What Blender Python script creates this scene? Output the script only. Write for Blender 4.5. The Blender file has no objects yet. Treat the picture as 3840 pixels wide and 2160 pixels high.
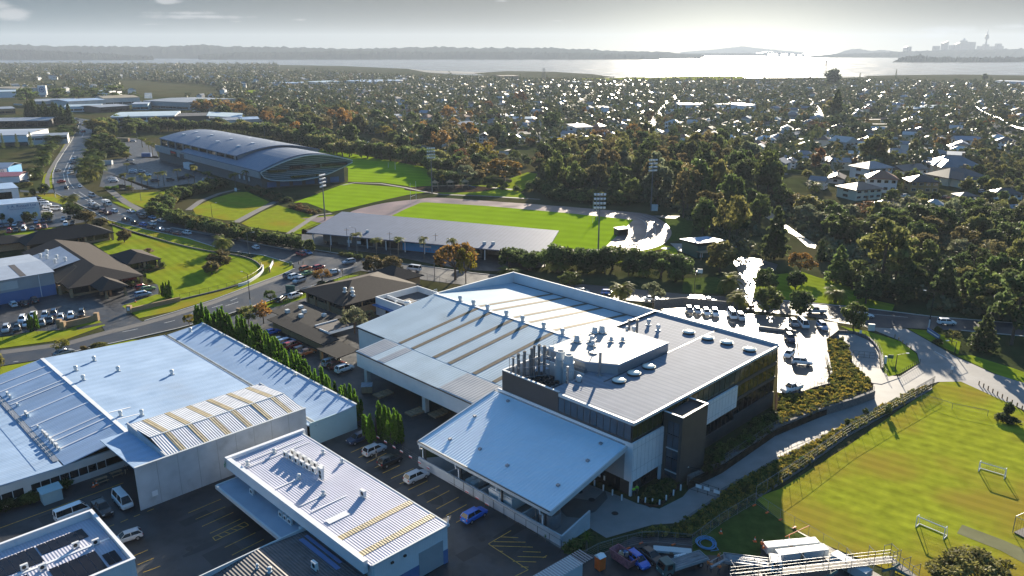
import bpy,math,random
import numpy as np
R = math.radians
random.seed(11)
S = bpy.context.scene
COL = S.collection
# ---------------------------------------------------------------- survey
# A drone 70 m above flat ground; P() turns a measured picture point into the place it stands on.
FOC,HOR,HC = 2950.,185.,70.
PIT = math.atan((1080-HOR)/FOC); CP,SP = math.cos(PIT),math.sin(PIT)
OFF = {0:(0,0,1/1.4907),1:(0,0,2.0125),2:(1280,0,2.0125),3:(2560,0,2.0125),4:(0,720,2.0125),5:(1280,720,2.0125),6:(2560,720,2.0125),
 7:(0,1440,2.0125),8:(1280,1440,2.0125),9:(2560,1440,2.0125),'a':(0,560,4.025),'b':(560,480,3.22),'c':(1000,980,4.025),'d':(1300,1340,4.025),
 'e':(0,320,4.025),'f':(1200,820,4.6),'h':(3200,560,4.025),'i':(1800,1100,4.025),'j':(2400,1100,4.025),'k':(2100,1440,4.025),
 'l':(2200,1900,5.574),'m':(2640,1900,5.574),'n':(3000,1900,5.574),'o':(2560,1700,2.275),'q':(400,1280,2.275),'s':(2500,80,1.9224),
 'r':(0,820,2.275),'t':(0,1100,2.275),'v':(2560,1000,2.275),'w':(3000,1200,2.275),'x':(2100,880,2.275)}
def ray(n,x,y):
 o = OFF[n]; a = (o[0]+x/o[2]-1920)/FOC; b = -(o[1]+y/o[2]-1080)/FOC
 return a,CP+b*SP,-SP+b*CP
def P(n,x,y,z=0.):
 a,b,c = ray(n,x,y); t = (z-HC)/c
 return a*t,b*t
def HT(base,top):
 Y = P(*base)[1]; a,b,c = ray(*top)
 return HC+c/b*Y
CU,SU = math.cos(R(45.2)),math.sin(R(45.2))
def UV(u,v): return u*CU-v*SU,u*SU+v*CU
def UVT(p): return (p[0]*CU-p[1]*SU,p[0]*SU+p[1]*CU,p[2])
def ang(p,q): return math.atan2(q[1]-p[1],q[0]-p[0])
def dist(p,q): return math.hypot(q[0]-p[0],q[1]-p[1])
def lerp(p,q,t): return tuple(a+(b-a)*t for a,b in zip(p,q))
def frame(p0,p1):
 """local frame: x from p0 to p1, y to the left of it, z up"""
 a = ang(p0,p1); c,s = math.cos(a),math.sin(a)
 return lambda p: (p0[0]+p[0]*c-p[1]*s,p0[1]+p[0]*s+p[1]*c,p[2])
def at(x,y,a=0.,z=0.):
 c,s = math.cos(a),math.sin(a)
 return lambda p: (x+p[0]*c-p[1]*s,y+p[0]*s+p[1]*c,z+p[2])
# ---------------------------------------------------------------- materials
MATS = {}
def mat(name,col,rough=.7,metal=0.,var=.12,scale=.4,ribs=None,bump=0.,oc=False,spec=.5,trans=0.,var2=None,stripe=None,coat=0.,tint=False):
 """procedural surface: base colour broken by two noises, optional ribs (angle, period, bump), optional object colour"""
 m = bpy.data.materials.new(name); m.use_nodes = True
 nt = m.node_tree; N = nt.nodes; L = nt.links; bs = N['Principled BSDF']
 def nd(t,**k):
  n = N.new(t)
  for a,b in k.items(): setattr(n,a,b)
  return n
 geo = nd('ShaderNodeNewGeometry')
 base = nd('ShaderNodeRGB'); base.outputs[0].default_value = (*col,1); out = base.outputs[0]
 if oc:
  oi = nd('ShaderNodeObjectInfo'); mx = nd('ShaderNodeMix',data_type='RGBA',blend_type='MULTIPLY'); mx.inputs[0].default_value = 1
  L.new(out,mx.inputs[6]); L.new(oi.outputs['Color'],mx.inputs[7]); out = mx.outputs[2]
 def vary(out,sc,amt,det=4.):
  no = nd('ShaderNodeTexNoise'); no.inputs['Scale'].default_value = sc; no.inputs['Detail'].default_value = det
  L.new(geo.outputs['Position'],no.inputs['Vector'])
  mr = nd('ShaderNodeMapRange'); mr.inputs[1].default_value = .3; mr.inputs[2].default_value = .7
  mr.inputs[3].default_value = 1-amt; mr.inputs[4].default_value = 1+amt
  L.new(no.outputs[0],mr.inputs[0])
  mx = nd('ShaderNodeMix',data_type='RGBA',blend_type='MULTIPLY'); mx.inputs[0].default_value = 1
  L.new(out,mx.inputs[6]); L.new(mr.outputs[0],mx.inputs[7]); return mx.outputs[2],no
 no1 = None
 if var: out,no1 = vary(out,scale,var)
 if var2:                                    # (colour, scale, low, high): patches of another colour
  c2,sc2,lo,hi = var2
  no = nd('ShaderNodeTexNoise'); no.inputs['Scale'].default_value = sc2; no.inputs['Detail'].default_value = 5
  L.new(geo.outputs['Position'],no.inputs['Vector'])
  mr = nd('ShaderNodeMapRange',interpolation_type='SMOOTHSTEP'); mr.inputs[1].default_value = lo; mr.inputs[2].default_value = hi
  L.new(no.outputs[0],mr.inputs[0])
  mx = nd('ShaderNodeMix',data_type='RGBA'); mx.inputs[7].default_value = (*c2,1)
  L.new(mr.outputs[0],mx.inputs[0]); L.new(out,mx.inputs[6]); out = mx.outputs[2]
 if stripe:                                  # (angle, period, amount): mowing bands, sheet joints
  a,per,amt = stripe
  dt = nd('ShaderNodeVectorMath',operation='DOT_PRODUCT'); dt.inputs[1].default_value = (math.cos(a)*6.2832/per,math.sin(a)*6.2832/per,0)
  L.new(geo.outputs['Position'],dt.inputs[0])
  si = nd('ShaderNodeMath',operation='SINE'); L.new(dt.outputs['Value'],si.inputs[0])
  mr = nd('ShaderNodeMapRange'); mr.inputs[1].default_value = -.4; mr.inputs[2].default_value = .4
  mr.inputs[3].default_value = 1-amt; mr.inputs[4].default_value = 1+amt; L.new(si.outputs[0],mr.inputs[0])
  mx = nd('ShaderNodeMix',data_type='RGBA',blend_type='MULTIPLY'); mx.inputs[0].default_value = 1
  L.new(out,mx.inputs[6]); L.new(mr.outputs[0],mx.inputs[7]); out = mx.outputs[2]
 if tint:                                    # leaf colour varies from spray to spray
  at_ = nd('ShaderNodeAttribute',attribute_name='tint')
  mr = nd('ShaderNodeMapRange'); mr.inputs[3].default_value = .55; mr.inputs[4].default_value = 1.5; L.new(at_.outputs['Fac'],mr.inputs[0])
  mx = nd('ShaderNodeMix',data_type='RGBA',blend_type='MULTIPLY'); mx.inputs[0].default_value = 1
  L.new(out,mx.inputs[6]); L.new(mr.outputs[0],mx.inputs[7]); out = mx.outputs[2]
 L.new(out,bs.inputs['Base Color'])
 bs.inputs['Roughness'].default_value = rough; bs.inputs['Metallic'].default_value = metal
 bs.inputs['Specular IOR Level'].default_value = spec; bs.inputs['Coat Weight'].default_value = coat
 if no1 is not None and rough < .6 and not oc and metal == 0:
  mr = nd('ShaderNodeMapRange'); mr.inputs[1].default_value = .3; mr.inputs[2].default_value = .7
  mr.inputs[3].default_value = rough*.8; mr.inputs[4].default_value = min(1,rough*1.25); L.new(no1.outputs[0],mr.inputs[0]); L.new(mr.outputs[0],bs.inputs['Roughness'])
 h = None
 if ribs:
  a,per,st = ribs
  dt = nd('ShaderNodeVectorMath',operation='DOT_PRODUCT'); dt.inputs[1].default_value = (math.cos(a)*6.2832/per,math.sin(a)*6.2832/per,0)
  L.new(geo.outputs['Position'],dt.inputs[0])
  si = nd('ShaderNodeMath',operation='SINE'); L.new(dt.outputs['Value'],si.inputs[0]); h = si.outputs[0]; k = st; dd = per*.12
 elif bump and no1 is not None:
  no = nd('ShaderNodeTexNoise'); no.inputs['Scale'].default_value = bump; no.inputs['Detail'].default_value = 6
  L.new(geo.outputs['Position'],no.inputs['Vector']); h = no.outputs[0]; k = .5; dd = .3/bump
 if h is not None:
  bp = nd('ShaderNodeBump'); bp.inputs['Strength'].default_value = k; bp.inputs['Distance'].default_value = dd
  L.new(h,bp.inputs['Height']); L.new(bp.outputs[0],bs.inputs['Normal'])
 if trans:
  tr = nd('ShaderNodeBsdfTranslucent'); L.new(out,tr.inputs[0]); ms = nd('ShaderNodeMixShader'); ms.inputs[0].default_value = trans
  L.new(bs.outputs[0],ms.inputs[1]); L.new(tr.outputs[0],ms.inputs[2]); L.new(ms.outputs[0],N['Material Output'].inputs[0])
 MATS[name] = m; return m
AV = R(135.2); AU = R(45.2)       # directions of the estate's two axes
mat('soil',(.04,.05,.02),.95,var=.35,scale=.08,var2=((.065,.06,.03),.02,.4,.62),bump=1.2,spec=0.)
mat('lawn',(.175,.225,.018),.9,var=.14,scale=.25,var2=((.215,.20,.018),.05,.5,.78),stripe=(R(40),3.2,.07),bump=4,spec=0.)
mat('lawn_dry',(.195,.23,.02),.9,var=.16,scale=.3,var2=((.24,.19,.025),.06,.47,.72),bump=4,spec=0.)
mat('pitch',(.185,.285,.012),.9,var=.09,scale=.12,stripe=(R(68),9.,.05),bump=5,spec=0.)
mat('school_turf',(.235,.26,.022),.92,var=.22,scale=.45,var2=((.25,.2,.03),.05,.42,.64),stripe=(R(52),2.6,.07),bump=3,spec=0.)
mat('rough_grass',(.06,.085,.02),.95,var=.3,scale=.6,bump=2,spec=0.)
mat('asphalt',(.036,.038,.042),.5,var=.4,scale=.6,var2=((.02,.021,.024),.16,.46,.6),bump=9)
mat('asphalt_dark',(.02,.021,.024),.5,var=.35,scale=1.2,spec=.4)
mat('road_asphalt',(.046,.049,.056),.45,spec=.25,var=.13,scale=.2,var2=((.034,.035,.04),.06,.5,.7),bump=9)
mat('wet_asphalt',(.08,.08,.08),.33,spec=.16,var=.16,scale=.25,var2=((.05,.05,.05),.09,.5,.68),bump=9)
mat('footpath',(.095,.09,.085),.7,var=.15,scale=.5)
mat('concrete',(.23,.225,.22),.6,spec=.15,var=.12,scale=.3,var2=((.24,.235,.225),.13,.5,.72),stripe=(R(30),12.,.02))
mat('kerb',(.42,.42,.4),.8,var=.1)
mat('track',(.21,.145,.14),.36,spec=.2,var=.14,scale=.12,var2=((.15,.105,.10),.05,.5,.66))
mat('paint_white',(.7,.7,.68),.6,var=.2,scale=2)
mat('paint_yellow',(.55,.34,.05),.6,var=.35,scale=3)
mat('bark',(.09,.065,.05),.9,var=.3,scale=3)
mat('palm_bark',(.15,.12,.09),.9,var=.3,scale=5)
mat('leaf',(1,1,1),.55,var=0,oc=True,trans=.48,tint=True,spec=.05)
mat('needle',(1,1,1),.6,var=0,oc=True,trans=.18,tint=True,spec=.15)
mat('mulch',(.05,.035,.025),.95,var=.4,scale=1,spec=0.)
mat('marsh',(.07,.068,.034),.95,var=.25,scale=.03,var2=((.07,.075,.04),.015,.45,.6),spec=0.)
mat('mudflat',(.16,.14,.115),.35,var=.25,scale=.01)
mat('hill',(.02,.03,.02),.95,var=.4,scale=.006,spec=0.)
mat('roof_white',(.40,.49,.55),.55,var=.06,scale=.15,ribs=(AV,.76,.25),stripe=(AV,6.1,.03),spec=.02,var2=((.34,.40,.43),.09,.55,.8))
mat('roof_blue',(.30,.41,.56),.5,var=.09,scale=.2,ribs=(AV,.6,.25),stripe=(AV,2.4,.03),spec=.2,var2=((.25,.33,.44),.1,.5,.8))
mat('roof_grey',(.24,.27,.31),.5,var=.08,scale=.3,ribs=(AV,.76,.4))
mat('roof_tan',(.30,.25,.16),.5,var=.18,scale=1.2,ribs=(AV,.76,.3))
mat('roof_canopy',(.64,.75,.83),.45,var=.04,scale=.3,ribs=(AV,.6,.4))
mat('roof_office',(.24,.26,.30),.7,var=.06,scale=.3,ribs=(AU,.7,.15),stripe=(AU,1.4,.06),spec=.02)
mat('roof_plain',(.32,.37,.44),.6,var=.07,scale=.4,spec=.1)
mat('roof_ribbed',(.43,.44,.52),.5,var=.06,scale=.4,ribs=(AU,.4,.4),stripe=(AU,.4,.06),spec=.15)
mat('roof_hall',(.50,.52,.56),.5,var=.08,scale=.6,ribs=(AU,.42,.5),stripe=(AU,.42,.1),spec=.15)
mat('fibreglass_dark',(.15,.125,.09),.7,var=.2,scale=1.5,ribs=(AV,.42,.2),spec=.05)
mat('fibreglass',(.33,.27,.16),.5,var=.2,scale=1.5,ribs=(AU,.42,.4),stripe=(AU,.42,.1))
mat('roof_dark',(.085,.08,.085),.6,var=.3,scale=.8,ribs=(AU,.45,.7),stripe=(AU,.45,.25))
mat('tile_brown',(.04,.033,.03),.85,var=.22,scale=2.5,stripe=(AU,.5,.06),spec=.15)
mat('tile_dark',(.024,.024,.025),.85,var=.2,scale=2.5,stripe=(AU,.5,.06),spec=.15)
mat('wall_white',(.66,.68,.69),.6,var=.05,scale=.5,ribs=(AU,.3,.15))
mat('panel_white',(.74,.74,.75),.6,var=.05,scale=.8)
mat('tilt_slab',(.46,.48,.5),.8,var=.14,scale=.35,var2=((.33,.335,.34),.25,.6,.78))
mat('wall_teal',(.28,.42,.46),.7,var=.06)
mat('wall_blue',(.10,.17,.34),.7,var=.06)
mat('wall_grey',(.33,.34,.35),.7,var=.08)
mat('wall_pale',(.52,.52,.5),.75,var=.08)
mat('brick_tan',(.34,.22,.12),.85,var=.16,scale=3)
mat('brick_grey',(.14,.135,.13),.85,var=.18,scale=3)
mat('cladding_dark',(.052,.046,.043),.55,var=.08,scale=.6,ribs=(AU,.5,.3))
mat('cladding_brown',(.085,.068,.058),.6,var=.12,scale=.6)
mat('stone_block',(.13,.125,.12),.9,var=.3,scale=3,bump=3)
mat('glass_blue',(.03,.06,.085),.06,var=.3,scale=.5,spec=.9)
mat('glass_green',(.045,.05,.012),.08,var=.35,scale=.4,spec=.9)
mat('glass_dark',(.012,.014,.016),.07,var=.2,spec=.45)
mat('roof_stand',(.13,.16,.22),.6,var=.06,scale=.3,ribs=(R(-20),.8,.2),stripe=(R(-20),1.6,.05),spec=.08)
mat('roof_arena',(.15,.185,.25),.5,var=.05,ribs=(R(30),.8,.2),spec=.3)
mat('louvre',(.05,.095,.105),.3,var=.1,ribs=None,metal=.2)
mat('trim_white',(.72,.73,.74),.5,var=.04)
mat('trim_pale',(.52,.55,.56),.5,var=.05)
mat('trim_dark',(.03,.03,.032),.5,var=.1)
mat('steel',(.38,.39,.4),.35,metal=.8,var=.12,scale=1)
mat('galv',(.3,.31,.33),.45,metal=.5,var=.1,scale=2)
mat('pole_grey',(.14,.145,.15),.55,metal=0.,var=.1)
mat('black',(.012,.012,.013),.5,var=.1)
mat('ac_white',(.7,.7,.68),.5,var=.06)
mat('solar',(.006,.009,.018),.4,var=.1,spec=.12)
mat('artificial_turf',(.19,.185,.10),.9,var=.12,spec=0.)
mat('dome_glass',(.62,.66,.6),.18,var=.06,spec=.7)
mat('membrane',(.055,.05,.052),.7,var=.2,scale=1)
mat('car_paint',(1,1,1),.28,var=0,oc=True,coat=.5)
mat('tyre',(.012,.012,.012),.85,var=0)
mat('rim',(.42,.42,.43),.35,metal=.7,var=0)
mat('lamp_red',(.35,.02,.015),.25,var=0)
mat('lamp_clear',(.7,.7,.68),.15,var=0)
mat('orange',(.75,.13,.02),.5,var=.12,scale=2)
mat('red',(.6,.05,.04),.5,var=.1)
mat('pink_red',(.36,.12,.14),.6,var=.35,scale=2.5)
mat('green_sign',(.02,.22,.12),.5,var=.05)
mat('sky_blue',(.03,.28,.55),.55,var=.05)
mat('hose_blue',(.06,.27,.52),.4,var=.08)
mat('hiviz',(.8,.16,.02),.6,var=.1,scale=4)
mat('hiviz_lime',(.35,.75,.05),.6,var=.1,scale=4)
mat('skin',(.45,.28,.2),.6,var=0)
mat('cloth_dark',(.03,.035,.05),.8,var=.1)
mat('cloth_tan',(.36,.3,.22),.8,var=.1)
mat('timber',(.3,.2,.12),.8,var=.2,scale=2)
mat('green_steel',(.012,.085,.075),.45,var=.08)
mat('house_wall',(1,1,1),.75,var=.05,oc=True)
mat('house_roof',(1,1,1),.42,var=.1,scale=1.2,oc=True,spec=.3)
mat('truck_green',(.07,.13,.12),.45,var=.1)
# ---------------------------------------------------------------- mesh helpers
class MB:
 def __init__(s,T=None): s.v = []; s.f = []; s.T = T
 def add(s,pts,faces,raw=False):
  o = len(s.v)
  s.v += [tuple(p) if (raw or s.T is None) else s.T(p) for p in pts]; s.f += [[i+o for i in f] for f in faces]
 def face(s,*pts): s.add(pts,[list(range(len(pts)))])
 def box(s,x0,x1,y0,y1,z0,z1):
  s.add([(x0,y0,z0),(x1,y0,z0),(x1,y1,z0),(x0,y1,z0),(x0,y0,z1),(x1,y0,z1),(x1,y1,z1),(x0,y1,z1)],
    [[3,2,1,0],[4,5,6,7],[0,1,5,4],[1,2,6,5],[2,3,7,6],[3,0,4,7]])
 def prism(s,poly,z0,z1):
  n = len(poly); za = z0 if isinstance(z0,(list,tuple)) else [z0]*n; zb = z1 if isinstance(z1,(list,tuple)) else [z1]*n
  ar = sum(poly[i][0]*poly[(i+1)%n][1]-poly[(i+1)%n][0]*poly[i][1] for i in range(n))
  if ar < 0: poly = poly[::-1]; za = za[::-1]; zb = zb[::-1]
  s.add([(p[0],p[1],z) for p,z in zip(poly,za)]+[(p[0],p[1],z) for p,z in zip(poly,zb)],
    [list(range(n))[::-1],list(range(n,2*n))]+[[i,(i+1)%n,n+(i+1)%n,n+i] for i in range(n)])
 def slab(s,pts,th):
  n = len(pts)
  s.add(list(pts)+[(p[0],p[1],p[2]-th) for p in pts],[list(range(n)),list(range(n,2*n))[::-1]]+[[i,n+i,n+(i+1)%n,(i+1)%n] for i in range(n)])
 def tube(s,p,q,r,n=6,r2=None,caps=True):
  if s.T: p,q = s.T(p),s.T(q)
  d = np.array(q,float)-np.array(p,float); l = np.linalg.norm(d)
  if l < 1e-6: return
  d /= l; a = np.array((0,0,1.)) if abs(d[2]) < .9 else np.array((1.,0,0))
  e = np.cross(d,a); e /= np.linalg.norm(e); g = np.cross(d,e); r2 = r if r2 is None else r2
  pts = []
  for c,rr in ((p,r),(q,r2)):
   for i in range(n):
    t = 2*math.pi*i/n; pts.append(tuple(np.array(c)+rr*(math.cos(t)*e+math.sin(t)*g)))
  fs = [[i,n+i,n+(i+1)%n,(i+1)%n] for i in range(n)]
  if caps: fs += [list(range(n)),list(range(n,2*n))[::-1]]
  s.add(pts,fs,True)
 def path(s,pts,r,n=6):
  for a,b in zip(pts,pts[1:]): s.tube(a,b,r,n)
 def lathe(s,c,prof,n=12):
  pts = []; fs = []
  for r,z in prof: pts += [(c[0]+r*math.cos(2*math.pi*i/n),c[1]+r*math.sin(2*math.pi*i/n),c[2]+z) for i in range(n)]
  for k in range(len(prof)-1): fs += [[k*n+i,k*n+(i+1)%n,(k+1)*n+(i+1)%n,(k+1)*n+i] for i in range(n)]
  fs += [list(range(n))[::-1],list(range((len(prof)-1)*n,len(prof)*n))]
  s.add(pts,fs)
 def ribbon(s,pts,w,z0,z1):
  """a strip of width w along a polyline, as a thin solid"""
  L_,R_ = offset(pts,w/2),offset(pts,-w/2)
  for i in range(len(pts)-1):
   s.prism([L_[i],R_[i],R_[i+1],L_[i+1]],z0,z1)
 def build(s,name,m,parent=None,smooth=False,local=False):
  vs = s.v
  if parent is not None and not local:
   o = parent
   ox = oy = oz = 0.
   while o is not None: ox += o.location.x; oy += o.location.y; oz += o.location.z; o = o.parent
   vs = [(x-ox,y-oy,z-oz) for x,y,z in vs]
  loc = (0,0,0)
  if parent is None and not local and vs:
   xs,ys,zs = zip(*vs); loc = ((min(xs)+max(xs))/2,(min(ys)+max(ys))/2,min(zs))
   vs = [(x-loc[0],y-loc[1],z-loc[2]) for x,y,z in vs]
  me = bpy.data.meshes.new(name); me.from_pydata(vs,[],s.f)
  me.materials.append(MATS[m] if isinstance(m,str) else m)
  if smooth: me.polygons.foreach_set('use_smooth',[True]*len(me.polygons))
  me.update()
  o = bpy.data.objects.new(name,me); COL.objects.link(o); o.location = loc
  if parent is not None: o.parent = parent
  return o
def offset(pts,d):
 out = []
 for i,p in enumerate(pts):
  a = pts[max(i-1,0)]; b = pts[min(i+1,len(pts)-1)]
  t = ang(a,b); out.append((p[0]-math.sin(t)*d,p[1]+math.cos(t)*d))
 return out
def tag(o,label,cat,group=None):
 o['label'] = label; o['category'] = cat
 if group: o['group'] = group
 return o
def thing(name,label,cat,loc,rz=0.,group=None):
 o = bpy.data.objects.new(name,None); COL.objects.link(o)
 o.location = (*loc,0) if len(loc) == 2 else loc; o.rotation_euler = (0,0,rz); o.empty_display_size = .5
 return tag(o,label,cat,group)
def struct(o): o['kind'] = 'structure'; return o
def stuff(o): o['kind'] = 'stuff'; return o
def copy_tree(o,parent=None):
 c = o.copy(); COL.objects.link(c)
 if parent is not None: c.parent = parent
 for ch in list(o.children): copy_tree(ch,c)
 return c
def sheet(name,pts,z,m):
 """a flat sheet of ground laid over the one below; pts are picture points (panel, x, y) or ground points"""
 q = [P(*p) if len(p) == 3 else p for p in pts]
 mb = MB(); mb.face(*[(x,y,z) for x,y in q]); return struct(mb.build(name,m))
def spline(pts,n=6):
 """smooth curve through ground points"""
 out = []
 for i in range(len(pts)-1):
  p0 = pts[max(i-1,0)]; p1 = pts[i]; p2 = pts[i+1]; p3 = pts[min(i+2,len(pts)-1)]
  for k in range(n):
   t = k/n; out.append(tuple(.5*(2*b+(c-a)*t+(2*a-5*b+4*c-d)*t*t+(3*b-a-3*c+d)*t**3) for a,b,c,d in zip(p0,p1,p2,p3)))
 out.append(pts[-1]); return out
def PS(*pts): return [P(*p) for p in pts]
# ---------------------------------------------------------------- camera, sky, sun
cam = bpy.data.cameras.new('camera'); co = bpy.data.objects.new('camera',cam); COL.objects.link(co)
cam.sensor_width = 36; cam.lens = 36*FOC/3840; cam.clip_end = 40000; cam.clip_start = .5
co.location = (0,0,HC); co.rotation_euler = (math.pi/2-PIT,0,0); S.camera = co
SUN_EL,SUN_AZ = R(15),R(15)
w = bpy.data.worlds.new('World'); S.world = w; w.use_nodes = True
nt = w.node_tree; N = nt.nodes; L = nt.links; bg = N['Background']
sky = N.new('ShaderNodeTexSky'); sky.sky_type = 'NISHITA'; sky.sun_disc = False; sky.sun_elevation = SUN_EL; sky.sun_rotation = SUN_AZ
sky.altitude = 60; sky.air_density = 1.; sky.dust_density = .7; sky.ozone_density = 1.2
tc = N.new('ShaderNodeTexCoord')
def mth(op,a,b=None,c=None):
 n = N.new('ShaderNodeMath'); n.operation = op
 for i,x in enumerate((a,b,c)):
  if x is None: continue
  if isinstance(x,(int,float)): n.inputs[i].default_value = x
  else: L.new(x,n.inputs[i])
 return n.outputs[0]
sx = N.new('ShaderNodeSeparateXYZ'); L.new(tc.outputs['Generated'],sx.inputs[0])
az = mth('ARCTAN2',sx.outputs[0],sx.outputs[1]); el = mth('ARCSINE',sx.outputs[2])
nz = N.new('ShaderNodeTexNoise'); nz.inputs['Scale'].default_value = 1; nz.inputs['Detail'].default_value = 7; nz.inputs['Roughness'].default_value = .6
mp = N.new('ShaderNodeCombineXYZ'); L.new(mth('MULTIPLY',az,22.),mp.inputs[0]); L.new(mth('MULTIPLY',el,75.),mp.inputs[1]); L.new(mp.outputs[0],nz.inputs['Vector'])
def azel(n,x,y):
 a,b,c = ray(n,x,y); return math.atan2(a,b),math.asin(c/math.sqrt(a*a+b*b+c*c))
mask = None
for (cx,cy,wx,wy,k) in ((30,35,85,26,1.15),(-60,10,140,40,1.1),(500,42,210,9,.95),(470,33,150,7,.8),(420,3,48,10,1.1),(370,62,50,5,.7),(755,50,34,6,.95),(600,54,40,4,.6),
       (1400,52,25,3,.5),(2400,75,110,14,.7),(2300,92,150,9,.55),(2560,66,120,8,.6),(1265,2,30,5,.9),(30,-40,260,30,1.)):
 a0,e0 = azel(0,cx,cy); a1,_ = azel(0,cx+wx,cy); _,e1 = azel(0,cx,cy-wy)
 dx = mth('DIVIDE',mth('SUBTRACT',az,a0),abs(a1-a0)); dy = mth('DIVIDE',mth('SUBTRACT',el,e0),abs(e1-e0))
 m_ = mth('MULTIPLY',mth('SUBTRACT',1.,mth('SQRT',mth('ADD',mth('MULTIPLY',dx,dx),mth('MULTIPLY',dy,dy)))),k)
 mask = m_ if mask is None else mth('MAXIMUM',mask,m_)
cl = mth('ADD',mth('MULTIPLY',mask,1.1),mth('MULTIPLY',mth('SUBTRACT',nz.outputs[0],.55),2.6))
mr = N.new('ShaderNodeMapRange'); mr.interpolation_type = 'SMOOTHSTEP'; L.new(cl,mr.inputs[0]); mr.inputs[1].default_value = .05; mr.inputs[2].default_value = .8; mr.inputs[4].default_value = .75
def vop(op,x,c):
 n = N.new('ShaderNodeVectorMath'); n.operation = op; L.new(x,n.inputs[0]); n.inputs[1].default_value = c; return n.outputs[0]
gm = N.new('ShaderNodeGamma'); L.new(vop('MULTIPLY',sky.outputs[0],(.2,.2,.2)),gm.inputs[0]); gm.inputs[1].default_value = .5
skc = vop('MULTIPLY',gm.outputs[0],(2.75,3.45,4.5))
def smooth(x,a,b,c,d):
 n = N.new('ShaderNodeMapRange'); n.interpolation_type = 'SMOOTHSTEP'; L.new(x,n.inputs[0])
 for k,v in enumerate((a,b,c,d)): n.inputs[k+1].default_value = v
 return n.outputs[0]
# low haze band under a clearer, bluer sky, with the glow under the sun
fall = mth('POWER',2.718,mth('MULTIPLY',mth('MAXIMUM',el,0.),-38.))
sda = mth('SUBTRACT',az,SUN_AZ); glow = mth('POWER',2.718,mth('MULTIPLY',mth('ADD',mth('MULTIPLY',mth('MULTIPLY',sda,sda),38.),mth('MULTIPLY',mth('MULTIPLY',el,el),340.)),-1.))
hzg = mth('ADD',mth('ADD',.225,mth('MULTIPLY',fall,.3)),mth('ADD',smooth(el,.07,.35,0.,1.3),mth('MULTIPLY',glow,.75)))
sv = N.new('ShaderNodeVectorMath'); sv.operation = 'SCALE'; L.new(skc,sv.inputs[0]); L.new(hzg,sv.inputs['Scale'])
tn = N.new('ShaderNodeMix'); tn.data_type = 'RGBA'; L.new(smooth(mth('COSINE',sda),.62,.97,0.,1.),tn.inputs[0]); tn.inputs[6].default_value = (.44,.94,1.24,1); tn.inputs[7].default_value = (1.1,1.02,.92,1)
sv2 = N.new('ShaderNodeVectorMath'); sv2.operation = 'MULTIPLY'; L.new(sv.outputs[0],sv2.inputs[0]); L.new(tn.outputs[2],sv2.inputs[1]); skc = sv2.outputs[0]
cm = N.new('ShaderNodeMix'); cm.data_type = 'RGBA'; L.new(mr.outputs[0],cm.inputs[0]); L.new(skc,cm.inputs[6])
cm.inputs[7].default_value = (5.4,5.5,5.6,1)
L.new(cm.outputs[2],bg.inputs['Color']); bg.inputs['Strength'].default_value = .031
sd = bpy.data.lights.new('sun', 'SUN'); so = bpy.data.objects.new('sun',sd); COL.objects.link(so)
sd.energy = 5; sd.angle = R(.55); sd.color = (1,.875,.69)
so.rotation_euler = (math.pi/2-SUN_EL,0,math.pi-SUN_AZ); so.location = (60,230,150)
S.view_settings.view_transform = 'Standard'; S.view_settings.look = 'None'; S.view_settings.exposure = 1.72; S.view_settings.gamma = 1
cy = S.cycles; cy.use_denoising = True; cy.max_bounces = 5; cy.diffuse_bounces = 2; cy.glossy_bounces = 2; cy.transmission_bounces = 2; cy.volume_bounces = 0
cy.transparent_max_bounces = 4; cy.caustics_reflective = False; cy.caustics_refractive = False; cy.sample_clamp_indirect = 6
# ---------------------------------------------------------------- ground, water, roads
mb = MB(); shore = PS((1,-400,484),(1,0,482),(1,900,484),(1,2000,488),(2,0,497),(2,500,519),(2,640,545),(2,820,560),(2,1000,568),(2,1300,566),(2,1650,574),(2,2060,592),(2,2576,590),(3,300,590),(3,700,588),(3,1200,584),(3,1500,579),(3,2000,577),(3,2576,588),(3,3000,590))
mb.face(*([(-1500,-60,-.12)]+[(1500,-60,-.12)]+[(x,y,-.12) for x,y in shore[::-1]])); struct(mb.build('ground','soil'))
mb = MB(); mb.face((-14000,1500,-.6),(14000,1500,-.6),(14000,15500,-.6),(-14000,15500,-.6)); water = struct(mb.build('water','soil'))
m = mat('water',(.10,.12,.14),.3,var=0,spec=.9); water.data.materials[0] = m
wn = m.node_tree.nodes; wl = m.node_tree.links
no = wn.new('ShaderNodeTexNoise'); no.inputs['Scale'].default_value = .012; no.inputs['Detail'].default_value = 8; wl.new(wn['Geometry'].outputs['Position'],no.inputs['Vector'])
mr_ = wn.new('ShaderNodeMapRange'); mr_.inputs[1].default_value = .35; mr_.inputs[2].default_value = .65; mr_.inputs[3].default_value = .13; mr_.inputs[4].default_value = .26
wl.new(no.outputs[0],mr_.inputs[0]); wl.new(mr_.outputs[0],wn['Principled BSDF'].inputs['Roughness'])
sheet('mudflat',[(2,420,512),(2,640,530),(2,1000,543),(2,1500,552),(2,1950,574),(2,2060,590),(2,1300,568),(2,640,548)],-.3, 'mudflat')
sheet('mudflat',[(2,2240,540),(2,2500,522),(3,150,520),(3,0,540),(2,2400,560),(2,2576,580),(2,2300,585)],-.3, 'mudflat')
sheet('saltmarsh',[(2,1000,552),(2,1250,536),(2,1600,541),(2,1900,560),(2,2060,582),(2,1900,594),(2,1500,590),(2,1150,575)],-.07, 'marsh')
sheet('saltmarsh',[(3,1360,572),(3,1700,566),(3,2100,562),(3,2700,570),(3,2700,605),(3,1900,604),(3,1450,590)],-.07, 'marsh')
sheet('shore_reserve',[(2,1800,592),(2,2576,578),(3,480,575),(3,420,605),(2,2576,612),(2,1850,610)],-.06, 'lawn_dry')
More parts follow.
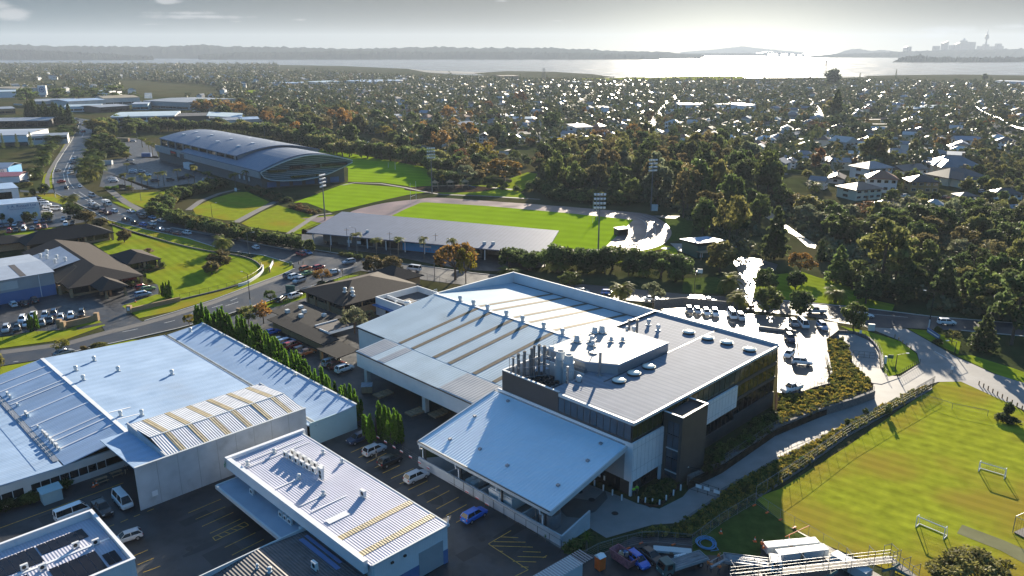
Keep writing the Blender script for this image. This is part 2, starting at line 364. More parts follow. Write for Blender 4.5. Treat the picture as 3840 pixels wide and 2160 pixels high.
sheet('saltmarsh',[(1,60,618),(1,530,610),(1,560,650),(1,100,660)],-.07, 'marsh')
sheet('saltmarsh',[(1,880,610),(1,1120,612),(1,1640,665),(1,1660,740),(1,1200,715),(1,900,690)],-.07, 'marsh')
sheet('playing_field',[(1,1830,680),(1,2370,672),(1,2340,715),(1,1860,700)],-.06, 'lawn')
sheet('pond',[(1,1090,700),(1,1145,700),(1,1150,742),(1,1090,742)],-.06, 'water')
sheet('pond',[(1,2030,950),(1,2050,910),(1,2110,885),(1,2135,895),(1,2120,930)],-.06, 'water')
sheet('creek',[(6,520,60),(6,570,40),(6,640,130),(6,800,260),(6,900,330),(6,1010,395),(6,1000,425),(6,940,410),(6,850,330),(6,760,280),(6,600,170)],-.06, 'mudflat')
# estate road and its intersection
roadL = PS((1,548,885),(1,600,920),(1,590,960),(1,540,1060),(1,480,1150),(1,425,1235),(1,398,1310),(1,400,1390),('a',830,655),('a',960,720),('a',1200,835),('a',1400,935),('a',1640,1068),(4,1100,282),(4,1420,350),(4,1700,440),(4,1990,478),(4,2215,545),(4,2222,578),(4,2120,625),(4,1900,705),(4,1600,818),(4,1300,912),(4,1090,972),(4,800,1045),(4,500,1127),(4,0,1192),(4,-500,1250))
roadR = PS((4,-500,1385),(4,0,1312),(4,350,1255),(4,600,1195),(4,1000,1108),(4,1340,1030),(4,1700,930),(4,1900,865),(4,2200,762),(4,2420,690),(4,2576,640),(5,140,592),(5,490,640),(5,640,665),(5,840,690),(5,1100,720),(5,1700,770),(5,2000,806),(5,2400,838),(6,0,852),(6,500,892),(6,1000,942),(6,1180,985),(6,1400,1018),(6,1690,1025),(6,2100,1045),(6,2700,1100),(6,2700,1005),(6,1900,942),(6,1400,880),(6,1000,842),(6,520,800),(6,0,768),(5,2000,712),(5,1500,665),(5,1000,612),(5,640,560),(5,480,545),(5,180,505),(5,0,468),('a',2576,1180),(4,2200,440),(4,1840,365),(4,1470,262),(4,1200,180),('a',2100,985),('a',1800,868),('a',1560,745),('a',1300,590),('a',1180,480),('a',1140,400),(1,590,1290),(1,605,1230),(1,645,1150),(1,670,1080),(1,692,1010),(1,712,945),(1,690,905))
mb = MB(); mb.face(*[(x,y,-.03) for x,y in roadL+roadR]); struct(mb.build('road','road_asphalt'))
for pts,nm in ((roadL[8:18],0),(roadL[18:24],0),(roadR[2:11],0),(roadR[34:45],0),(roadR[25:32],0),(roadR[17:21],0),(roadL[1:8],0)):
 mb = MB(); mb.ribbon(pts,.3,-.02,.12); struct(mb.build('kerb','kerb'))
sheet('side_street',[('a',830,655),('a',560,655),('a',300,640),('a',300,610),('a',600,640),('a',800,600)],-.025, 'road_asphalt')
# footpaths and verges
sheet('verge',[(1,590,950),(1,560,1000),(1,500,1060),(1,430,1180),(1,370,1290),(1,330,1320),(1,310,1400),(1,330,1440),(1,395,1440),(1,395,1310),(1,440,1210),(1,500,1120),(1,560,1010)],-.05, 'lawn_dry')
mb = MB(); mb.ribbon(PS((1,565,960),(1,540,1030),(1,490,1110),(1,430,1200),(1,375,1290),(1,355,1350),(1,360,1420)),2.2,-.045,-.02); struct(mb.build('footpath','footpath'))
mb = MB(); mb.ribbon(PS((4,2140,632),(4,1900,722),(4,1600,835),(4,1300,930),(4,1090,990),(4,800,1062),(4,500,1145),(4,0,1212))[::-1],3.,-.04,-.015)
pth = mb; struct(mb.build('footpath','footpath'))
sheet('verge',[('a',560,690),('a',800,670),('a',900,690),('a',1010,790),('a',960,840),('a',800,790),('a',640,740)],-.05, 'lawn_dry')
sheet('verge',[('a',1560,1010),('a',1640,1060),(4,1100,278),(4,1420,346),(4,1640,400),(4,1730,440),(4,1560,440),(4,1320,385),(4,1050,330),(4,830,245)],-.05, 'lawn_dry')
# lawns
sheet('lawn',[(4,840,225),(4,1000,295),(4,1320,388),(4,1570,442),(4,1760,475),(4,1900,510),(4,1965,560),(4,1960,610),(4,1860,665),(4,1700,720),(4,1360,812),(4,1300,790),(4,1210,760),(4,1190,700),(4,1120,660),(4,1080,620),(4,1250,575),(4,1170,510),(4,960,460),(4,820,470),(4,700,390),(4,860,340),(4,850,270)],-.05, 'lawn')
sheet('lawn',[(4,1960,470),(4,2100,500),(4,2205,548),(4,2210,580),(4,2120,618),(4,1900,700),(4,1600,808),(4,1300,900),(4,1050,950),(4,985,905),(4,1360,820),(4,1700,735),(4,1860,690),(4,1975,610),(4,1985,560),(4,1900,500)],-.055, 'lawn_dry')
sheet('lawn',[(4,920,860),(4,1180,770),(4,1300,790),(4,1355,825),(4,990,905)],-.045, 'lawn')
sheet('lawn',[(4,470,1045),(4,600,1000),(4,745,965),(4,795,1003),(4,500,1110),(4,0,1178),(4,-300,1200),(4,-300,1130),(4,100,1085),(4,250,1050)],-.045, 'lawn_dry')
sheet('lawn',[(4,-200,1345),(4,0,1318),(4,350,1261),(4,600,1201),(4,1000,1113),(4,1110,1120),(4,700,1230),(4,300,1330),(4,-200,1450)],-.055, 'lawn_dry')
sheet('lawn',[(5,-80,640),(5,60,628),(5,150,622),(4,2470,690),(4,2200,775),(4,1950,850),(4,1880,900),(4,2100,860),(4,2400,770),(4,2576,730)],-.05, 'lawn')
sheet('lawn',[(4,30,310),(4,240,290),(4,420,265),(4,430,285),(4,240,320),(4,60,360)],-.05, 'lawn')
sheet('car_park',[(4,-300,880),(4,430,770),(4,960,720),(4,1200,690),(4,1190,800),(4,930,850),(4,1000,935),(4,1090,985),(4,800,1060),(4,740,965),(4,440,1040),(4,250,1050),(4,-300,1130)],-.06, 'asphalt')
sheet('car_park',[(4,-200,300),(4,430,260),(4,700,215),(4,820,200),('a',1500,1000),('a',1300,900),('a',1000,800),('a',600,780),('a',560,840),('a',620,1060),('a',0,1110),('a',-300,1140)],-.06, 'asphalt')
# arena grounds
sheet('car_park',[('a',1540,200),('a',1900,120),('a',2350,100),('b',420,470),('b',900,640),('b',900,690),('b',480,670),('b',0,740),('a',2400,600),('a',1900,610),('a',1500,560),('a',1560,340)],-.06, 'asphalt')
sheet('car_park',[('e',1680,780),('e',2080,800),('e',2350,960),('e',2400,1100),('e',1950,1080),('e',1950,960),('e',1700,900)],-.06, 'asphalt')
sheet('lawn',[('a',1700,690),('a',2100,650),('a',2576,630),('a',2576,730),('a',2350,890),('a',2280,920),('a',1960,800),('a',1700,740)],-.05, 'lawn_dry')
sheet('lawn',[('a',1690,790),('a',1780,790),('a',2050,900),('a',2250,970),('a',2150,975),('a',1900,880)],-.05, 'lawn')
sheet('lawn',[('b',520,970),('b',770,850),('b',1030,775),('b',1180,770),('b',1450,890),('b',1330,985),('b',1050,1115),('b',900,1110),('b',560,1040)],-.05, 'lawn_dry')
sheet('lawn',[('b',1110,1150),('b',1360,1010),('b',1550,930),('b',1750,990),('b',2000,1050),('b',1680,1260),('b',1450,1230),('b',1200,1190)],-.05, 'lawn_dry')
sheet('lawn',[('b',1720,1270),('b',2040,1065),('b',2240,1045),('b',2100,1140),('b',1880,1225),('b',2000,1290)],-.05, 'lawn')
sheet('lawn',[('b',1740,900),('b',2390,660),(2,60,1385),(2,400,1410),(2,660,1449),(5,500,20),(5,250,75),(5,0,135),('b',2200,1010),('b',1900,900)],-.05, 'pitch')
sheet('playing_field',[('b',1900,250),('b',2250,270),('b',2576,330),(2,200,1180),(2,680,1270),(2,690,1449),(2,480,1400),(2,300,1375),(2,40,1370),('b',2400,640),('b',2400,480),('b',2100,340)],-.045, 'pitch')
sheet('lawn',[(2,690,1440),(2,990,1395),(2,1130,1400),(2,1400,1300),(2,1480,1310),(2,1420,1400),(2,1350,1449),(5,1400,50),(5,1000,20),(5,760,15)],-.05, 'lawn')
mb = MB(); mb.ribbon(PS(('b',2330,690),(2,100,1378),(2,300,1385),(2,480,1415),(2,640,1449),(5,760,18),(5,1100,30),(5,1500,55)),2.,-.04,-.015); struct(mb.build('footpath','footpath'))
for pts,wd in ((PS(('b',470,990),('b',620,880),('b',850,790),('b',1080,735)),3.),(PS(('b',1040,1140),('b',1300,1000),('b',1500,900),('b',1650,850)),3.5),(PS(('b',1680,1275),('b',2020,1050),('b',2200,1030)),2.5),(PS(('a',1640,600),('a',1900,800),('a',2200,960),('a',2500,1120)),3.5)):
 mb = MB(); mb.ribbon(pts,wd,-.04,-.012); struct(mb.build('footpath','footpath'))
sheet('forecourt',[(5,-300,380),(5,0,430),(5,330,470),(5,700,545),(5,1000,590),(5,1300,600),(5,1540,560),(5,1540,480),(5,1000,420),(5,400,330),(5,-300,280)],-.05, 'asphalt')
# running track
tr = spline(PS((5,-300,200),(5,0,172),(5,120,130),(5,330,82),(5,560,55),(5,720,42),(5,1000,60),(5,1320,82),(5,1700,110),(5,2050,140),(5,2300,165),(5,2420,215),(5,2490,290),(5,2470,355),(5,2380,412),(5,2200,450),(5,1900,474),(5,1530,490),(5,1100,460),(5,300,340)),4)
mb = MB(); mb.face(*[(x,y,-.03) for x,y in tr]); struct(mb.build('running_track','track'))
fld = PS((5,360,190),(5,480,130),(5,600,80),(5,640,77),(5,1100,105),(5,1700,158),(5,2205,210),(5,2090,320),(5,1975,430),(5,1700,431),(5,1535,418),(5,1300,380),(5,700,280))
mb = MB(); mb.face(*[(x,y,-.01) for x,y in fld]); struct(mb.build('playing_field','pitch'))
for k in (.25,.5,.75):                                    # lane lines round the bend
 out = PS((5,2300,165),(5,2420,215),(5,2490,290),(5,2470,355),(5,2380,412),(5,2200,450),(5,1900,474)); inn = PS((5,2215,205),(5,2240,225),(5,2250,290),(5,2220,350),(5,2130,400),(5,2000,425),(5,1800,434))
 mb = MB(); mb.ribbon(spline([lerp(b,a,k) for a,b in zip(out,inn)],5),.12,-.028,-.012); struct(mb.build('lane_line','paint_white'))
sheet('lawn',[(5,1640,492),(5,2000,465),(5,2250,440),(5,2420,395),(5,2530,420),(5,2540,470),(5,2200,545),(5,1760,530)],-.05, 'lawn')
sheet('clay_sector',[(5,2130,490),(5,2430,428),(5,2360,520),(5,2200,510)],-.03, 'mulch')
sheet('throwing_pad',[(5,2410,425),(5,2440,415),(5,2490,422),(5,2460,434)],-.02, 'concrete')
sheet('lawn',[(5,2380,210),(5,2576,190),(6,100,200),(6,60,330),(6,0,360),(5,2440,380),(5,2490,300)],-.05, 'rough_grass')
sheet('footpath',[(5,2330,175),(5,2560,180),(5,2520,200),(5,2400,195)],-.03, 'footpath')
sheet('footpath',[(5,2480,385),(6,20,390),(6,110,410),(6,150,450),(6,60,470),(5,2540,440)],-.03, 'concrete')
# park road on the right
sheet('park_road',[(6,380,830),(6,420,600),(6,380,520),(6,440,490),(6,560,500),(6,720,545),(6,700,590),(6,560,600),(6,530,830)],-.035, 'wet_asphalt')
sheet('lawn',[(6,720,620),(6,900,600),(6,1010,640),(6,1200,690),(6,1290,720),(6,1290,780),(6,1600,850),(6,1580,900),(6,1400,872),(6,980,830),(6,560,790),(6,540,680)],-.05, 'lawn')
sheet('lawn',[(6,0,650),(6,250,640),(6,380,700),(6,380,770),(6,0,755)],-.05, 'rough_grass')
# upper car park (raised terrace), driveway and entrance road
ZC = 1.6
def terrace(name,pts,z,m): mb = MB(); mb.prism([P(*p,z) for p in pts],-.1,z); return struct(mb.build(name,m))
terrace('car_park',[(5,2350,890),(6,0,872),(6,300,898),(6,560,925),(6,900,960),(6,1165,985),(6,1180,1040),(6,1085,1110),(6,1085,1220),(6,1110,1400),(9,1125,-10),(9,1000,20),(9,830,80),(9,715,60),(6,720,1360),(6,720,1160),(6,300,1020),(6,0,960)],ZC, 'wet_asphalt')
sheet('driveway',[(6,1640,1390),(6,1790,1290),(6,1770,1215),(6,1640,1120),(6,1385,1018),(6,1690,1030),(6,1850,1120),(6,2050,1235),(6,2350,1370),(6,2576,1440),(9,2700,60),(9,2700,250),(9,2300,70),(9,2100,-20),(6,1925,1432),(9,1870,0),(9,1700,78),(9,1640,112),(9,1060,402),(9,700,582),(9,300,800),(9,265,862),(9,0,1045),(8,2350,1060),(8,2000,1160),(8,1900,1100),(8,1840,1060),(8,1650,1240),(8,600,560),(8,1200,500),(8,2140,860),(8,2230,900),(8,2400,940),(8,2576,850),(9,110,720),(9,300,610),(9,700,365),(9,1000,245),(9,1437,95),(9,1440,0),(6,1500,1380)],-.035, 'concrete')
terrace('entrance_lane',[(6,1170,1050),(6,1300,1075),(6,1420,1125),(6,1480,1220),(6,1490,1330),(6,1560,1400),(6,1640,1400),(6,1500,1449),(6,1430,1440),(6,1350,1360),(6,1280,1280),(6,1250,1150),(6,1200,1110),(6,1100,1100)],.05, 'concrete')
sheet('lawn',[(6,1190,1010),(6,1400,1050),(6,1640,1125),(6,1760,1215),(6,1790,1285),(6,1640,1370),(6,1540,1395),(6,1500,1330),(6,1510,1230),(6,1430,1120),(6,1300,1065)],-.02, 'lawn')
sheet('lawn',[(6,1700,1030),(6,1900,1050),(6,2100,1130),(6,2080,1225),(6,1900,1140)],-.045, 'lawn')
sheet('lawn',[(6,2070,1235),(6,2180,1230),(6,2500,1330),(6,2700,1400),(6,2700,1500),(6,2350,1365)],-.045, 'lawn')
sheet('school_field',[(6,1930,1440),(6,2070,1360),(9,2250,0),(9,2576,210),(9,2900,420),(9,2900,1700),(9,2300,1700),(9,1300,1300),(9,1080,1210),(9,740,1040),(9,540,860),(9,735,790),(9,1240,470),(9,1700,150)],-.05, 'school_turf')
sheet('site_ground',[(9,545,850),(9,740,1040),(9,1090,1215),(9,1600,1500),(9,0,1700),(8,1700,1700),(8,1500,1449),(8,1660,1250),(8,1940,1290),(8,2200,1150),(9,60,1160)],-.06, 'asphalt')
sheet('site_grass',[(9,545,855),(9,740,1035),(9,950,1160),(9,1060,1230),(9,620,1200),(9,580,1300),(9,300,1290),(9,80,1290),(9,70,1160),(9,350,990)],-.045, 'rough_grass')
sheet('batting_strip',[(9,2110,1060),(9,2430,1180),(9,2700,1300),(9,2700,1420),(9,2400,1255),(9,2070,1125)],-.03, 'artificial_turf')
# yards of the estate
sheet('yard',[(7,-300,1000),(7,0,860),(7,1000,470),(7,2330,280),(8,100,300),(8,600,590),(8,1660,1245),(8,1470,1500),(8,1300,1800),(7,-300,1800)],-.055, 'asphalt')
sheet('yard',[(4,1880,900),(4,2300,760),(5,300,900),(5,800,1449),(8,970,170),(8,600,440),(8,600,590),(8,80,280),(8,0,150),(4,2300,1449),(4,1600,1050),(4,1400,1040)],-.058, 'asphalt')
# painted markings
def lines(pairs,w,m,z=-.02,name='painted_line'):
 mb = MB()
 for a,b in pairs: mb.ribbon([P(*a),P(*b)],w,z-.02,z)
 return struct(mb.build(name,m))
lines([((8,575,843),(8,740,765)),((8,645,892),(8,815,803)),((8,717,942),(8,885,852)),((8,790,991),(8,945,908)),((8,868,1042),(8,900,1025)),((8,505,798),(8,650,728)),((8,440,752),(8,470,740)),((8,375,712),(8,545,635)),((8,310,672),(8,440,612)),((8,250,632),(8,280,618)),((8,190,594),(8,340,520)),((8,130,555),(8,170,536)),((8,72,515),(8,210,455))],.12, 'paint_yellow',-.03)
lines([((8,1280,1105),(8,1110,1205)),((8,1110,1205),(8,1410,1400)),((8,1410,1400),(8,1310,1449)),((8,1205,1152),(8,1335,1158)),((8,1150,1188),(8,1390,1192)),((8,1140,1220),(8,1445,1229)),((8,1190,1260),(8,1220,1261)),((8,1370,1263),(8,1505,1267)),((8,1330,1300),(8,1545,1305)),((8,1295,1336),(8,1470,1341)),((8,1355,1378),(8,1412,1380)),((8,1520,1310),(8,1552,1292))],.11, 'paint_yellow',-.03)
lines([((7,1420,972),(7,1665,868)),((7,1475,1020),(7,1700,925)),((7,1525,1073),(7,1760,967)),((7,1585,1125),(7,1815,1017)),((7,1605,1155),(7,1845,1040)),((7,1845,1040),(7,1877,1063)),((7,1877,1063),(7,1625,1180)),((7,1625,1180),(7,1605,1155)),((7,1640,1140),(7,1680,1155)),((7,1690,1113),(7,1740,1128)),((7,1740,1090),(7,1795,1102)),((7,1790,1066),(7,1840,1078)),((7,1695,1232),(7,1928,1120)),((7,1750,1290),(7,1990,1170))],.11, 'paint_yellow',-.03)
lines([((7,0,1085),(7,930,745)),((7,1000,1300),(7,1115,1250)),((7,1040,1362),(7,1160,1312)),((7,1080,1420),(7,1210,1372)),((7,1010,1000),(7,1055,982)),((7,910,1042),(7,965,1018)),((7,1110,960),(7,1160,940)),((7,820,1075),(7,860,1060))],.11, 'paint_yellow',-.03)
lines([((4,625,1115),(4,730,1095)),((4,925,1055),(4,1040,1032)),((4,1240,988),(4,1320,968)),((4,280,1187),(4,385,1163)),((4,100,1282),(4,140,1275)),((4,1440,915),(4,1490,905)),((4,1600,872),(4,1680,848)),((4,1700,860),(4,1800,828)),((4,1740,820),(4,1790,800))],.14, 'paint_white',-.02)
lines([((1,632,1005),(1,618,1035)),((1,560,1135),(1,550,1160)),((1,545,1165),(1,520,1215)),((1,515,1225),(1,480,1300)),((1,478,1310),(1,490,1370)),((1,492,1375),(1,520,1430)),((1,530,1240),(1,505,1310)),((1,505,1310),(1,520,1370)),((1,520,1370),(1,560,1425)),((1,640,965),(1,695,965))],.2, 'paint_white',-.02)
lines([(('a',1190,640),('a',1520,850)),(('a',1110,650),('a',1330,775)),(('a',1780,960),('a',2000,1040)),((5,60,520),(5,120,535)),((5,0,585),(5,120,560))],.18, 'paint_white',-.02)
lines([((6,520,845),(6,800,862)),((6,820,866),(6,1000,885)),((6,1420,920),(6,1700,945)),((5,1950,760),(5,2300,790)),((6,1900,1200),(6,2060,1290))],.14, 'paint_white',-.02)
random.seed(21)
for i in range(26):                                      # patched and stained asphalt
 b_ = random.choice(((7,1100,950,2000,1300),(7,200,1000,900,1060),(8,200,500,900,900),(8,800,1050,1500,1300),(4,1900,1150,2450,1400),(4,300,800,900,1000),('a',200,1180,1000,1240)))
 x,y = random.uniform(b_[1],b_[3]),random.uniform(b_[2],b_[4]); q = P(b_[0],x,y); a = random.choice((R(45.2),R(135.2)))+random.gauss(0,.05); T = at(*q,a); l,w_ = random.uniform(1.5,7),random.uniform(.8,2.2)
 n = 4 if i % 3 else 9; mb = MB(T); z = -.047+i*.0006; mb.face(*([(-l,-w_,z),(l,-w_*1.05,z),(l*.97,w_,z),(-l,w_*.95,z)] if n == 4 else [(l*.5*math.cos(k*.7)*random.uniform(.6,1.1),w_*.8*math.sin(k*.7)*random.uniform(.6,1.1),z) for k in range(9)])); struct(mb.build('asphalt_patch' if n == 4 else 'oil_stain','asphalt_dark'))
for n,x,y in ((8,2065,975),(8,1890,872),(8,1797,812),(7,1430,1240),(8,1060,1170),(7,700,1080)):
 mb = MB(at(*P(n,x,y))); mb.lathe((0,0,-.05),[(.55,0),(.55,.03)],14); struct(mb.build('manhole_cover','black'))
sheet('wet_patch',[(8,1640,940),(8,1760,860),(8,1900,880),(8,1990,800),(8,2010,860),(8,1920,960),(8,1800,1010),(8,1700,1000)],-.03,'footpath')
# ---------------------------------------------------------------- main buildings, laid out on the estate's own axes
def B(name,label,cat,u,v): return thing(name,label,cat,UV(u,v))
EACH = {'column','gutter','newer_roof_sheet','roof_patch','notice','wall_panel','pier','transom','louvred_panel','parapet','coping','duct'}
def ub(parent,name,m,*boxes,**k):
 if name in EACH and len(boxes) > 1:
  for b in boxes: ub(parent,name,m,b)
  return
 mb = MB(UVT)
 for b in boxes: mb.box(*b)
 return mb.build(name,m,parent,**k)
def windows_u(parent,v,u0,u1,z0,z1,n,glass,out=-1,fr='trim_dark',gap=.1,name='window'):
 """a band of n windows on a wall running along u at v (out = -1: facing the camera)"""
 fm = MB(UVT); st = (u1-u0)/n
 for i in range(n):
  a = u0+i*st; g_ = MB(UVT); g_.box(a+gap/2,a+st-gap/2,min(v,v+out*.05),max(v,v+out*.05),z0+.06,z1-.06); g_.build(name,glass,parent)
 for i in range(n+1): fm.box(u0+i*st-gap/2,u0+i*st+gap/2,min(v,v+out*.1),max(v,v+out*.1),z0,z1)
 for z in (z0,z1-.07): fm.box(u0,u1,min(v,v+out*.085),max(v,v+out*.085),z,z+.07)
 return fm.build('window_frame',fr,parent)
def windows_v(parent,u,v0,v1,z0,z1,n,glass,out=-1,fr='trim_dark',gap=.1,name='window'):
 fm = MB(UVT); st = (v1-v0)/n
 for i in range(n):
  a = v0+i*st; g_ = MB(UVT); g_.box(min(u,u+out*.05),max(u,u+out*.05),a+gap/2,a+st-gap/2,z0+.06,z1-.06); g_.build(name,glass,parent)
 for i in range(n+1): fm.box(min(u,u+out*.1),max(u,u+out*.1),v0+i*st-gap/2,v0+i*st+gap/2,z0,z1)
 for z in (z0,z1-.07): fm.box(min(u,u+out*.085),max(u,u+out*.085),v0,v1,z,z+.07)
 return fm.build('window_frame',fr,parent)
def rvent(parent,u,v,z,r=.55,h=1.1,name='roof_vent'):
 mb = MB(UVT); mb.box(u-r,u+r,v-r,v+r,z-.3,z+.15); mb.lathe((u,v,z+.1),[(r*.75,0),(r*.75,h*.45),(r,h*.5),(r*1.05,h*.8),(r*.6,h),(.02,h)],12); return mb.build(name, 'trim_pale',parent)
def acunit(parent,u,v,z,s=1.,along='u',tall=1.):
 mb = MB(UVT); a,b = (.5*s,.2*s) if along == 'u' else (.2*s,.5*s); mb.box(u-a,u+a,v-b,v+b,z+.15,z+.15+.85*s*tall)
 mb.box(u-a,u-a+.08,v-b-.1,v+b+.1,z,z+.16); mb.box(u+a-.08,u+a,v-b-.1,v+b+.1,z,z+.16)
 o = mb.build('air_conditioner', 'ac_white',parent); g_ = MB(UVT)
 n = 1 if tall < 1.5 else 2
 for k in range(n):
  zc = z+.15+.425*s*(1 if n == 1 else .9+k*1.5)
  if along == 'u': g_.tube((u-.08*s,v-b-.02,zc),(u-.08*s,v-b,zc),.3*s,12)
  else: g_.tube((u-a-.02,v-.08*s,zc),(u-a,v-.08*s,zc),.3*s,12)
 g_.build('fan_grille', 'black',o); return o
# -- warehouse with white ribbed roof
W = B('warehouse', 'big white warehouse with pale ribbed roof, tan skylight strips and a high back parapet', 'warehouse',121,122)
def wz(u): return 11-(121-u)*2.7/24 if u < 121 else 11-(u-121)*2.9/28
ub(W, 'wall', 'wall_white',(97.3,100.4,136,147.2,-.1,8.1),(97.3,148.6,147,147.2,-.1,7.9),(148.5,148.8,96.3,147.2,-.1,7.9),(100,100.3,96.3,136,-.1,8.2))
mb = MB(UVT)
mb.slab([(97,96.2,wz(97)),(121,96.2,11),(121,147.4,11),(97,147.4,wz(97))],.3); mb.slab([(121,96.2,11),(148.6,96.2,wz(148.6)),(148.6,147.0,wz(148.6)),(121,147.0,11)],.3)
mb.build('roof', 'roof_white',W)
mb = MB(UVT); mb.prism([(121,147.05),(149,147.05),(149,147.4),(121,147.4)],7,[11.15]*4); mb.prism([(148.65,96.2),(149,96.2),(149,147.05),(148.65,147.05)],7,11.1); mb.build('parapet', 'wall_white',W)
ub(W, 'ridge_cap', 'trim_white',(120.6,121.4,96.2,147.4,10.96,11.1))
ub(W, 'gutter', 'trim_dark',(96.85,97,136.2,147.4,7.95,8.2),(148.2,148.62,96.5,147,8.0,8.22))
for v in (131.2,126.7,119.5,114.7,107.2,101.5):
 mb = MB(UVT); mb.slab([(97.2,v-.55,wz(97.2)+.05),(121,v-.55,11.04),(121,v+.55,11.04),(97.2,v+.55,wz(97.2)+.05)],.04)
 mb.slab([(121.4,v-.55+.9,11.0),(148.1,v+.35,wz(148.1)+.05),(148.1,v+1.45,wz(148.1)+.05),(121.4,v+1.45,11.0)],.04); mb.build('skylight', 'fibreglass_dark',W)
for v in (138,133.2,128.3,122,116.8,110.3,104.8): rvent(W,121,v,11.1,.5,1.3)
mb = MB(UVT); mb.slab([(89,97.9,7.46),(96.98,97.9,wz(97)-.03),(96.98,136.1,wz(97)-.03),(89,136.1,7.46)],.25); mb.build('lean_to_roof', 'roof_white',W)
for v0,v1 in ((98.2,108.5),(130.9,135.8),(126.2,128.4)):
 mb = MB(UVT); mb.slab([(89.2,v0,7.52),(96.7,v0,wz(96.7)+.02),(96.7,v1,wz(96.7)+.02),(89.2,v1,7.52)],.04); mb.build('newer_roof_sheet', 'roof_grey',W)
ub(W, 'lean_to_wall', 'wall_white',(89.1,89.35,97.9,136,4.0,7.2),(89.35,97.3,135.7,135.95,4.0,7.2))
ub(W, 'lean_to_gutter', 'trim_dark',(88.85,89.1,97.9,136.1,7.2,7.42))
for u,v in ((90.6,114.5),(90.6,100),(90.6,134.5)): ub(W, 'column', 'wall_pale',(u-.5,u+.5,v-.5,v+.5,-.05,4.2))
mb = MB(UVT)
for t in (0,.5,1): mb.tube((120+t,146.8,11.1),(120+t,146.8,12.3),.05);
mb.tube((120,146.8,12.3),(121,146.8,12.3),.05); mb.tube((120,146.8,11.7),(121,146.8,11.7),.05); mb.build('roof_ladder', 'trim_white',W)
# -- office block
O = B('office_building', 'dark clad office block with glass bands, white wall panels and flues on its roof', 'office building',118,81)
u0,u1,v0,v1,zr = 94,142.7,66.1,95.9,13.0
ub(O, 'wall', 'cladding_dark',(u0+.3,u1-.3,v0+.5,v1-.2,-.1,9.4),(u0,u0+.3,82.0,v1,0,13.4),(u0+.3,u1,v1-.3,v1,0,13.4),(u1-.3,u1,v0+.4,v1-.3,9.4,13.0))
mb = MB(UVT); mb.box(103.6,u1-.3,v0+.1,83.6,12.6,zr); mb.box(u0+.1,103.6,v0+.1,84.4,12.6,zr); mb.box(103.6,u1-.3,83.6,v1-.3,12.58,zr-.02); mb.build('roof', 'roof_office',O)
ub(O, 'roof_deck', 'membrane',(u0+.3,103.6,84.4,v1-.3,10.2,10.6))
ub(O, 'roof_edge', 'trim_pale',(u0-.1,u0+.3,v0-.1,82,12.7,13.25),(u0-.1,u1+.1,v0-.15,v0+.2,12.75,13.22),(u1-.3,u1+.15,v0+.2,v1,12.95,13.5),(u0-.05,u0+.35,82,v1+.05,13.4,13.55),(u0+.35,u1-.3,v1-.32,v1+.05,13.4,13.55))
ub(O, 'well_screen', 'wall_white',(103.55,103.75,84.4,v1-.3,10.6,13.3),(u0+.3,103.6,v1-.36,v1-.3,10.6,13.4))
ub(O, 'box_gutter', 'trim_dark',(103.8,u1-.4,79.75,80.05,zr-.01,zr+.03))
windows_v(O,u0,66.5,82,9.9,12.65,11, 'glass_blue')
ub(O, 'spandrel', 'trim_white',(u0-.12,u0+.1,66.1,97,9.05,9.55)); ub(O, 'sill', 'trim_dark',(u0-.05,u0+.2,66.3,82,9.55,9.9))
windows_u(O,v0+.3,94.1,102.4,9.9,12.7,6, 'glass_green'); windows_u(O,v0+.3,102.5,142.5,9.6,12.7,22, 'glass_green')
ub(O, 'louvred_panel', 'panel_white',(u0-.2,102.4,v0-.25,v0+.1,2.7,9.7),(u0-.2,u0+.15,v0+.1,67.4,2.7,9.6));
mb = MB(UVT)
for u in [94+i*1.05 for i in range(9)]: mb.box(u-.015,u+.015,v0-.27,v0-.25,2.75,9.65)
for z in (4.7,8.6): mb.box(u0-.2,102.4,v0-.27,v0-.25,z-.015,z+.015)
mb.build('panel_joint', 'wall_grey',O)
ub(O, 'column', 'trim_white',(101.9,102.35,v0-.2,v0+.2,-.1,2.7),(94.1,94.5,v0,v0+.4,-.1,2.7))
windows_u(O,v0+.55,94.6,101.8,.2,2.6,5, 'glass_dark')
ub(O, 'wall_panel', 'panel_white',(110.3,126.6,v0-.3,v0+.1,5.1,9.5))
mb = MB(UVT)
for u in [111.3+i*1.1 for i in range(14)]: mb.box(u-.015,u+.015,v0-.32,v0-.3,5.15,9.45)
for z in (6.1,8.8): mb.box(110.3,126.6,v0-.32,v0-.3,z-.015,z+.015)
mb.build('panel_joint', 'wall_grey',O)
windows_u(O,v0+.35,110.5,126.5,2.2,5.0,12, 'glass_dark')
windows_u(O,v0+.32,126.8,142.5,6.4,9.0,9, 'glass_green'); windows_u(O,v0+.33,126.8,142.5,3.0,5.9,9, 'glass_dark')
ub(O, 'spandrel', 'cladding_brown',(126.7,142.7,v0+.1,v0+.36,9.0,9.6),(126.7,142.7,v0+.1,v0+.36,5.9,6.4),(110.3,142.7,v0+.05,v0+.36,-.1,2.2),(126.7,142.7,v0+.1,v0+.36,2.2,3.0))
T_ = [(102.45,110.15,62.4,62.65,-.1,12.4),(109.9,110.15,62.65,66.1,-.1,12.4),(102.45,102.75,65.3,66.1,-.1,12.4),(102.45,102.75,62.65,62.95,-.1,12.4),(102.45,102.75,62.95,65.3,11.1,12.4),(102.45,102.75,62.95,65.3,-.1,.9)]
ub(O, 'stair_tower', 'cladding_brown',*T_); ub(O, 'stair_tower_roof', 'membrane',(102.7,110,62.6,66.1,11.6,11.9))
ub(O, 'coping', 'trim_pale',(102.4,110.2,62.35,62.7,12.4,12.48),(109.85,110.2,62.7,66.1,12.4,12.48),(102.4,102.75,62.7,66.1,12.4,12.48))
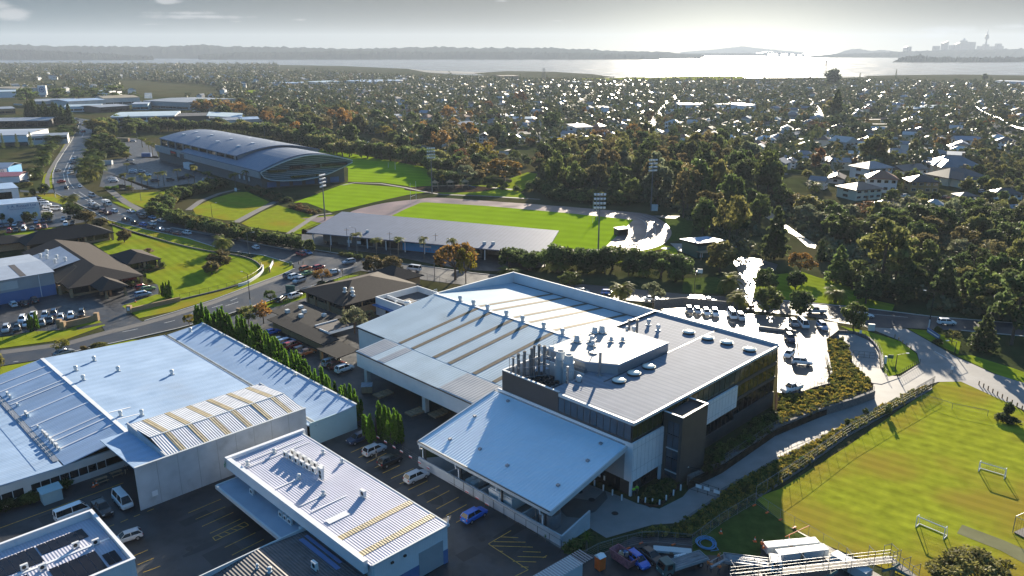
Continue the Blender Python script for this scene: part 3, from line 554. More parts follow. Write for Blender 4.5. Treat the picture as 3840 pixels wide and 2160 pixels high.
windows_v(O,102.6,62.95,65.3,.9,11.1,2, 'glass_blue')
ub(O, 'transom', 'trim_pale',(102.42,102.6,62.95,65.3,6.0,6.2),(102.42,102.6,62.95,65.3,1.8,2.0)); ub(O, 'glazing_bar', 'trim_dark',(102.44,102.6,62.95,65.3,8.6,8.7),(102.44,102.6,62.95,65.3,4.3,4.4))
mb = MB(UVT); mb.prism([(105.2,85.5),(108.4,80.3),(124.4,80.3),(124.4,95.3),(105.2,95.3)],zr,14.9); pent = mb.build('plant_room', 'wall_grey',O)
mb = MB(UVT); mb.prism([(105.0,85.4),(108.3,80.1),(124.6,80.1),(124.6,95.4),(105.0,95.4)],14.6,14.8); mb.build('plant_room_roof', 'roof_plain',pent)
mb = MB(UVT); mb.box(108.4,124.4,80.22,80.3,13.1,14.9); mb.build('plant_room_wall', 'galv',pent)
for u,v in ((105.7,78),(110.3,78.1),(114.8,78),(136.2,83),(135.9,78.3),(136.4,74.2),(136.1,69)):
 mb = MB(UVT); mb.lathe((u,v,zr-.1),[(1.25,0),(1.25,.4),(1.32,.42),(1.32,.5)],28); s_ = mb.build('skylight', 'trim_dark',O)
 mb = MB(UVT); mb.lathe((u,v,zr+.38),[(1.3,0),(1.1,.14),(.7,.24),(.3,.28),(.01,.29)],28); mb.build('skylight_dome', 'dome_glass',s_,smooth=True)
# rooftop plant
for i,(u,v,h) in enumerate(((95.6,94.6,5.0),(95.9,93.6,5.8),(96.5,92.6,6.4),(97.2,91.9,5.6),(98.2,92.4,6.6),(99.3,91.6,7.2),(99.1,92.6,6.8),(99.9,90.8,7.0))):
 mb = MB(UVT); r = .26 if i % 3 else .2; mb.tube((u,v,10.5),(u,v,11+h),r,12); mb.tube((u,v,11+h-.35),(u,v,11+h),r+.06,12); mb.build('flue', 'pole_grey',O)
mb = MB(UVT)
for (a,b) in (((95,95),(95.3,92.6)),((95.3,92.6),(100.3,89.9)),((95,95),(100,92.9)),((100,92.9),(100.3,89.9))):
 for z in (12.5,14.4,16): mb.tube((*a,z),(*b,z),.05,5)
for q in ((95,95),(95.3,92.6),(97.8,91.3),(100.3,89.9),(100,92.9),(97.5,94)): mb.tube((*q,10.6),(*q,16.1),.06,5)
mb.build('flue_frame', 'galv',O)
for u,v in ((102.6,89.2),(102.2,86.9)):
 mb = MB(UVT); mb.lathe((u,v,10.6),[(1.05,0),(1.05,3.2),(1.12,3.2),(1.12,3.3),(1.0,3.3),(1.0,4.6),(1.12,4.6),(1.12,4.7),(.95,4.7),(.72,6.1),(.6,6.1),(.6,5.0),(.01,5.0)],20); mb.build('extractor_stack', 'trim_pale',O)
for k in range(16):
 u = 96.0+(k % 4)*1.15; v = 91.0-(k//4)*1.25; mb = MB(UVT); mb.lathe((u,v,11.9),[(.5,0),(.5,.3),(.42,.34),(.4,.1),(.01,.1)],12); mb.build('chiller_fan', 'black',O)
ub(O, 'chiller', 'galv',(95.4,100.2,86.6,91.7,10.6,11.9)); ub(O, 'plant_cover', 'roof_plain',(99.5,102.2,91.6,94.2,12.6,12.7),(99.6,99.7,91.7,91.8,10.6,12.6),(102,102.1,91.7,91.8,10.6,12.6))
ub(O, 'pipe_rack', 'steel',*[(94.45,94.65,85,95.2,13.1+i*.0,13.25) for i in range(1)],(94.9,95.05,85,95,12.9,13.05),(95.2,95.4,85,94.6,12.7,12.85))
for u,v,z,h,r in ((105.6,82.3,zr,4.6,.26),(98.6,84.0,12.7,3.6,.2),(109.5,87,15.1,1.5,.08)):
 mb = MB(UVT); mb.tube((u,v,z-.2),(u,v,z+h),r,12); mb.box(u-.6,u+.6,v-.6,v+.6,z-.05,z+.06); mb.build('flue', 'steel',O)
for u,v,s in ((112,93.2,.8),(114.2,91.2,.7),(112.5,89.6,.6),(119.6,93.0,.9),(118.3,93.8,.8),(117,88.6,.5),(118.6,87,.5)):
 mb = MB(UVT); mb.prism([(u-s,v-s),(u+s,v-s),(u+s,v+s),(u-s,v+s)],15.1,15.3); mb.lathe((u,v,15.2),[(s*.95,0),(s*.7,s*1.3),(s*.45,s*1.35),(.02,s*1.35)],4); mb.build('roof_fan', 'trim_pale',O)
for u,v in ((127.5,92.5),(128.4,91.4),(133,88.5),(134.5,92)): rvent(O,u,v,zr,.45,1.3, 'roof_fan')
for u,v in ((127.3,91.9),(128.6,90.8)):
 mb = MB(UVT); mb.tube((u,v,zr),(u,v,zr+3),.24,10); mb.tube((u,v,zr+2.7),(u,v,zr+3),.34,10); mb.build('flue', 'pole_grey',O)
ub(O, 'duct', 'steel',(104,104.9,84.8,88.5,12.9,13.8),(100.6,101.4,84.7,86.2,11,12.2)); mb = MB(UVT)
for i in range(6): mb.tube((110+i*.8,95.75,13.55),(110+i*.8,95.75,14.6),.04,5)
mb.tube((110,95.75,14.6),(114,95.75,14.6),.04,5); mb.tube((110,95.75,14.1),(114,95.75,14.1),.04,5); mb.tube((110,95.75,14.6),(110,97.5,14.6),.04,5); mb.tube((112,97.5,11.5),(112,97.5,14.6),.04,5); mb.tube((110,97.5,11.5),(110,97.5,14.6),.04,5); mb.build('roof_railing', 'trim_white',O)
rvent(O,100.8,83.2,12.85,.55,1.2)
for u,v in ((104.5,95.2),(105.6,94.2)): rvent(O,u,v,13.4,.6,2.0)
ub(O, 'entrance_door', 'glass_dark',(u0-.05,u0+.3,68.5,79,.1,2.5)); ub(O, 'lower_wall', 'wall_grey',(u0-.15,u0+.28,67.4,96.5,2.7,9.0)); ub(O, 'base_wall', 'cladding_dark',(u0-.02,u0+.25,79,96.5,0,2.7))
ub(O, 'notice', 'red',(u0-.1,u0-.05,74.4,74.9,1.3,1.9)); ub(O, 'notice', 'trim_white',(u0-.1,u0-.05,75.4,75.8,1.2,2.1),(u0-.1,u0-.05,72.3,73.2,1.0,1.5),(u0-.1,u0-.05,71.3,71.6,.8,1.6))
# -- open sided canopy
K = B('loading_canopy', 'wide pale blue single pitch roof on white posts over the service yard', 'canopy',85,83)
mb = MB(UVT); mb.slab([(75.7,67.2,5.05),(93.8,67.2,8.8),(93.8,97.8,8.8),(75.7,97.8,5.05)],.18); mb.build('roof', 'roof_canopy',K)
mb = MB(UVT); mb.box(75.55,75.75,67.2,98.1,4.35,5.1); mb.slab([(75.7,67.0,5.15),(94,67.0,8.95),(94,67.22,8.95),(75.7,67.22,5.15)],.85); mb.slab([(75.7,97.75,5.2),(94,97.75,9.0),(94,98.05,9.0),(75.7,98.05,5.2)],.5); mb.build('fascia', 'trim_pale',K)
ub(K, 'gutter', 'trim_dark',(75.4,75.56,67.2,98.1,5.0,5.1))
for v in (69,78.3,88,97.4):
 ub(K, 'column', 'trim_dark',(76.5,76.75,v-.12,v+.12,-.1,4.9)); mb = MB(UVT); mb.path([(75.6,v+.3,4.4),(75.7,v+.3,3.7),(76.3,v+.3,3.3),(76.3,v+.3,0)],.12,8); mb.build('downpipe', 'trim_white',K)
for u,v in ((79,93.5),(86,94.8),(92.6,93),(92,71),(87.5,70),(80.5,70),(79.5,80),(80,87)): ub(K, 'roof_vent', 'galv',(u-.25,u+.25,v-.25,v+.25,5+ (u-75.7)*.207,5.35+(u-75.7)*.207))
mb = MB(UVT); mb.prism([(75.9,65.4),(76.15,65.4),(76.15,98.5),(75.9,98.5)],-.1,1.7); mb.prism([(76.15,65.15),(82.5,65.15),(82.5,65.4),(75.9,65.4)],-.1,[1.6,3.0,3.0,1.6]); tag(mb.build('yard_wall', 'tilt_slab'), 'long low pale concrete wall closing the service yard under the canopy', 'wall')
for v in (73.5,83,91):
 mb = MB(UVT); mb.box(76.2,82.5,v-.12,v+.12,-.1,1.6); tag(mb.build('bay_divider', 'tilt_slab'),{73.5:'low concrete divider beside the round tank under the canopy',83:'low concrete divider between the white tanks under the canopy',91:'low concrete divider at the empty end of the canopy bays'}[v], 'wall', 'bay dividers under the canopy')
mb = MB(UVT); mb.lathe((79,70.2,0),[(1.7,0),(1.7,2.3),(1.55,2.35),(1.5,1.9),(.01,1.9)],24); tk = tag(mb.build('round_tank', 'galv'), 'round open steel tank at the near end of the canopy yard', 'tank')
mb = MB(UVT); mb.path([(77.2,71.5,0),(77.2,71.5,3.4),(78.6,71,3.4),(78.6,71,2.2)],.12,8); mb.build('pipe', 'steel',tk)
mb = MB(UVT); mb.box(77,80.5,76.5,81.8,.2,2.2); mb.box(77.2,80.3,76.7,81.6,2.2,2.35); tag(mb.build('storage_tank', 'ac_white'), 'white rectangular lidded tank in the middle canopy bay', 'tank')
mb = MB(UVT)
for i in range(3):
 for j in range(2): mb.box(77.2+i*1.2,78.2+i*1.2,85.5+j*1.2,86.5+j*1.2,.1+0,1.2); mb.box(77.3+i*1.2,78.1+i*1.2,85.6+j*1.2,86.4+j*1.2,1.2,1.3)
tag(mb.build('crate_stack', 'ac_white'), 'pallet of white plastic containers in the canopy bay', 'containers')
# -- long blue-roofed building on the left
E_ = B('factory', 'huge low factory with a broad blue-grey roof, white skylight bars and a row of vents', 'factory',48,150)
ub(E_, 'wall', 'wall_teal',(76.2,76.5,118.1,184.3,-.1,4.9),(66.4,76.5,118,118.2,-.1,4.6),(20,76.3,184.2,184.5,-.1,4.0))
ub(E_, 'front_wall', 'wall_pale',(-8,41,134.9,135.2,-.1,1.0),(-8,41,134.8,135.2,2.5,3.8)); windows_u(E_,134.9,-8,24,1.0,2.5,20, 'glass_dark',fr='trim_pale'); windows_u(E_,134.9,25,36.5,1.0,2.5,8, 'glass_dark',fr='trim_pale')
ub(E_, 'pier', 'wall_pale',(24,25,134.8,135.2,-.1,2.6)); ub(E_, 'back_wall', 'wall_pale',(-8,20,184.2,184.5,-.1,3.8))
mb = MB(UVT)
mb.slab([(67.9,118,4.2),(76.5,118,5.0),(76.5,184.5,5.0),(67.9,184.5,4.2)],.2)
mb.slab([(41,134.7,5.7),(67.2,134.7,4.25),(67.2,184.6,4.25),(41,184.6,5.7)],.2)
mb.slab([(30.2,134.7,3.95),(41,134.7,5.7),(41,184.6,5.7),(30.2,184.6,3.95)],.2); mb.slab([(-8,134.7,4.9),(30,134.7,3.9),(30,184.6,3.9),(-8,184.6,4.9)],.2); mb.slab([(66.2,118.3,4.2),(67.3,118.3,4.2),(67.3,134.7,4.2),(66.2,134.7,4.2)],.2); mb.build('roof', 'roof_blue',E_)
ub(E_, 'valley_gutter', 'trim_dark',(67.25,67.85,118,184.5,3.7,3.75)); ub(E_, 'upstand', 'trim_pale',(67.85,67.95,118,184.5,3.7,4.28),(67.15,67.25,118.3,184.5,3.7,4.33))
ub(E_, 'ridge_cap', 'trim_white',(40.6,41.3,134.7,184.6,5.7,5.78)); ub(E_, 'roof_edge', 'trim_pale',(76.4,76.75,118,184.6,4.9,5.15),(-8,67,184.5,184.7,3.7,4.2))
for v in (179.5,175.5,169,167.3,160.5,154,146.6,144.6,141):
 mb = MB(UVT); mb.slab([(30.4,v-.22,4.04),(40.5,v-.22,5.68),(40.5,v+.22,5.68),(30.4,v+.22,4.04)],.03); mb.build('skylight', 'trim_white',E_)
for v,d in ((172.5,.9),(170.6,.8),(165.5,.7),(159.8,1.0),(158.9,.9),(152.5,.6),(149.6,.7),(148.2,.9),(147.0,.9),(145.2,.9),(143.6,1.0),(141.9,1.0),(140.6,.7)): acunit(E_,31.2,v,3.95,d, 'v',1.0)
ub(E_, 'walkway', 'galv',(29.2,30.1,137,172,4.0,4.06)); mb = MB(UVT)
for i in range(18): mb.tube((29.2,137.5+i*2,4),(29.2,137.5+i*2,4.9),.03,4)
mb.tube((29.2,137.5,4.9),(29.2,172,4.9),.03,4); mb.build('walkway_rail', 'galv',E_)
for u,v in ((48.8,176.2),(50.4,166.8),(44,172.5),(43.4,166),(72.3,181.5),(58,158)): rvent(E_,u,v,4.25+(67.2-u)*.055 if u < 67 else 4.5,.4,1.1)
for v in (182,172,161,150,139,128): rvent(E_,75.8,v,4.95,.35,.6)
for u,v in ((42.6,143.5),(45.5,141.2)): rvent(E_,u,v,5.55,.35,1.1)
mb = MB(UVT); mb.slab([(41.5,146.2,5.72),(45.4,146.2,5.5),(45.4,146.5,5.5),(41.5,146.5,5.72)],.03); mb.slab([(41.5,142.2,5.72),(45.4,142.2,5.5),(45.4,142.5,5.5),(41.5,142.5,5.72)],.03); mb.build('skylight', 'trim_white',E_)
# -- concrete hall
Hl = B('concrete_hall', 'tall tilt slab concrete hall with a ridged roof striped by tan fibreglass strips', 'hall',53,127)
ub(Hl, 'wall', 'tilt_slab',(36,66.2,118.7,118.95,-.1,7.5),(66,66.2,118.95,135.4,-.1,7.4),(41,41.25,118.95,135.6,3.4,7.6),(41.25,66,135.3,135.5,-.1,7.2))
mb = MB(UVT)
for i in range(1,9): mb.box(36+i*3.33-.04,36+i*3.33+.04,118.68,118.7,0,7.4)
mb.build('panel_joint', 'wall_grey',Hl)
mb = MB(UVT); mb.slab([(41.3,118.95,7.35),(65.95,118.95,7.35),(65.95,125.8,8.3),(41.3,125.8,8.3)],.15); mb.slab([(41.3,125.8,8.3),(65.95,125.8,8.3),(65.95,135.6,7.15),(41.3,135.6,7.15)],.15); mb.build('roof', 'roof_hall',Hl)
ub(Hl, 'ridge_cap', 'trim_pale',(41.3,65.9,125.65,125.95,8.27,8.36)); ub(Hl, 'coping', 'trim_pale',(36,66.3,118.6,118.98,7.5,7.58))
for i in range(6):
 u = 44.0+i*3.9; mb = MB(UVT); mb.slab([(u-.5,119.05,7.4),(u+.5,119.05,7.4),(u+.5,125.65,8.33),(u-.5,125.65,8.33)],.03); mb.slab([(u-.5,125.95,8.33),(u+.5,125.95,8.33),(u+.5,135.5,7.2),(u-.5,135.5,7.2)],.03); mb.build('skylight', 'fibreglass',Hl)
mb = MB(UVT); mb.slab([(36.3,119,7.0),(41,119,7.0),(41,135.3,6.1),(36.3,135.3,6.1)],.2); mb.build('side_canopy', 'roof_blue',Hl)
ub(Hl, 'sign', 'trim_white',(38,38.9,118.63,118.68,1.6,2.5))
# -- white building with ribbed roof, front centre
F_ = B('workshop', 'white workshop with a ribbed pale roof, two tan skylight strips and rooftop units', 'workshop',55,94)
ub(F_, 'wall', 'wall_white',(49.3,61.8,74.2,74.45,2.2,6.0),(61.55,61.8,74.45,113,2.2,6.0),(49.2,49.45,74.45,113,3.3,6.0),(49.3,61.8,112.8,113.0,-.1,6))
ub(F_, 'lower_wall', 'wall_blue',(49.3,56.6,74.2,74.44,-.1,2.2),(60.9,61.8,74.2,74.44,-.1,2.2),(61.55,61.79,74.45,113,-.1,2.2),(49.3,49.5,74.45,113,-.1,3.3))
ub(F_, 'parapet', 'trim_white',(48.2,48.9,75,113.6,4.7,6.55),(48.2,62.6,113,113.7,5.4,6.6)); ub(F_, 'roof_edge', 'trim_pale',(61.75,62.0,74,113,5.9,6.25),(48.9,62.0,73.9,74.2,5.85,6.2))
mb = MB(UVT); mb.slab([(48.9,74.1,6.0),(61.8,74.1,6.2),(61.8,113.1,6.2),(48.9,113.1,6.0)],.2); mb.build('roof', 'roof_ribbed',F_)
for v in (82.2,77.2):
 mb = MB(UVT); mb.slab([(48.9,v-.55,6.06),(61.8,v-.55,6.26),(61.8,v+.55,6.26),(48.9,v+.55,6.06)],.05); mb.build('skylight', 'fibreglass',F_)
ub(F_, 'roof_patch', 'trim_white',(50.2,53.6,86.0,87.2,6.1,6.16),(49.2,61,108.9,109.1,6.2,6.25),(49.2,61,110.6,110.8,6.2,6.25),(49.6,53.3,99.8,100,6.1,6.15),(49.6,53.5,93,93.2,6.1,6.15),(50,56,90.4,90.6,6.12,6.18))
for i in range(6):
 for s_ in (0,1.7): acunit(F_,55.6+i*.1+s_*.7,107.4-i*1.55-s_*.2,6.2,1.0, 'v')
acunit(F_,55.9,97.2,6.25,1.1, 'v',2.); acunit(F_,57.6,88.5,6.2,1.1, 'v')
for u,v in ((53.6,99.9),(53.7,93.1),(61,99.2),(50,109.5),(60.5,104),(55,110)): rvent(F_,u,v,6.2,.3,.7)
ub(F_, 'verandah_roof', 'roof_plain',(45.6,49.2,88.5,111.5,3.2,3.4)); ub(F_, 'verandah_fascia', 'trim_pale',(45.3,45.6,88.5,111.7,2.9,3.5),(45.6,49.2,111.5,111.8,2.9,3.5))
for v in (105.3,96.4,95.1,93.8,90.6): acunit(F_,48.3,v,3.4,.9, 'v')
ub(F_, 'roller_door', 'wall_grey',(56.6,60.9,74.15,74.25,0,4.0)); mb = MB(UVT)
mb.box(56.6,60.9,74.13,74.16,0,.1)
for u in (52.1,54.2): mb.box(u-.2,u+.2,73.95,74.2,4.8,5.05)
mb.build('wall_light', 'black',F_)
fg = MB(UVT)
for q in (((47.9,113.3,5.0),(48.3,113.75,6.0)),((48.3,113.75,6.0),(48.9,113.75,5.3)),((48.0,113.75,5.3),(49.0,113.75,5.3)),((48.7,113.75,5.8),(48.7,113.75,4.8))): fg.tube(q[0],q[1],.09,5)
fg.build('painted_mark', 'green_sign',F_)
for u,v in ((61.9,74.1),): mb = MB(UVT); mb.tube((u,v,6.2),(u,v,7.4),.07,6); mb.build('roof_pipe', 'trim_white',F_)
# -- solar roofed building, bottom left
G_ = B('solar_building', 'white parapet building with solar panels and fans on its ribbed roof', 'building',20,108)
ub(G_, 'wall', 'wall_white',(-5,28.5,99.6,99.85,-.1,4.6),(28.25,28.5,99.85,116.2,-.1,4.6),(-5,28.25,115.95,116.2,-.1,4.6)); ub(G_, 'parapet_cap', 'trim_white',(-5,28.6,99.5,99.95,4.6,4.75),(28.15,28.6,99.95,116.3,4.6,4.75),(-5,28.15,115.85,116.3,4.6,4.75))
mb = MB(UVT); mb.slab([(-5,99.9,3.6),(28.2,99.9,3.6),(28.2,107.8,4.05),(-5,107.8,4.05)],.2); mb.slab([(-5,107.8,4.05),(28.2,107.8,4.05),(28.2,115.9,3.6),(-5,115.9,3.6)],.2); mb.build('roof', 'roof_ribbed',G_); ub(G_, 'ridge_cap', 'trim_white',(-5,28,107.6,108,4.05,4.12))
def zg(v): return 4.05-abs(v-107.8)*.057+.12
for (a,b,c,d) in ((20.2,26.2,110.5,113.5),(14.5,20,108.6,113.5),(19.8,25.6,101.2,106.2),(13,17.5,103,107),(8,12.5,108.8,113.8),(25.9,27.6,101.8,104.6)):
 n = max(2,int((b-a)/1.05)); st = (b-a)/n
 for i in range(n):
  mb = MB(UVT); mb.slab([(a+i*st+.03,c,zg(c)),(a+(i+1)*st-.03,c,zg(c)),(a+(i+1)*st-.03,d,zg(d)),(a+i*st+.03,d,zg(d))],.05); mb.build('solar_panel', 'solar',G_)
for u,v in ((17.6,108.4),(24,108.8),(26.2,107.6),(19.3,106.7)): acunit(G_,u,v,4.0,.9)
for u,v in ((14.5,105.5),(15.4,104.9),(14,104)): rvent(G_,u,v,4,.5,1.2)
# -- dark ribbed roof at the bottom edge
D_ = B('shed', 'low shed with a dark weathered ribbed roof against the white workshop', 'shed',42,84)
mb = MB(UVT); mb.slab([(33,70,3.6),(41,70,4.5),(41,90,4.5),(33,90,3.6)],.2); mb.slab([(41,70,4.5),(48.95,70,3.9),(48.95,90,3.9),(41,90,4.5)],.2); mb.build('roof', 'roof_dark',D_)
ub(D_, 'wall', 'wall_grey',(33.2,48.8,89.7,89.9,-.1,3.7),(33.2,33.4,70,89.7,-.1,3.4)); ub(D_, 'roof_edge', 'trim_pale',(33,49,90,90.2,3.6,4.5))
for u,m_ in ((43.6,'fibreglass'),(42.4,'trim_white')): mb = MB(UVT); mb.slab([(u-.4,78,4.5-(u-41)*.075),(u+.4,78,4.44-(u-41)*.075),(u+.4,89,4.44-(u-41)*.075),(u-.4,89,4.5-(u-41)*.075)],.03); mb.build('skylight',m_,D_)
acunit(D_,44.6,81,4.3,1.1, 'v'); rvent(D_,40,84.5,4.4,.3,.7); rvent(D_,39.3,86.5,4.3,.2,.6)
mb = MB(UVT); mb.slab([(46.6,79,4.14),(47.3,79,4.1),(47.3,88.5,4.1),(46.6,88.5,4.14)],.06); mb.slab([(47.7,80,4.06),(48.2,80,4.04),(48.2,88.8,4.04),(47.7,88.8,4.06)],.06); mb.build('roof_flashing', 'wall_blue',D_)
mb = MB(UVT); mb.prism([(25.6,131),(28.4,131),(28.4,133),(25.6,133)],0,2.1); mb.slab([(25.4,130.8,2.1),(28.6,130.8,2.1),(28.6,133.2,2.3),(25.4,133.2,2.3)],.08); tag(mb.build('storage_shed','green_steel'), 'small green garden shed against the factory wall', 'shed'); bpy.data.objects['storage_shed'].data.materials[0] = MATS['wall_teal']
# ---------------------------------------------------------------- other buildings
def hipmesh(L_,D,ze,zr,T,ends='hh',th=.22):
 """a pitched roof on an L_ x D rectangle; each end hipped (h) or gabled (g)"""
 mb = MB(T)
 if L_ >= D:
  a = D/2 if ends[0] == 'h' else 0; b = L_-D/2 if ends[1] == 'h' else L_; r0,r1 = (a,D/2,zr),(b,D/2,zr)
 else:
  a = L_/2 if ends[0] == 'h' else 0; b = D-L_/2 if ends[1] == 'h' else D; r0,r1 = (L_/2,a,zr),(L_/2,b,zr)
 c = [(0,0,ze),(L_,0,ze),(L_,D,ze),(0,D,ze)]; lo = [(x,y,ze-th) for x,y,z in c]
 if L_ >= D: fs = [[0,1,5,4],[1,2,5],[2,3,4,5],[3,0,4]]
 else: fs = [[0,1,4],[1,2,5,4],[2,3,5],[3,0,4,5]]
 mb.add(c+[r0,r1]+lo,fs+[[6,9,8,7],[0,6,7,1],[1,7,8,2],[2,8,9,3],[3,9,6,0]]); return mb
def wing(parent,p0,p1,D,ze,zr,over,wall_m,roof_m,ends='hh',sill=1.1,nwin=0,post=0,glass='glass_dark'):
 T = frame(p0,p1); L_ = dist(p0,p1)
 hipmesh(L_,D,ze,zr,T,ends).build('roof',roof_m,parent)
 mb = MB(T); o = over
 if nwin:
  mb.box(o,L_-o,o,D-o,-.1,sill); mb.box(o+.25,L_-o-.25,o+.25,D-o-.25,sill,ze-.2); mb.build('wall',wall_m,parent)
  w_ = (L_-2*o)/nwin
  for i in range(nwin):
   g_ = MB(T); g_.box(o+i*w_+.25,o+(i+1)*w_-.25,o+.15,o+.3,sill,ze-.22); g_.build('window',glass,parent)
  nd_ = max(1,int((D-2*o)/w_)); wd = (D-2*o)/nd_
  for i in range(nd_): g_ = MB(T); g_.box(L_-o-.3,L_-o-.15,o+i*wd+.25,o+(i+1)*wd-.25,sill,ze-.22); g_.build('window',glass,parent)
 else: mb.box(o,L_-o,o,D-o,-.1,ze-.2); mb.build('wall',wall_m,parent)
 for i in range(post):
  c_ = MB(T); x = o*.5+(L_-o)*i/max(1,post-1); c_.box(x-.35,x+.35,.3,1.0,-.1,ze-.2); c_.build('column',wall_m,parent)
# tiled complex on the left
def P2(n,x,y): return P(n,x,y)
b1 = thing('tiled_office', 'sprawling single storey office with dark brown tiled hip roofs and stone columns beside the lawn', 'office building',(-135,245))
wing(b1,(-173.4,272.8),(-152.3,294.5),14,3.0,6.4,1.4, 'brick_tan', 'tile_dark',sill=.8,nwin=5,post=4)
wing(b1,(-205,262),(-176,281),13,2.8,4.6,1.0, 'brick_tan', 'tile_dark',sill=.8)
wing(b1,(-129.8,220.1),(-114.1,234.5),58,3.0,6.0,1.5, 'brick_tan', 'tile_brown', 'hg',sill=.6,nwin=4,post=3)
wing(b1,(-136.5,226),(-125,236.5),22,2.9,5.0,1.2, 'brick_tan', 'tile_dark', 'hg')
wing(b1,(-125.1,247),(-117.3,254.8),17,3.0,5.2,1.2, 'brick_tan', 'tile_brown',sill=.6,nwin=3,post=3)
wing(b1,(-118.9,217.5),(-113.4,223.2),9,3.0,5.0,4.2, 'brick_tan', 'tile_brown', 'hg')
for x,y in ((805,803),(945,778),(762,777),(453,775),(537,787)):
 q = P(4,x,y); c_ = MB(); c_.lathe((q[0],q[1]+.3,-.1),[(.62,0),(.5,1.2),(.4,1.25),(.4,2.9)],4); c_.build('column', 'brick_tan',b1)
mb = MB(frame((-129.8,220.1),(-114.1,234.5))); mb.slab([(-3,22,3.2),(9.5,22,5.85),(9.5,46,5.85),(-3,46,3.2)],.1); mb.build('metal_roof', 'roof_plain',b1)
for i,(x,y) in enumerate(((2,40),(3,36),(4.5,42),(5,32),(6,26),(3.5,28))): mb = MB(frame((-129.8,220.1),(-114.1,234.5))); mb.lathe((x,y,3.6+x*.2),[(.4,0),(.4,1.2),(.6,1.3),(.5,1.7),(.01,1.8)],10); mb.build('roof_vent', 'trim_pale',b1)
for k in range(2):
 mb = MB(frame((-205,262),(-176,281)))
 for i in range(5): mb.slab([(8+k*7+i*1.15,1.2,3.05),(9.05+k*7+i*1.15,1.2,3.05),(9.05+k*7+i*1.15,4.6,4.0),(8+k*7+i*1.15,4.6,4.0)],.08)
 mb.build('solar_panel', 'glass_blue',b1)
# grey and blue warehouse beside it
b2 = thing('metal_warehouse', 'grey and blue walled warehouse with shiny low metal roofs next to the tiled office', 'warehouse',(-150,225))
dv = (-.724,-.69); p1 = (-136,224.5); p0 = (p1[0]+dv[0]*46,p1[1]+dv[1]*46); T = frame(p0,p1)
mb = MB(T); mb.box(0,46,0,28,3.2,7.0); mb.box(0,30,28,52,3.2,7.6); mb.build('wall','wall_grey',b2); mb = MB(T); mb.box(0,46.02,-.02,28,-.1,3.2); mb.build('painted_wall','wall_blue',b2)
mb = MB(T); mb.slab([(-.2,-.3,7.0),(46.3,-.3,7.0),(46.3,14,7.7),(-.2,14,7.7)],.15); mb.slab([(-.2,14,7.7),(46.3,14,7.7),(46.3,28.3,7.0),(-.2,28.3,7.0)],.15); mb.slab([(-.2,28.3,7.9),(30.3,28.3,7.9),(30.3,52,7.6),(-.2,52,7.6)],.15); mb.build('roof','roof_plain',b2)
for x in (14,30,37.5): mb = MB(T); mb.slab([(x,.2,7.06),(x+1.6,.2,7.06),(x+1.6,13.8,7.74),(x,13.8,7.74)],.03); mb.build('skylight','membrane',b2)
for x,y in ((22,6),(24,7),(26,20)): mb = MB(T); mb.box(x,x+1.8,y,y+2.4,7.2,8.1); mb.build('roof_unit','trim_pale',b2)
for x in (12,31): mb = MB(T); mb.box(x,x+5.5,-.06,0,3.9,6.2); mb.build('wall_sheet','wall_pale',b2)
mb = MB(T); mb.path([(42,-.1,6.8),(42,-.1,0)],.1); mb.build('downpipe','trim_white',b2)
# white supplier's shop with lettered wall
b3 = thing('supplier_shop', 'white electrical supplier shop with dark lettering along its side wall', 'shop',(-215,340))
p1 = (-203,333.4); dv = (-12.8/15.15,-8.1/15.15); p0 = (p1[0]+dv[0]*45,p1[1]+dv[1]*45); T = frame(p0,p1); hw = 7.6
mb = MB(T); mb.box(0,45,0,.3,-.1,hw); mb.box(0,44.7,.3,22,-.1,5.6); mb.build('wall','panel_white',b3); mb = MB(T); mb.slab([(0,.3,6.0),(44.9,.3,6.0),(44.9,22,6.3),(0,22,6.3)],.2); mb.build('roof','roof_blue',b3)
mb = MB(T); mb.box(33.2,44.2,-.06,0,4.5,7.3); sg = mb.build('sign','trim_white',b3)
def text(s,size,T,x,y,z,m,parent,name='lettering',depth=.02,flat=False,a=0.,sx=1.):
 """lettering standing upright on a wall (or lying flat) in the local frame T"""
 cu = bpy.data.curves.new(name, 'FONT'); cu.body = s; cu.size = size; cu.extrude = depth; cu.align_x = 'CENTER'; cu.align_y = 'CENTER'; cu.space_character = 1.05
 cu.materials.append(MATS[m]); o = bpy.data.objects.new(name,cu); COL.objects.link(o); me = bpy.data.meshes.new_from_object(o); bpy.data.objects.remove(o); o = bpy.data.objects.new(name,me); COL.objects.link(o)
 o0 = T((x,y,z)); o1 = T((x+1,y,z)); rz = math.atan2(o1[1]-o0[1],o1[0]-o0[0])
 q = parent; l = list(o0)
 while q is not None: l = [l[i]-q.location[i] for i in range(3)]; q = q.parent
 o.location = l; o.rotation_euler = (0 if flat else math.pi/2,0,rz+a); o.scale = (sx,1,1); o.parent = parent; return o
text('J. A. Russell Ltd',1.55,T,38.7,-.1,6.35, 'wall_blue',sg,depth=.03); text('ELECTRICAL & DATA SUPPLIERS',.62,T,38.7,-.1,5.15, 'wall_blue',sg)
p1 = (-241,381.4); p0 = (p1[0]-46*.6,p1[1]-46*.8*.6); T = frame(p0,(p1[0],p1[1])); L_ = dist(p0,p1)
b4 = thing('showroom', 'white showroom with big dark square windows behind the lettered shop', 'showroom',p1)
mb = MB(T); mb.box(0,L_,0,20,-.1,5.2); mb.build('wall','panel_white',b4); mb = MB(T); mb.box(-.2,L_+.2,-.2,20.2,5.2,5.5); mb.build('roof','roof_blue',b4)
for k in range(4): mb = MB(T); mb.box(L_-3-k*8-5.5,L_-3-k*8,-.06,0,.3,3.8); mb.build('window','glass_dark',b4)
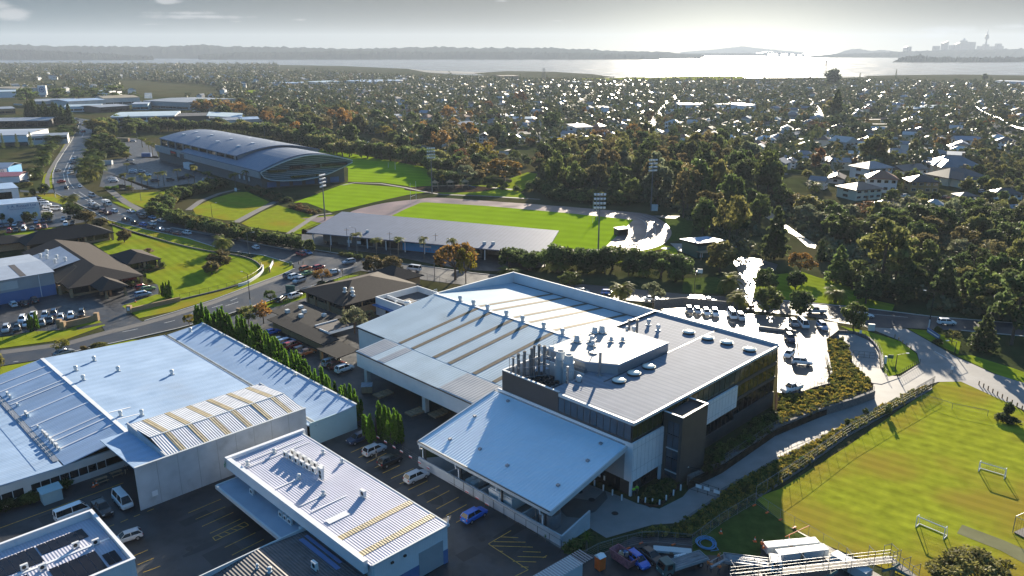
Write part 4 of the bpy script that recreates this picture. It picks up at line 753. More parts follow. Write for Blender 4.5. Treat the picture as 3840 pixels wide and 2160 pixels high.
# glass merchant
b5 = thing('glass_shop', 'bright blue shop front with a white lettered sign near the left edge', 'shop',(-296,452))
T = frame((-316,447),(-288,450.4)); mb = MB(T); mb.box(0,28,0,16,-.1,5.4); mb.build('wall','sky_blue',b5); mb = MB(T); mb.slab([(-.3,-.3,5.4),(28.3,-.3,5.4),(28.3,8,7.2),(-.3,8,7.2)],.2); mb.slab([(-.3,8,7.2),(28.3,8,7.2),(28.3,16.3,5.4),(-.3,16.3,5.4)],.2); mb.build('roof','roof_plain',b5)
mb = MB(T); mb.box(17.5,27.2,-.1,0,2.4,4.8); sg = mb.build('sign','trim_white',b5); text('GLASS',2.1,T,22.6,-.14,3.6, 'black',sg,depth=.03)
b6 = thing('food_shop', 'low shop with a red and orange roof below the blue glass shop', 'shop',(-280,428))
T = frame((-306,424),(-270,432)); mb = MB(T); mb.box(0,36,0,14,-.1,3.4); mb.build('wall','panel_white',b6); mb = MB(T); mb.slab([(0,-.5,3.4),(36,-.5,3.4),(36,7,4.8),(0,7,4.8)],.2); mb.slab([(0,7,4.8),(36,7,4.8),(36,14.5,3.4),(0,14.5,3.4)],.2); mb.build('roof','pink_red',b6)
mb = MB(T); mb.prism([(4,-3),(20,-3),(20,3),(4,3)],[2.8]*4,[3.0]*4); mb.lathe((12,0,3),[(8,0),(.2,3)],4); mb.build('awning','orange',b6)
# brown tiled office by the junction
b7 = thing('brick_office', 'two level tan brick office with brown tiled hip roof between junction and warehouse', 'office building',UV(115,178))
wing(b7,UV(109.2,172.2),UV(136.5,172.2),21.4,4.6,7.6,1.7, 'brick_tan', 'tile_brown',sill=2.4,nwin=4)
T = frame(UV(110.9,191.9),UV(110.9,173.9));
for i in range(4): g_ = MB(T); g_.box(.4+i*4.5,4.3+i*4.5,-.08,.05,2.5,4.3); g_.build('window','glass_dark',b7)
for v in (174,181,188,192): ub(b7,'pier','brick_tan',(110.4,110.95,v-.35,v+.35,-.1,4.4))
wing(b7,UV(134,183),UV(146,183),14,3.6,6.4,1.0, 'brick_tan', 'tile_brown')
mb = MB(UVT); mb.slab([(96.2,167.6,2.9),(106.6,167.6,3.3),(106.6,187.0,3.3),(96.2,187.0,2.9)],.2); mb.slab([(92.6,155.0,2.6),(97,155.0,3.1),(97,182.1,3.1),(92.6,182.1,2.6)],.2); mb.slab([(90.2,145.8,2.7),(96.5,145.8,3.0),(96.5,154.4,3.0),(90.2,154.4,2.7)],.2); mb.build('lower_roof','tile_dark',b7)
ub(b7,'lower_wall','brick_tan',(94.0,94.3,155.5,181.8,-.1,1.6),(94.3,106,181.5,181.8,-.1,2.6),(94.3,94.5,155.5,181.5,2.3,2.7)); windows_v(b7,94.25,155.7,181.6,1.6,2.5,8, 'glass_dark',fr='brick_tan',gap=.4)
for v in (146.5,150,153.8): ub(b7,'column','brick_tan',(90.8,91.4,v-.3,v+.3,-.1,2.6))
ub(b7,'flat_roof','membrane',(97.6,104.6,160.6,167.4,2.7,3.0)); ub(b7,'roof_edge','trim_white',(97.4,97.6,160.6,164.5,2.7,3.3),(97.6,104.6,160.4,160.6,2.7,3.3),(98,104.6,167.4,167.65,2.9,3.3))
for u,v in ((98.6,182),(99.2,176.2),(103,182.6),(103.6,172.2),(101.6,178.6)): ub(b7,'roof_vent','trim_pale',(u-.5,u+.5,v-.5,v+.5,3.0,3.9))
for u,v in ((114.5,178.5),(116,177.3),(115,175.5)): rvent(b7,u,v,6.2-abs(178-v)*.2,.5,1.2)
# pale annex with sunken roofs
b8 = B('flat_roof_annex', 'pale blue grey box annex with sunken dark roofs beside the tiled brick office', 'annex',126,166)
ub(b8,'wall','wall_white',(119.6,120,159,171.6,-.1,5.1),(120,134.4,171.3,171.6,-.1,5.1),(134.1,134.4,159,171.3,-.1,5.1),(123,123.3,159,171.3,3.0,4.9),(120,134.4,158.7,159,-.1,5.1))
ub(b8,'roof','membrane',(120,123,159,171.3,3.9,4.0),(123.3,134.1,159,171.3,3.3,3.4)); ub(b8,'roof_bar','trim_white',(123.3,134.1,165,165.2,3.4,3.5))
rvent(b8,122,160.5,4.1,.9,1.6); rvent(b8,121.6,165,4.0,.4,.9); windows_v(b8,119.58,160.5,167,.8,2.6,2, 'glass_dark'); ub(b8,'window_hood','wall_blue',(118.3,119.6,160.3,171.6,2.9,3.1))
# grandstand
b9 = thing('grandstand', 'long grandstand with a broad grey sloping roof, a blue clubroom wall and white posts', 'grandstand',(-33,275))
A0,A1 = (-77.5,289.4),(11,256.4); T = frame(A0,A1); L_ = dist(A0,A1)
gq,gr = P(0,1406,580,5.8),P(0,860,532,5.8); mb = MB(); mb.slab([(*A0,4.1),(*A1,4.1),(*gq,5.8),(*gr,5.8)],.35); mb.build('roof','roof_stand',b9)
mb = MB(T); mb.box(12,L_-24,2.5,11,-.1,3.9); mb.add([(L_-3.2,1.5,-.1),(L_-3.2,11.5,-.1),(L_-3.2,11.5,4.3),(L_-3.2,1.5,3.9),(L_-2.9,1.5,-.1),(L_-2.9,11.5,-.1),(L_-2.9,11.5,4.3),(L_-2.9,1.5,3.9)],[[0,1,2,3],[7,6,5,4],[0,3,7,4],[1,5,6,2],[3,2,6,7],[0,4,5,1]]); mb.box(L_-24,L_-6.2,8,11,-.1,3.9); mb.box(4,12,5,11,-.1,3.9); mb.build('wall','brick_grey',b9)
for i in range(12): c_ = MB(T); x = 2.5+i*(L_-9)/11; c_.box(x-.16,x+.16,.5,.8,-.1,4.0); c_.build('column','trim_white',b9)
c_ = MB(T); c_.box(39.5,57.5,2.2,2.5,.2,3.1); cl_ = c_.build('clubroom_wall','sky_blue',b9)
c_ = MB(T); c_.box(46.5,51,2.1,2.2,1.9,2.7); c_.build('banner','trim_white',cl_); c_ = MB(T); c_.box(43,53.5,2.0,2.5,3.1,3.9); sg = c_.build('name_board','wall_blue',b9); text('TRACK & FIELD',1.0,T,48.2,1.95,3.5, 'trim_white',sg)
for i in range(5): c_ = MB(T); c_.box(47+i*1.2,47.5+i*1.2,2.1,2.2,.8,1.5); c_.build('wall_notice','wall_blue',cl_)
for x0,x1 in ((22,27),(29,38),(58.5,64),(66,70)): g_ = MB(T); g_.box(x0,x1,2.42,2.5,.5,2.9); g_.build('window','glass_dark',b9)
for x in (16,20,61): g_ = MB(T); g_.box(x,x+2,2.4,2.5,.9,1.9); g_.build('wall_sign','trim_white',b9)
for x,y in ((22,6.2),(73,5.2),(70,4.4)): g_ = MB(T); g_.box(x,x+1.2,y,y+.6,4.3,5.4); g_.build('roof_vent','trim_pale',b9)
for k in range(4): c_ = MB(T); c_.box(12,L_-8,14+k*1.2,15.2+k*1.2,-.1,2.8-k*.6); c_.build('seating_tier','footpath',b9)
# arena
b10 = thing('arena', 'huge indoor arena with curved grey roofs and a lens shaped dark glass end', 'arena',(-165,470))
La = (-131,408.5)
def A_(p): return (La[0]+p[0]*.867-p[1]*.668,La[1]+p[0]*.498+p[1]*.744,p[2])
def arc(a0,a1,z0,z1,rise,n=14): return [(a0+(a1-a0)*i/n,z0+(z1-z0)*i/n+rise*math.sin(math.pi*i/n)) for i in range(n+1)]
def vault(prof,b0,b1,th,name,m,over=0):
 mb = MB(A_); n = len(prof)
 mb.add([(a,b0,z) for a,z in prof]+[(a,b1,z) for a,z in prof]+[(a,b0,z-th) for a,z in prof]+[(a,b1,z-th) for a,z in prof],
  [[i,i+1,n+i+1,n+i] for i in range(n-1)]+[[2*n+i+1,2*n+i,3*n+i,3*n+i+1] for i in range(n-1)]+[[i,2*n+i,2*n+i+1,i+1] for i in range(n-1)]+[[n+i+1,3*n+i+1,3*n+i,n+i] for i in range(n-1)]+[[0,n,3*n,2*n],[n-1,3*n-1,4*n-1,2*n-1]])
 return mb.build(name,m,b10,smooth=False)
low = arc(-.5,49,9.5,12.4,6.0); upp = arc(3,50,13.8,14.6,4.0)
vault(low,-.3,111,.5, 'lower_roof', 'roof_arena'); vault(upp,36,158,.5, 'upper_roof', 'roof_arena')
for b_ in (37.5,156):
 mb = MB(A_); n = len(upp); mb.add([(a,b_,z-.4) for a,z in upp]+[(a,b_,9) for a,z in upp],[[i,n+i,n+i+1,i+1] for i in range(n-1)]); mb.build('end_wall','wall_grey',b10)
mb = MB(A_); mb.box(3.6,4.0,37,157,9,13.2); mb.build('clerestory_wall','glass_dark',b10); mb = MB(A_); mb.box(-.4,.3,0,157,5.6,9.6); mb.build('eave_band','wall_grey',b10)
mb = MB(A_); mb.box(1.2,46,2,156,-.1,9.2); mb.build('wall','brick_grey',b10); mb = MB(A_)
for i in range(9): mb.box(3,3.6,38+i*13,39+i*13,9,13.3)
mb.build('clerestory_mullion','galv',b10)
bot = [(-.5,8.8),(1,6.2),(4,4.8),(10,3.9),(20,3.7),(28,4.5),(36,6.3),(43,8.6),(49,10.9)]
top = [(a,z-.5) for a,z in low]
mb = MB(A_); fr_ = [(a,-1.8-2.2*math.sin(math.pi*max(0,a)/49),z) for a,z in bot+top[::-1]]; bk = [(a,1.5,z) for a,b_,z in fr_]; n = len(fr_)
mb.add(fr_+bk,[list(range(n)),list(range(n,2*n))[::-1]]+[[i,n+i,n+(i+1)%n,(i+1)%n] for i in range(n)]); gf = mb.build('glass_end','louvre',b10)
def zb(a,pr):
 for (a0,z0),(a1,z1) in zip(pr,pr[1:]):
  if a0 <= a <= a1: return z0+(z1-z0)*(a-a0)/(a1-a0)
 return pr[-1][1]
for k in range(11):
 z = 5.6+k*.95; aa = [a for a in [i*.5 for i in range(99)] if zb(a,bot)+.1 < z < zb(a,top)-.1]
 if len(aa) > 2:
  mb = MB(A_); mb.path([(a,-1.95-2.2*math.sin(math.pi*max(0,a)/49),z) for a in aa[::6]+[aa[-1]]],.07,4); mb.build('louvre_fin','trim_pale',gf)
for pr,nm in ((bot,'lower_rim'),(top,'upper_rim')):
 mb = MB(A_); mb.path([(a,-2.0-2.2*math.sin(math.pi*max(0,a)/49),z) for a,z in pr],.28,6); mb.build(nm,'trim_pale',b10)
for a0,a1,z0,z1 in ((14,30,9.6,11.4),(31,45,10.2,11.4),(3,12,9.0,10),(14,32,5.4,6.3)): mb = MB(A_); mb.box(a0,a1,-4.15,-1.2,z0,z1); mb.build('glass_panel','glass_dark',gf)
for i in range(6): mb = MB(A_); mb.box(4+i*6.8,8.8+i*6.8,1.85,2.05,.4,3.2); mb.build('window','wall_blue',b10)
for a,z in ((12,17.0),(20,18.0),(31,17.8)):
 for b_ in (55,85,115,140): mb = MB(A_); mb.box(a,a+2,b_,b_+2,z-1.1,z+.3); mb.build('roof_vent','trim_white',b10)
mb = MB(A_); mb.box(14,44,26,36,13.4,13.8); mb.build('roof_terrace','membrane',b10)
T = lambda p: A_((-.5,157-p[0],p[2])); mb = MB(A_); mb.box(-.75,-.5,118,128,5.5,8.6); sg = mb.build('sign','black',b10); mb = MB(A_); mb.box(-.8,-.75,119,127,7.2,8.3); mb.build('sign_band','red',sg); mb = MB(A_); mb.box(-.7,-.5,106,112,5.8,8.2); mb.build('banner','glass_blue',b10)
for i,b_ in enumerate((16,22,28)): mb = MB(A_); mb.box(.9,1.15,b_,b_+1.5,2.2,4.4); mb.build('poster','trim_white',b10)
mb = MB(A_); mb.box(-2,1.2,94,104,3.4,3.7); mb.box(-2,-1.8,94,104,0,3.4); mb.build('entry_canopy','trim_white',b10)
# industrial estate in the distance on the left: one thing per building
def block(name,label,cat,p0,p1,D,h,wall_m,roof_m,rise=.8,band=None,flat=False):
 t = thing(name,label,cat,lerp(p0,p1,.5)); T = frame(p0,p1); L_ = dist(p0,p1)
 mb = MB(T); mb.box(0,L_,0,D,-.1,h); mb.build('wall',wall_m,t); mb = MB(T)
 if flat: mb.box(-.3,L_+.3,-.3,D+.3,h,h+.4)
 else: mb.slab([(-.4,-.4,h),(L_+.4,-.4,h),(L_+.4,D/2,h+rise),(-.4,D/2,h+rise)],.2); mb.slab([(-.4,D/2,h+rise),(L_+.4,D/2,h+rise),(L_+.4,D+.4,h),(-.4,D+.4,h)],.2)
 mb.build('roof',roof_m,t)
 if band:
  n = max(2,int(L_/band[0])); st = L_/n
  for (z0,z1) in band[1:]:
   for i in range(n): mb = MB(T); mb.box(i*st+.3,(i+1)*st-.3,-.08,0,z0,z1); mb.build('window','glass_dark',t)
 return t,T,L_
t,T,L_ = block('white_warehouse','white warehouse with a dark base behind three young norfolk pines','warehouse',(-440,589),(-368.6,605.4),50,8,'panel_white','roof_plain',1.2,None)
mb = MB(T); mb.box(0,L_,-.12,0,-.1,2.6); mb.build('dark_base','cladding_dark',t)
block('corner_office','small cream two level office joined to the white warehouse','office building',(-370,606),(-345,618),22,6.5,'wall_pale','roof_grey',.8,(5,(3.6,5)))
block('purple_roof_building','long low building with a dull purple roof and dark glass front','building',P('e',-100,640),P('e',740,625),40,6,'cladding_dark','roof_grey',1.5,(8,(.5,4.5)))
t,T,L_ = block('headquarters','wide white headquarters with long dark window bands and a black clad wing','office building',(-370.7,740.6),(-318,757),60,10.4,'panel_white','roof_white',.6,(6,(6.6,9.2),(1.5,4)))
mb = MB(T); mb.box(L_-1,L_+28,-1,40,-.1,9.6); mb.build('black_wing','cladding_dark',t); mb = MB(T); mb.slab([(L_+28,-1,9.6),(L_+60,-1,7),(L_+60,40,8.2),(L_+28,40,10.4)],.6); mb.build('side_roof','roof_white',t); mb = MB(T); mb.box(L_+28,L_+58,0,38,-.1,6.8); mb.build('glass_wing','glass_blue',t)
for i in range(3): mb = MB(T); mb.slab([(L_+30+i*7,-1.2,1),(L_+33+i*7,-1.2,1),(L_+30+i*7,-1.2,6),(L_+27.5+i*7,-1.2,6)][::1],.3); mb.build('wall_graphic','trim_white',t)
FAR = ((1,260,808,1,560,800,60,7,'wall_grey','roof_grey','low grey roofed workshop at the left end of the far industrial row'),
 (1,520,815,1,800,800,50,8,'wall_pale','roof_blue','pale workshop with bluish roof in the far industrial row'),
 (1,490,845,1,760,838,40,6,'panel_white','roof_white','long white shed nearest the road in the far industrial row'),
 (1,760,850,1,980,835,45,6,'cladding_dark','roof_grey','dark fronted workshop in the middle of the far industrial row'),
 (1,790,795,1,1060,785,80,9,'wall_pale','roof_tan','wide tan roofed factory behind the middle of the far industrial row'),
 (1,1000,830,1,1120,828,40,7,'wall_teal','roof_plain','small teal fronted shed with white roof in the far industrial row'),
 (1,1090,815,1,1420,830,80,9,'wall_grey','roof_grey','big grey factory at the right end of the far industrial row'),
 (1,1480,845,1,1580,850,30,6,'wall_grey','roof_plain','grey shed among trees right of the far industrial row'),
 (1,1680,965,1,1810,960,30,7,'wall_pale','roof_grey','pale square unit right of the wide white headquarters'),
 (1,1820,950,1,1960,945,30,6,'wall_grey','roof_blue','grey unit with bluish roof beside the pale square unit'),
 (1,-60,740,1,130,735,60,9,'panel_white','roof_white','brilliant white warehouse among trees at the far left edge'),
 (1,-60,700,1,150,708,50,8,'wall_pale','roof_tan','cream roofed warehouse behind the brilliant white one'),
 (1,-40,865,1,120,858,40,6,'brick_tan','roof_grey','low brown building by the lawn at the left edge'),
 (1,740,735,1,830,735,40,9,'panel_white','roof_white','white shed glimpsed behind the umbrella pines'),
 (1,1130,540,1,1140,540,20,4,'panel_white','roof_white',None),(1,545,545,1,650,545,60,7,'wall_grey','roof_blue','blue roofed hall among the distant left suburb trees'),
 (1,2140,662,1,2320,658,60,8,'wall_grey','roof_blue','blue roofed school hall beyond the distant pale field'),(1,2420,650,1,2576,640,60,7,'wall_pale','roof_white','white roofed school block right of the blue roofed school hall'),
 (2,20,640,2,230,650,80,8,'wall_pale','roof_blue','bluish roofed school block in the hazy left suburb'),(2,240,640,2,430,640,70,8,'wall_grey','roof_blue','second bluish school block behind the hazy left suburb'),
 (2,1200,600,2,1340,598,60,8,'brick_tan','tile_brown','long red brown roofed block near the far saltmarsh'),(2,1790,650,2,1930,645,60,7,'panel_white','roof_white','long bright roofed shed near the shore reserve'),
 (3,2350,650,3,2640,660,50,10,'panel_white','roof_plain','white flat roofed block at the right edge before the harbour'),(3,460,860,3,560,850,40,9,'panel_white','roof_white','bright glaring flat roof in the middle of the suburb'),
 (3,-30,850,3,165,850,30,9,'panel_white','roof_white','row of white townhouse blocks beside the straight glaring street'),(3,1720,862,3,2030,842,25,6,'wall_grey','roof_white','long terrace of units with a stepped white roof'),
 (2,1885,868,2,2020,866,25,8,'panel_white','roof_grey','white two storey flats with a row of windows'),(2,1300,935,2,1440,935,20,5,'wall_grey','roof_white','low grey hall with long pale roof among the middle trees'))
for f_ in FAR:
 if f_[10]: block('industrial_building' if f_[0] == 1 else 'large_building',f_[10], 'building',P(*f_[0:3]),P(*f_[3:6]),f_[6],f_[7],f_[8],f_[9],1.2,(9,(1,3.2)) if f_[0] == 1 and f_[2] > 780 else None)
t = thing('sign_tower','white pylon sign with a dark ring mark above the far left trees','sign',(-721,1242)); T = frame((-727,1242),(-715,1243))
mb = MB(T); mb.box(0,12,0,4,3,17); mb.build('board','panel_white',t); mb = MB(T); mb.box(2,10,.5,3.5,-.1,3); mb.build('base','wall_grey',t)
mb = MB(T); pr = [(6+3.6*math.cos(i*math.pi/10),-.3,11+3.6*math.sin(i*math.pi/10)) for i in range(21)]; mb.path(pr,.6,5); mb.build('ring_mark','wall_blue',t); mb = MB(T); mb.tube((6,-.4,11),(6,.1,11),1.8,12); mb.build('centre_mark','wall_blue',t)
# park clubhouse and shelters
t = thing('clubhouse','small green clubhouse with a blue metal roof at the end of the track','clubhouse',P(6,200,480)); p0,p1 = P(6,110,500),P(6,300,480); T = frame(p0,p1); L_ = dist(p0,p1)
mb = MB(T); mb.box(0,L_,0,10,-.1,4.2); mb.build('wall','green_steel',t); mb = MB(T); mb.slab([(-.6,-.6,5.6),(L_+.6,-.6,5.6),(L_+.6,11,4.6),(-.6,11,4.6)],.2); mb.build('roof','roof_blue',t)
mb = MB(T); mb.box(-.5,5,-3,0,2.4,2.6); mb.box(-.5,-.3,-3,-2.8,0,2.4); mb.box(4.8,5,-3,-2.8,0,2.4); mb.build('deck','timber',t); mb = MB(T); mb.box(1,2.2,-.05,0,.2,2.1); mb.build('door','trim_white',t)
t = thing('dugout','dark players dugout standing on the wet bend of the track','dugout',P(5,2135,335)); p0,p1 = P(5,2090,332),P(5,2165,322); T = frame(p0,p1); L_ = dist(p0,p1)
mb = MB(T); mb.box(0,L_,0,3,.0,.15); mb.box(0,L_,2.8,3,.15,2.6); mb.box(0,.2,0,2.8,.15,2.6); mb.box(L_-.2,L_,0,2.8,.15,2.6); mb.build('frame','cladding_dark',t); mb = MB(T); mb.slab([(-.3,-.5,2.6),(L_+.3,-.5,2.6),(L_+.3,3.2,2.9),(-.3,3.2,2.9)],.12); mb.build('roof','roof_grey',t)
mb = MB(T); mb.box(.4,L_-.4,-.05,0,.3,1.3); mb.build('advertising_board','black',t)
t = thing('equipment_box','pale grey cabinet beside the far floodlight pole','cabinet',P(5,2362,135)); q = P(5,2362,138); mb = MB(at(*q)); mb.box(-1.4,1.4,-1,1,-.1,2.4); mb.build('cabinet','ac_white',t); mb = MB(at(*q)); mb.box(-1.5,1.5,-1.1,1.1,2.4,2.5); mb.build('lid','trim_pale',t)
# ---------------------------------------------------------------- vehicles
PAINT = dict(white=(.74,.75,.76),silver=(.42,.44,.47),grey=(.16,.17,.19),black=(.012,.013,.016),blue=(.015,.12,.5),red=(.38,.02,.02),maroon=(.12,.012,.016),orange=(.5,.12,.03),green=(.22,.34,.10),navy=(.015,.03,.075),lightblue=(.22,.33,.5))
#          length width  side stations: (x, belt z, half width share)   cabin: x at foot front/rear, x at roof front/rear, roof z
CARS = {'hatchback':(4.1,1.74,[(-2.05,.62,.84),(-1.95,.95,.96),(-.9,.98,1),(.75,.96,1),(1.55,.84,.97),(2.0,.68,.86),(2.05,.5,.8)],(1.05,-1.98,.35,-1.55,1.5)),
 'suv':(4.5,1.85,[(-2.25,.7,.86),(-2.15,1.06,.97),(-1,1.1,1),(.8,1.08,1),(1.75,.98,.97),(2.2,.82,.88),(2.25,.55,.82)],(1.1,-2.15,.45,-1.75,1.7)),
 'sedan':(4.7,1.8,[(-2.35,.65,.84),(-2.25,.96,.95),(-1.2,1.0,1),(.9,.95,1),(1.8,.82,.96),(2.3,.66,.86),(2.35,.5,.8)],(1.15,-1.75,.4,-1.05,1.44)),
 'wagon':(4.7,1.78,[(-2.35,.65,.86),(-2.28,1.0,.96),(-1.2,1.02,1),(.9,.98,1),(1.8,.86,.96),(2.3,.7,.86),(2.35,.5,.8)],(1.35,-2.28,.55,-2.0,1.62)),
 'van':(4.9,1.88,[(-2.45,.8,.94),(-2.42,1.15,.98),(-1,1.15,1),(1.5,1.12,1),(2.2,1.0,.97),(2.42,.8,.9),(2.45,.5,.85)],(2.2,-2.42,1.4,-2.36,2.1)),
 'ute':(5.3,1.88,[(-2.65,.75,.94),(-2.62,1.08,.96),(-1,1.08,1),(.9,1.08,1),(1.9,1.02,.97),(2.55,.88,.9),(2.65,.55,.84)],(1.2,-.75,.6,-.45,1.8))}
def car_body(k):
 L_,W_,st,cab = CARS[k]; mb = MB(); n = 10; secs = []
 for x,zb_,ws in st:
  w_ = W_/2*ws; secs.append([(x,-w_*.9,.3),(x,-w_,.42),(x,-w_,zb_*.72),(x,-w_*.96,zb_*.93),(x,-w_*.84,zb_),(x,w_*.84,zb_),(x,w_*.96,zb_*.93),(x,w_,zb_*.72),(x,w_,.42),(x,w_*.9,.3)])
 mb.add([p for s_ in secs for p in s_],[[i*n+j,(i+1)*n+j,(i+1)*n+(j+1)%n,i*n+(j+1)%n] for i in range(len(secs)-1) for j in range(n)]+[list(range(n)),[(len(secs)-1)*n+j for j in range(n)][::-1]])
 f0,r0,f1,r1,zt = cab; zb_ = st[3][1]-.03; w0,w1 = W_/2*.86,W_/2*.62
 i_ = .05                                         # pillars and roof
 mb.add([(f1+.06,-w1-.02,zt-.07),(f1+.06,w1+.02,zt-.07),(r1-.06,w1+.02,zt-.07),(r1-.06,-w1-.02,zt-.07),(f1-.1,-w1+.06,zt),(f1-.1,w1-.06,zt),(r1+.12,w1-.06,zt),(r1+.12,-w1+.06,zt)],[[3,2,1,0],[4,5,6,7],[0,1,5,4],[1,2,6,5],[2,3,7,6],[3,0,4,7]])
 for s_ in (-1,1):
  mb.tube((f0,s_*w0,zb_),(f1,s_*w1,zt-.05),.045,4); mb.tube((r0,s_*w0,zb_),(r1,s_*w1,zt-.05),.07,4)
  m0 = (f0+r0)/2*.9; mb.tube((m0,s_*(w0+.01),zb_),(m0,s_*(w1+.01),zt-.05),.05,4)
 if k == 'ute':
  for s_ in (-1,1): mb.box(-2.6,-.8,s_*.86-.05,s_*.86+.05,1.0,1.18)
  mb.box(-2.62,-2.56,-.86,.86,1.0,1.18)
 return mb
def car_glass(k):
 f0,r0,f1,r1,zt = CARS[k][3]; W_ = CARS[k][1]; zb_ = CARS[k][2][3][1]-.03; w0,w1 = W_/2*.85,W_/2*.615; z1 = zt-.06
 P8 = [(f0,-w0,zb_),(f0,w0,zb_),(r0,w0,zb_),(r0,-w0,zb_),(f1,-w1,z1),(f1,w1,z1),(r1,w1,z1),(r1,-w1,z1)]
 return P8
CAR = {}
def make_car(k):
 root = thing('parked_car', 'car',k,(0,0,0))
 car_body(k).build('body', 'car_paint',root,smooth=False)
 P8 = car_glass(k)
 for nm,q in (('windscreen',(0,1,5,4)),('rear_window',(2,3,7,6)),('side_window',(1,2,6,5)),('side_window',(3,0,4,7))):
  mb = MB(); a = [P8[i] for i in q]; c = np.mean([P8[i] for i in range(8)],0); b = [tuple(np.array(p)*.94+c*.06) for p in a]
  mb.add(a+b,[[0,1,2,3],[7,6,5,4]]+[[i,4+i,4+(i+1)%4,(i+1)%4] for i in range(4)]); mb.build(nm, 'glass_dark',root)
 L_,W_ = CARS[k][:2]
 for x in (-L_*.3,L_*.3):
  for s_ in (-1,1):
   mb = MB(); mb.tube((x,s_*(W_/2-.2),.33),(x,s_*(W_/2+.02),.33),.33,16); w_ = mb.build('wheel','tyre',root)
   mb = MB(); mb.tube((x,s_*(W_/2+.02),.33),(x,s_*(W_/2+.035),.33),.2,10); mb.build('rim','rim',w_)
 for s_ in (-1,1):
  z = CARS[k][2][5][1]; mb = MB(); mb.box(L_/2-.16,L_/2-.02,s_*W_*.33-.18,s_*W_*.33+.18,z-.2,z-.06); mb.build('headlight','lamp_clear',root)
  z = CARS[k][2][1][1]; mb = MB(); mb.box(-L_/2,-L_/2+.12,s_*W_*.38-.12,s_*W_*.38+.12,z-.32,z-.08); mb.build('tail_light','lamp_red',root)
 mb = MB(); mb.box(-L_/2-.02,-L_/2+.1,-.26,.26,.55,.68); mb.build('number_plate','lamp_clear',root)
 return root
def make_lite(k):
 root = thing('parked_car', 'car',k,(0,0,0)); mb = car_body(k); mb.build('body','car_paint',root)
 P8 = car_glass(k); mb = MB(); mb.add(P8,[[0,1,5,4],[1,2,6,5],[2,3,7,6],[3,0,4,7]]); mb.build('windows','glass_dark',root)
 mb = MB(); L_,W_ = CARS[k][:2]
 for x in (-L_*.3,L_*.3): mb.tube((x,-W_/2-.01,.32),(x,W_/2+.01,.32),.32,10)
 mb.build('wheels','tyre',root); return root
PROTO = {}; NCAR = 0
def car(n,x,y,a,k,col,label,group=None,z=0.,name='parked_car'):
 global NCAR
 q = P(n,x,y,z); far = q[1] > 330; key = (k,far)
 if key not in PROTO: PROTO[key] = make_lite(k) if far else make_car(k); o = PROTO[key]
 else: o = copy_tree(PROTO[key])
 o.name = name; o.location = (*q,z); o.rotation_euler = (0,0,a+random.uniform(-.03,.03)); o['label'] = label; o['category'] = k if k in ('van','ute') else 'car'
 if group: o['group'] = group
 elif 'group' in o: del o['group']
 c = PAINT[col]; j = random.uniform(.9,1.1)
 for ch in o.children:
  if ch.name.startswith('body'): ch.color = (*[min(1,v*j) for v in c],1)
 NCAR += 1; return o
UA = R(45.2)
G1 = 'cars in the bays beside the canopy yard'
car(8,130,432,UA+math.pi,'suv','navy','dark navy car first in the bays, beside the teal factory wall',G1)
car(8,252,518,UA,'suv','silver','silver white car with a person standing at its open door',G1)
car(8,368,600,UA,'suv','black','black car between two silver cars in the bays by the canopy',G1)
car(8,568,720,UA,'suv','silver','silver car parked alone below the black one by the canopy fence',G1)
car(8,1003,1012,UA,'suv','blue','bright blue car parked alone beside the canopy yard wall',G1)
AVv = R(135.2)
car(7,930,905,AVv+math.pi,'van','white','white minivan parked by the end of the concrete hall')
car(7,550,1000,UA,'van','white','white van half hidden behind the solar panel building')
car(7,775,960,AVv+math.pi,'ute','black','black ute with open tray next to the white minivan')
car(7,965,1180,UA+math.pi*.95,'hatchback','silver','silver hatchback at the corner of the solar panel building')
GR = 'cars on the main road'
D0,D1 = -.655,2.487
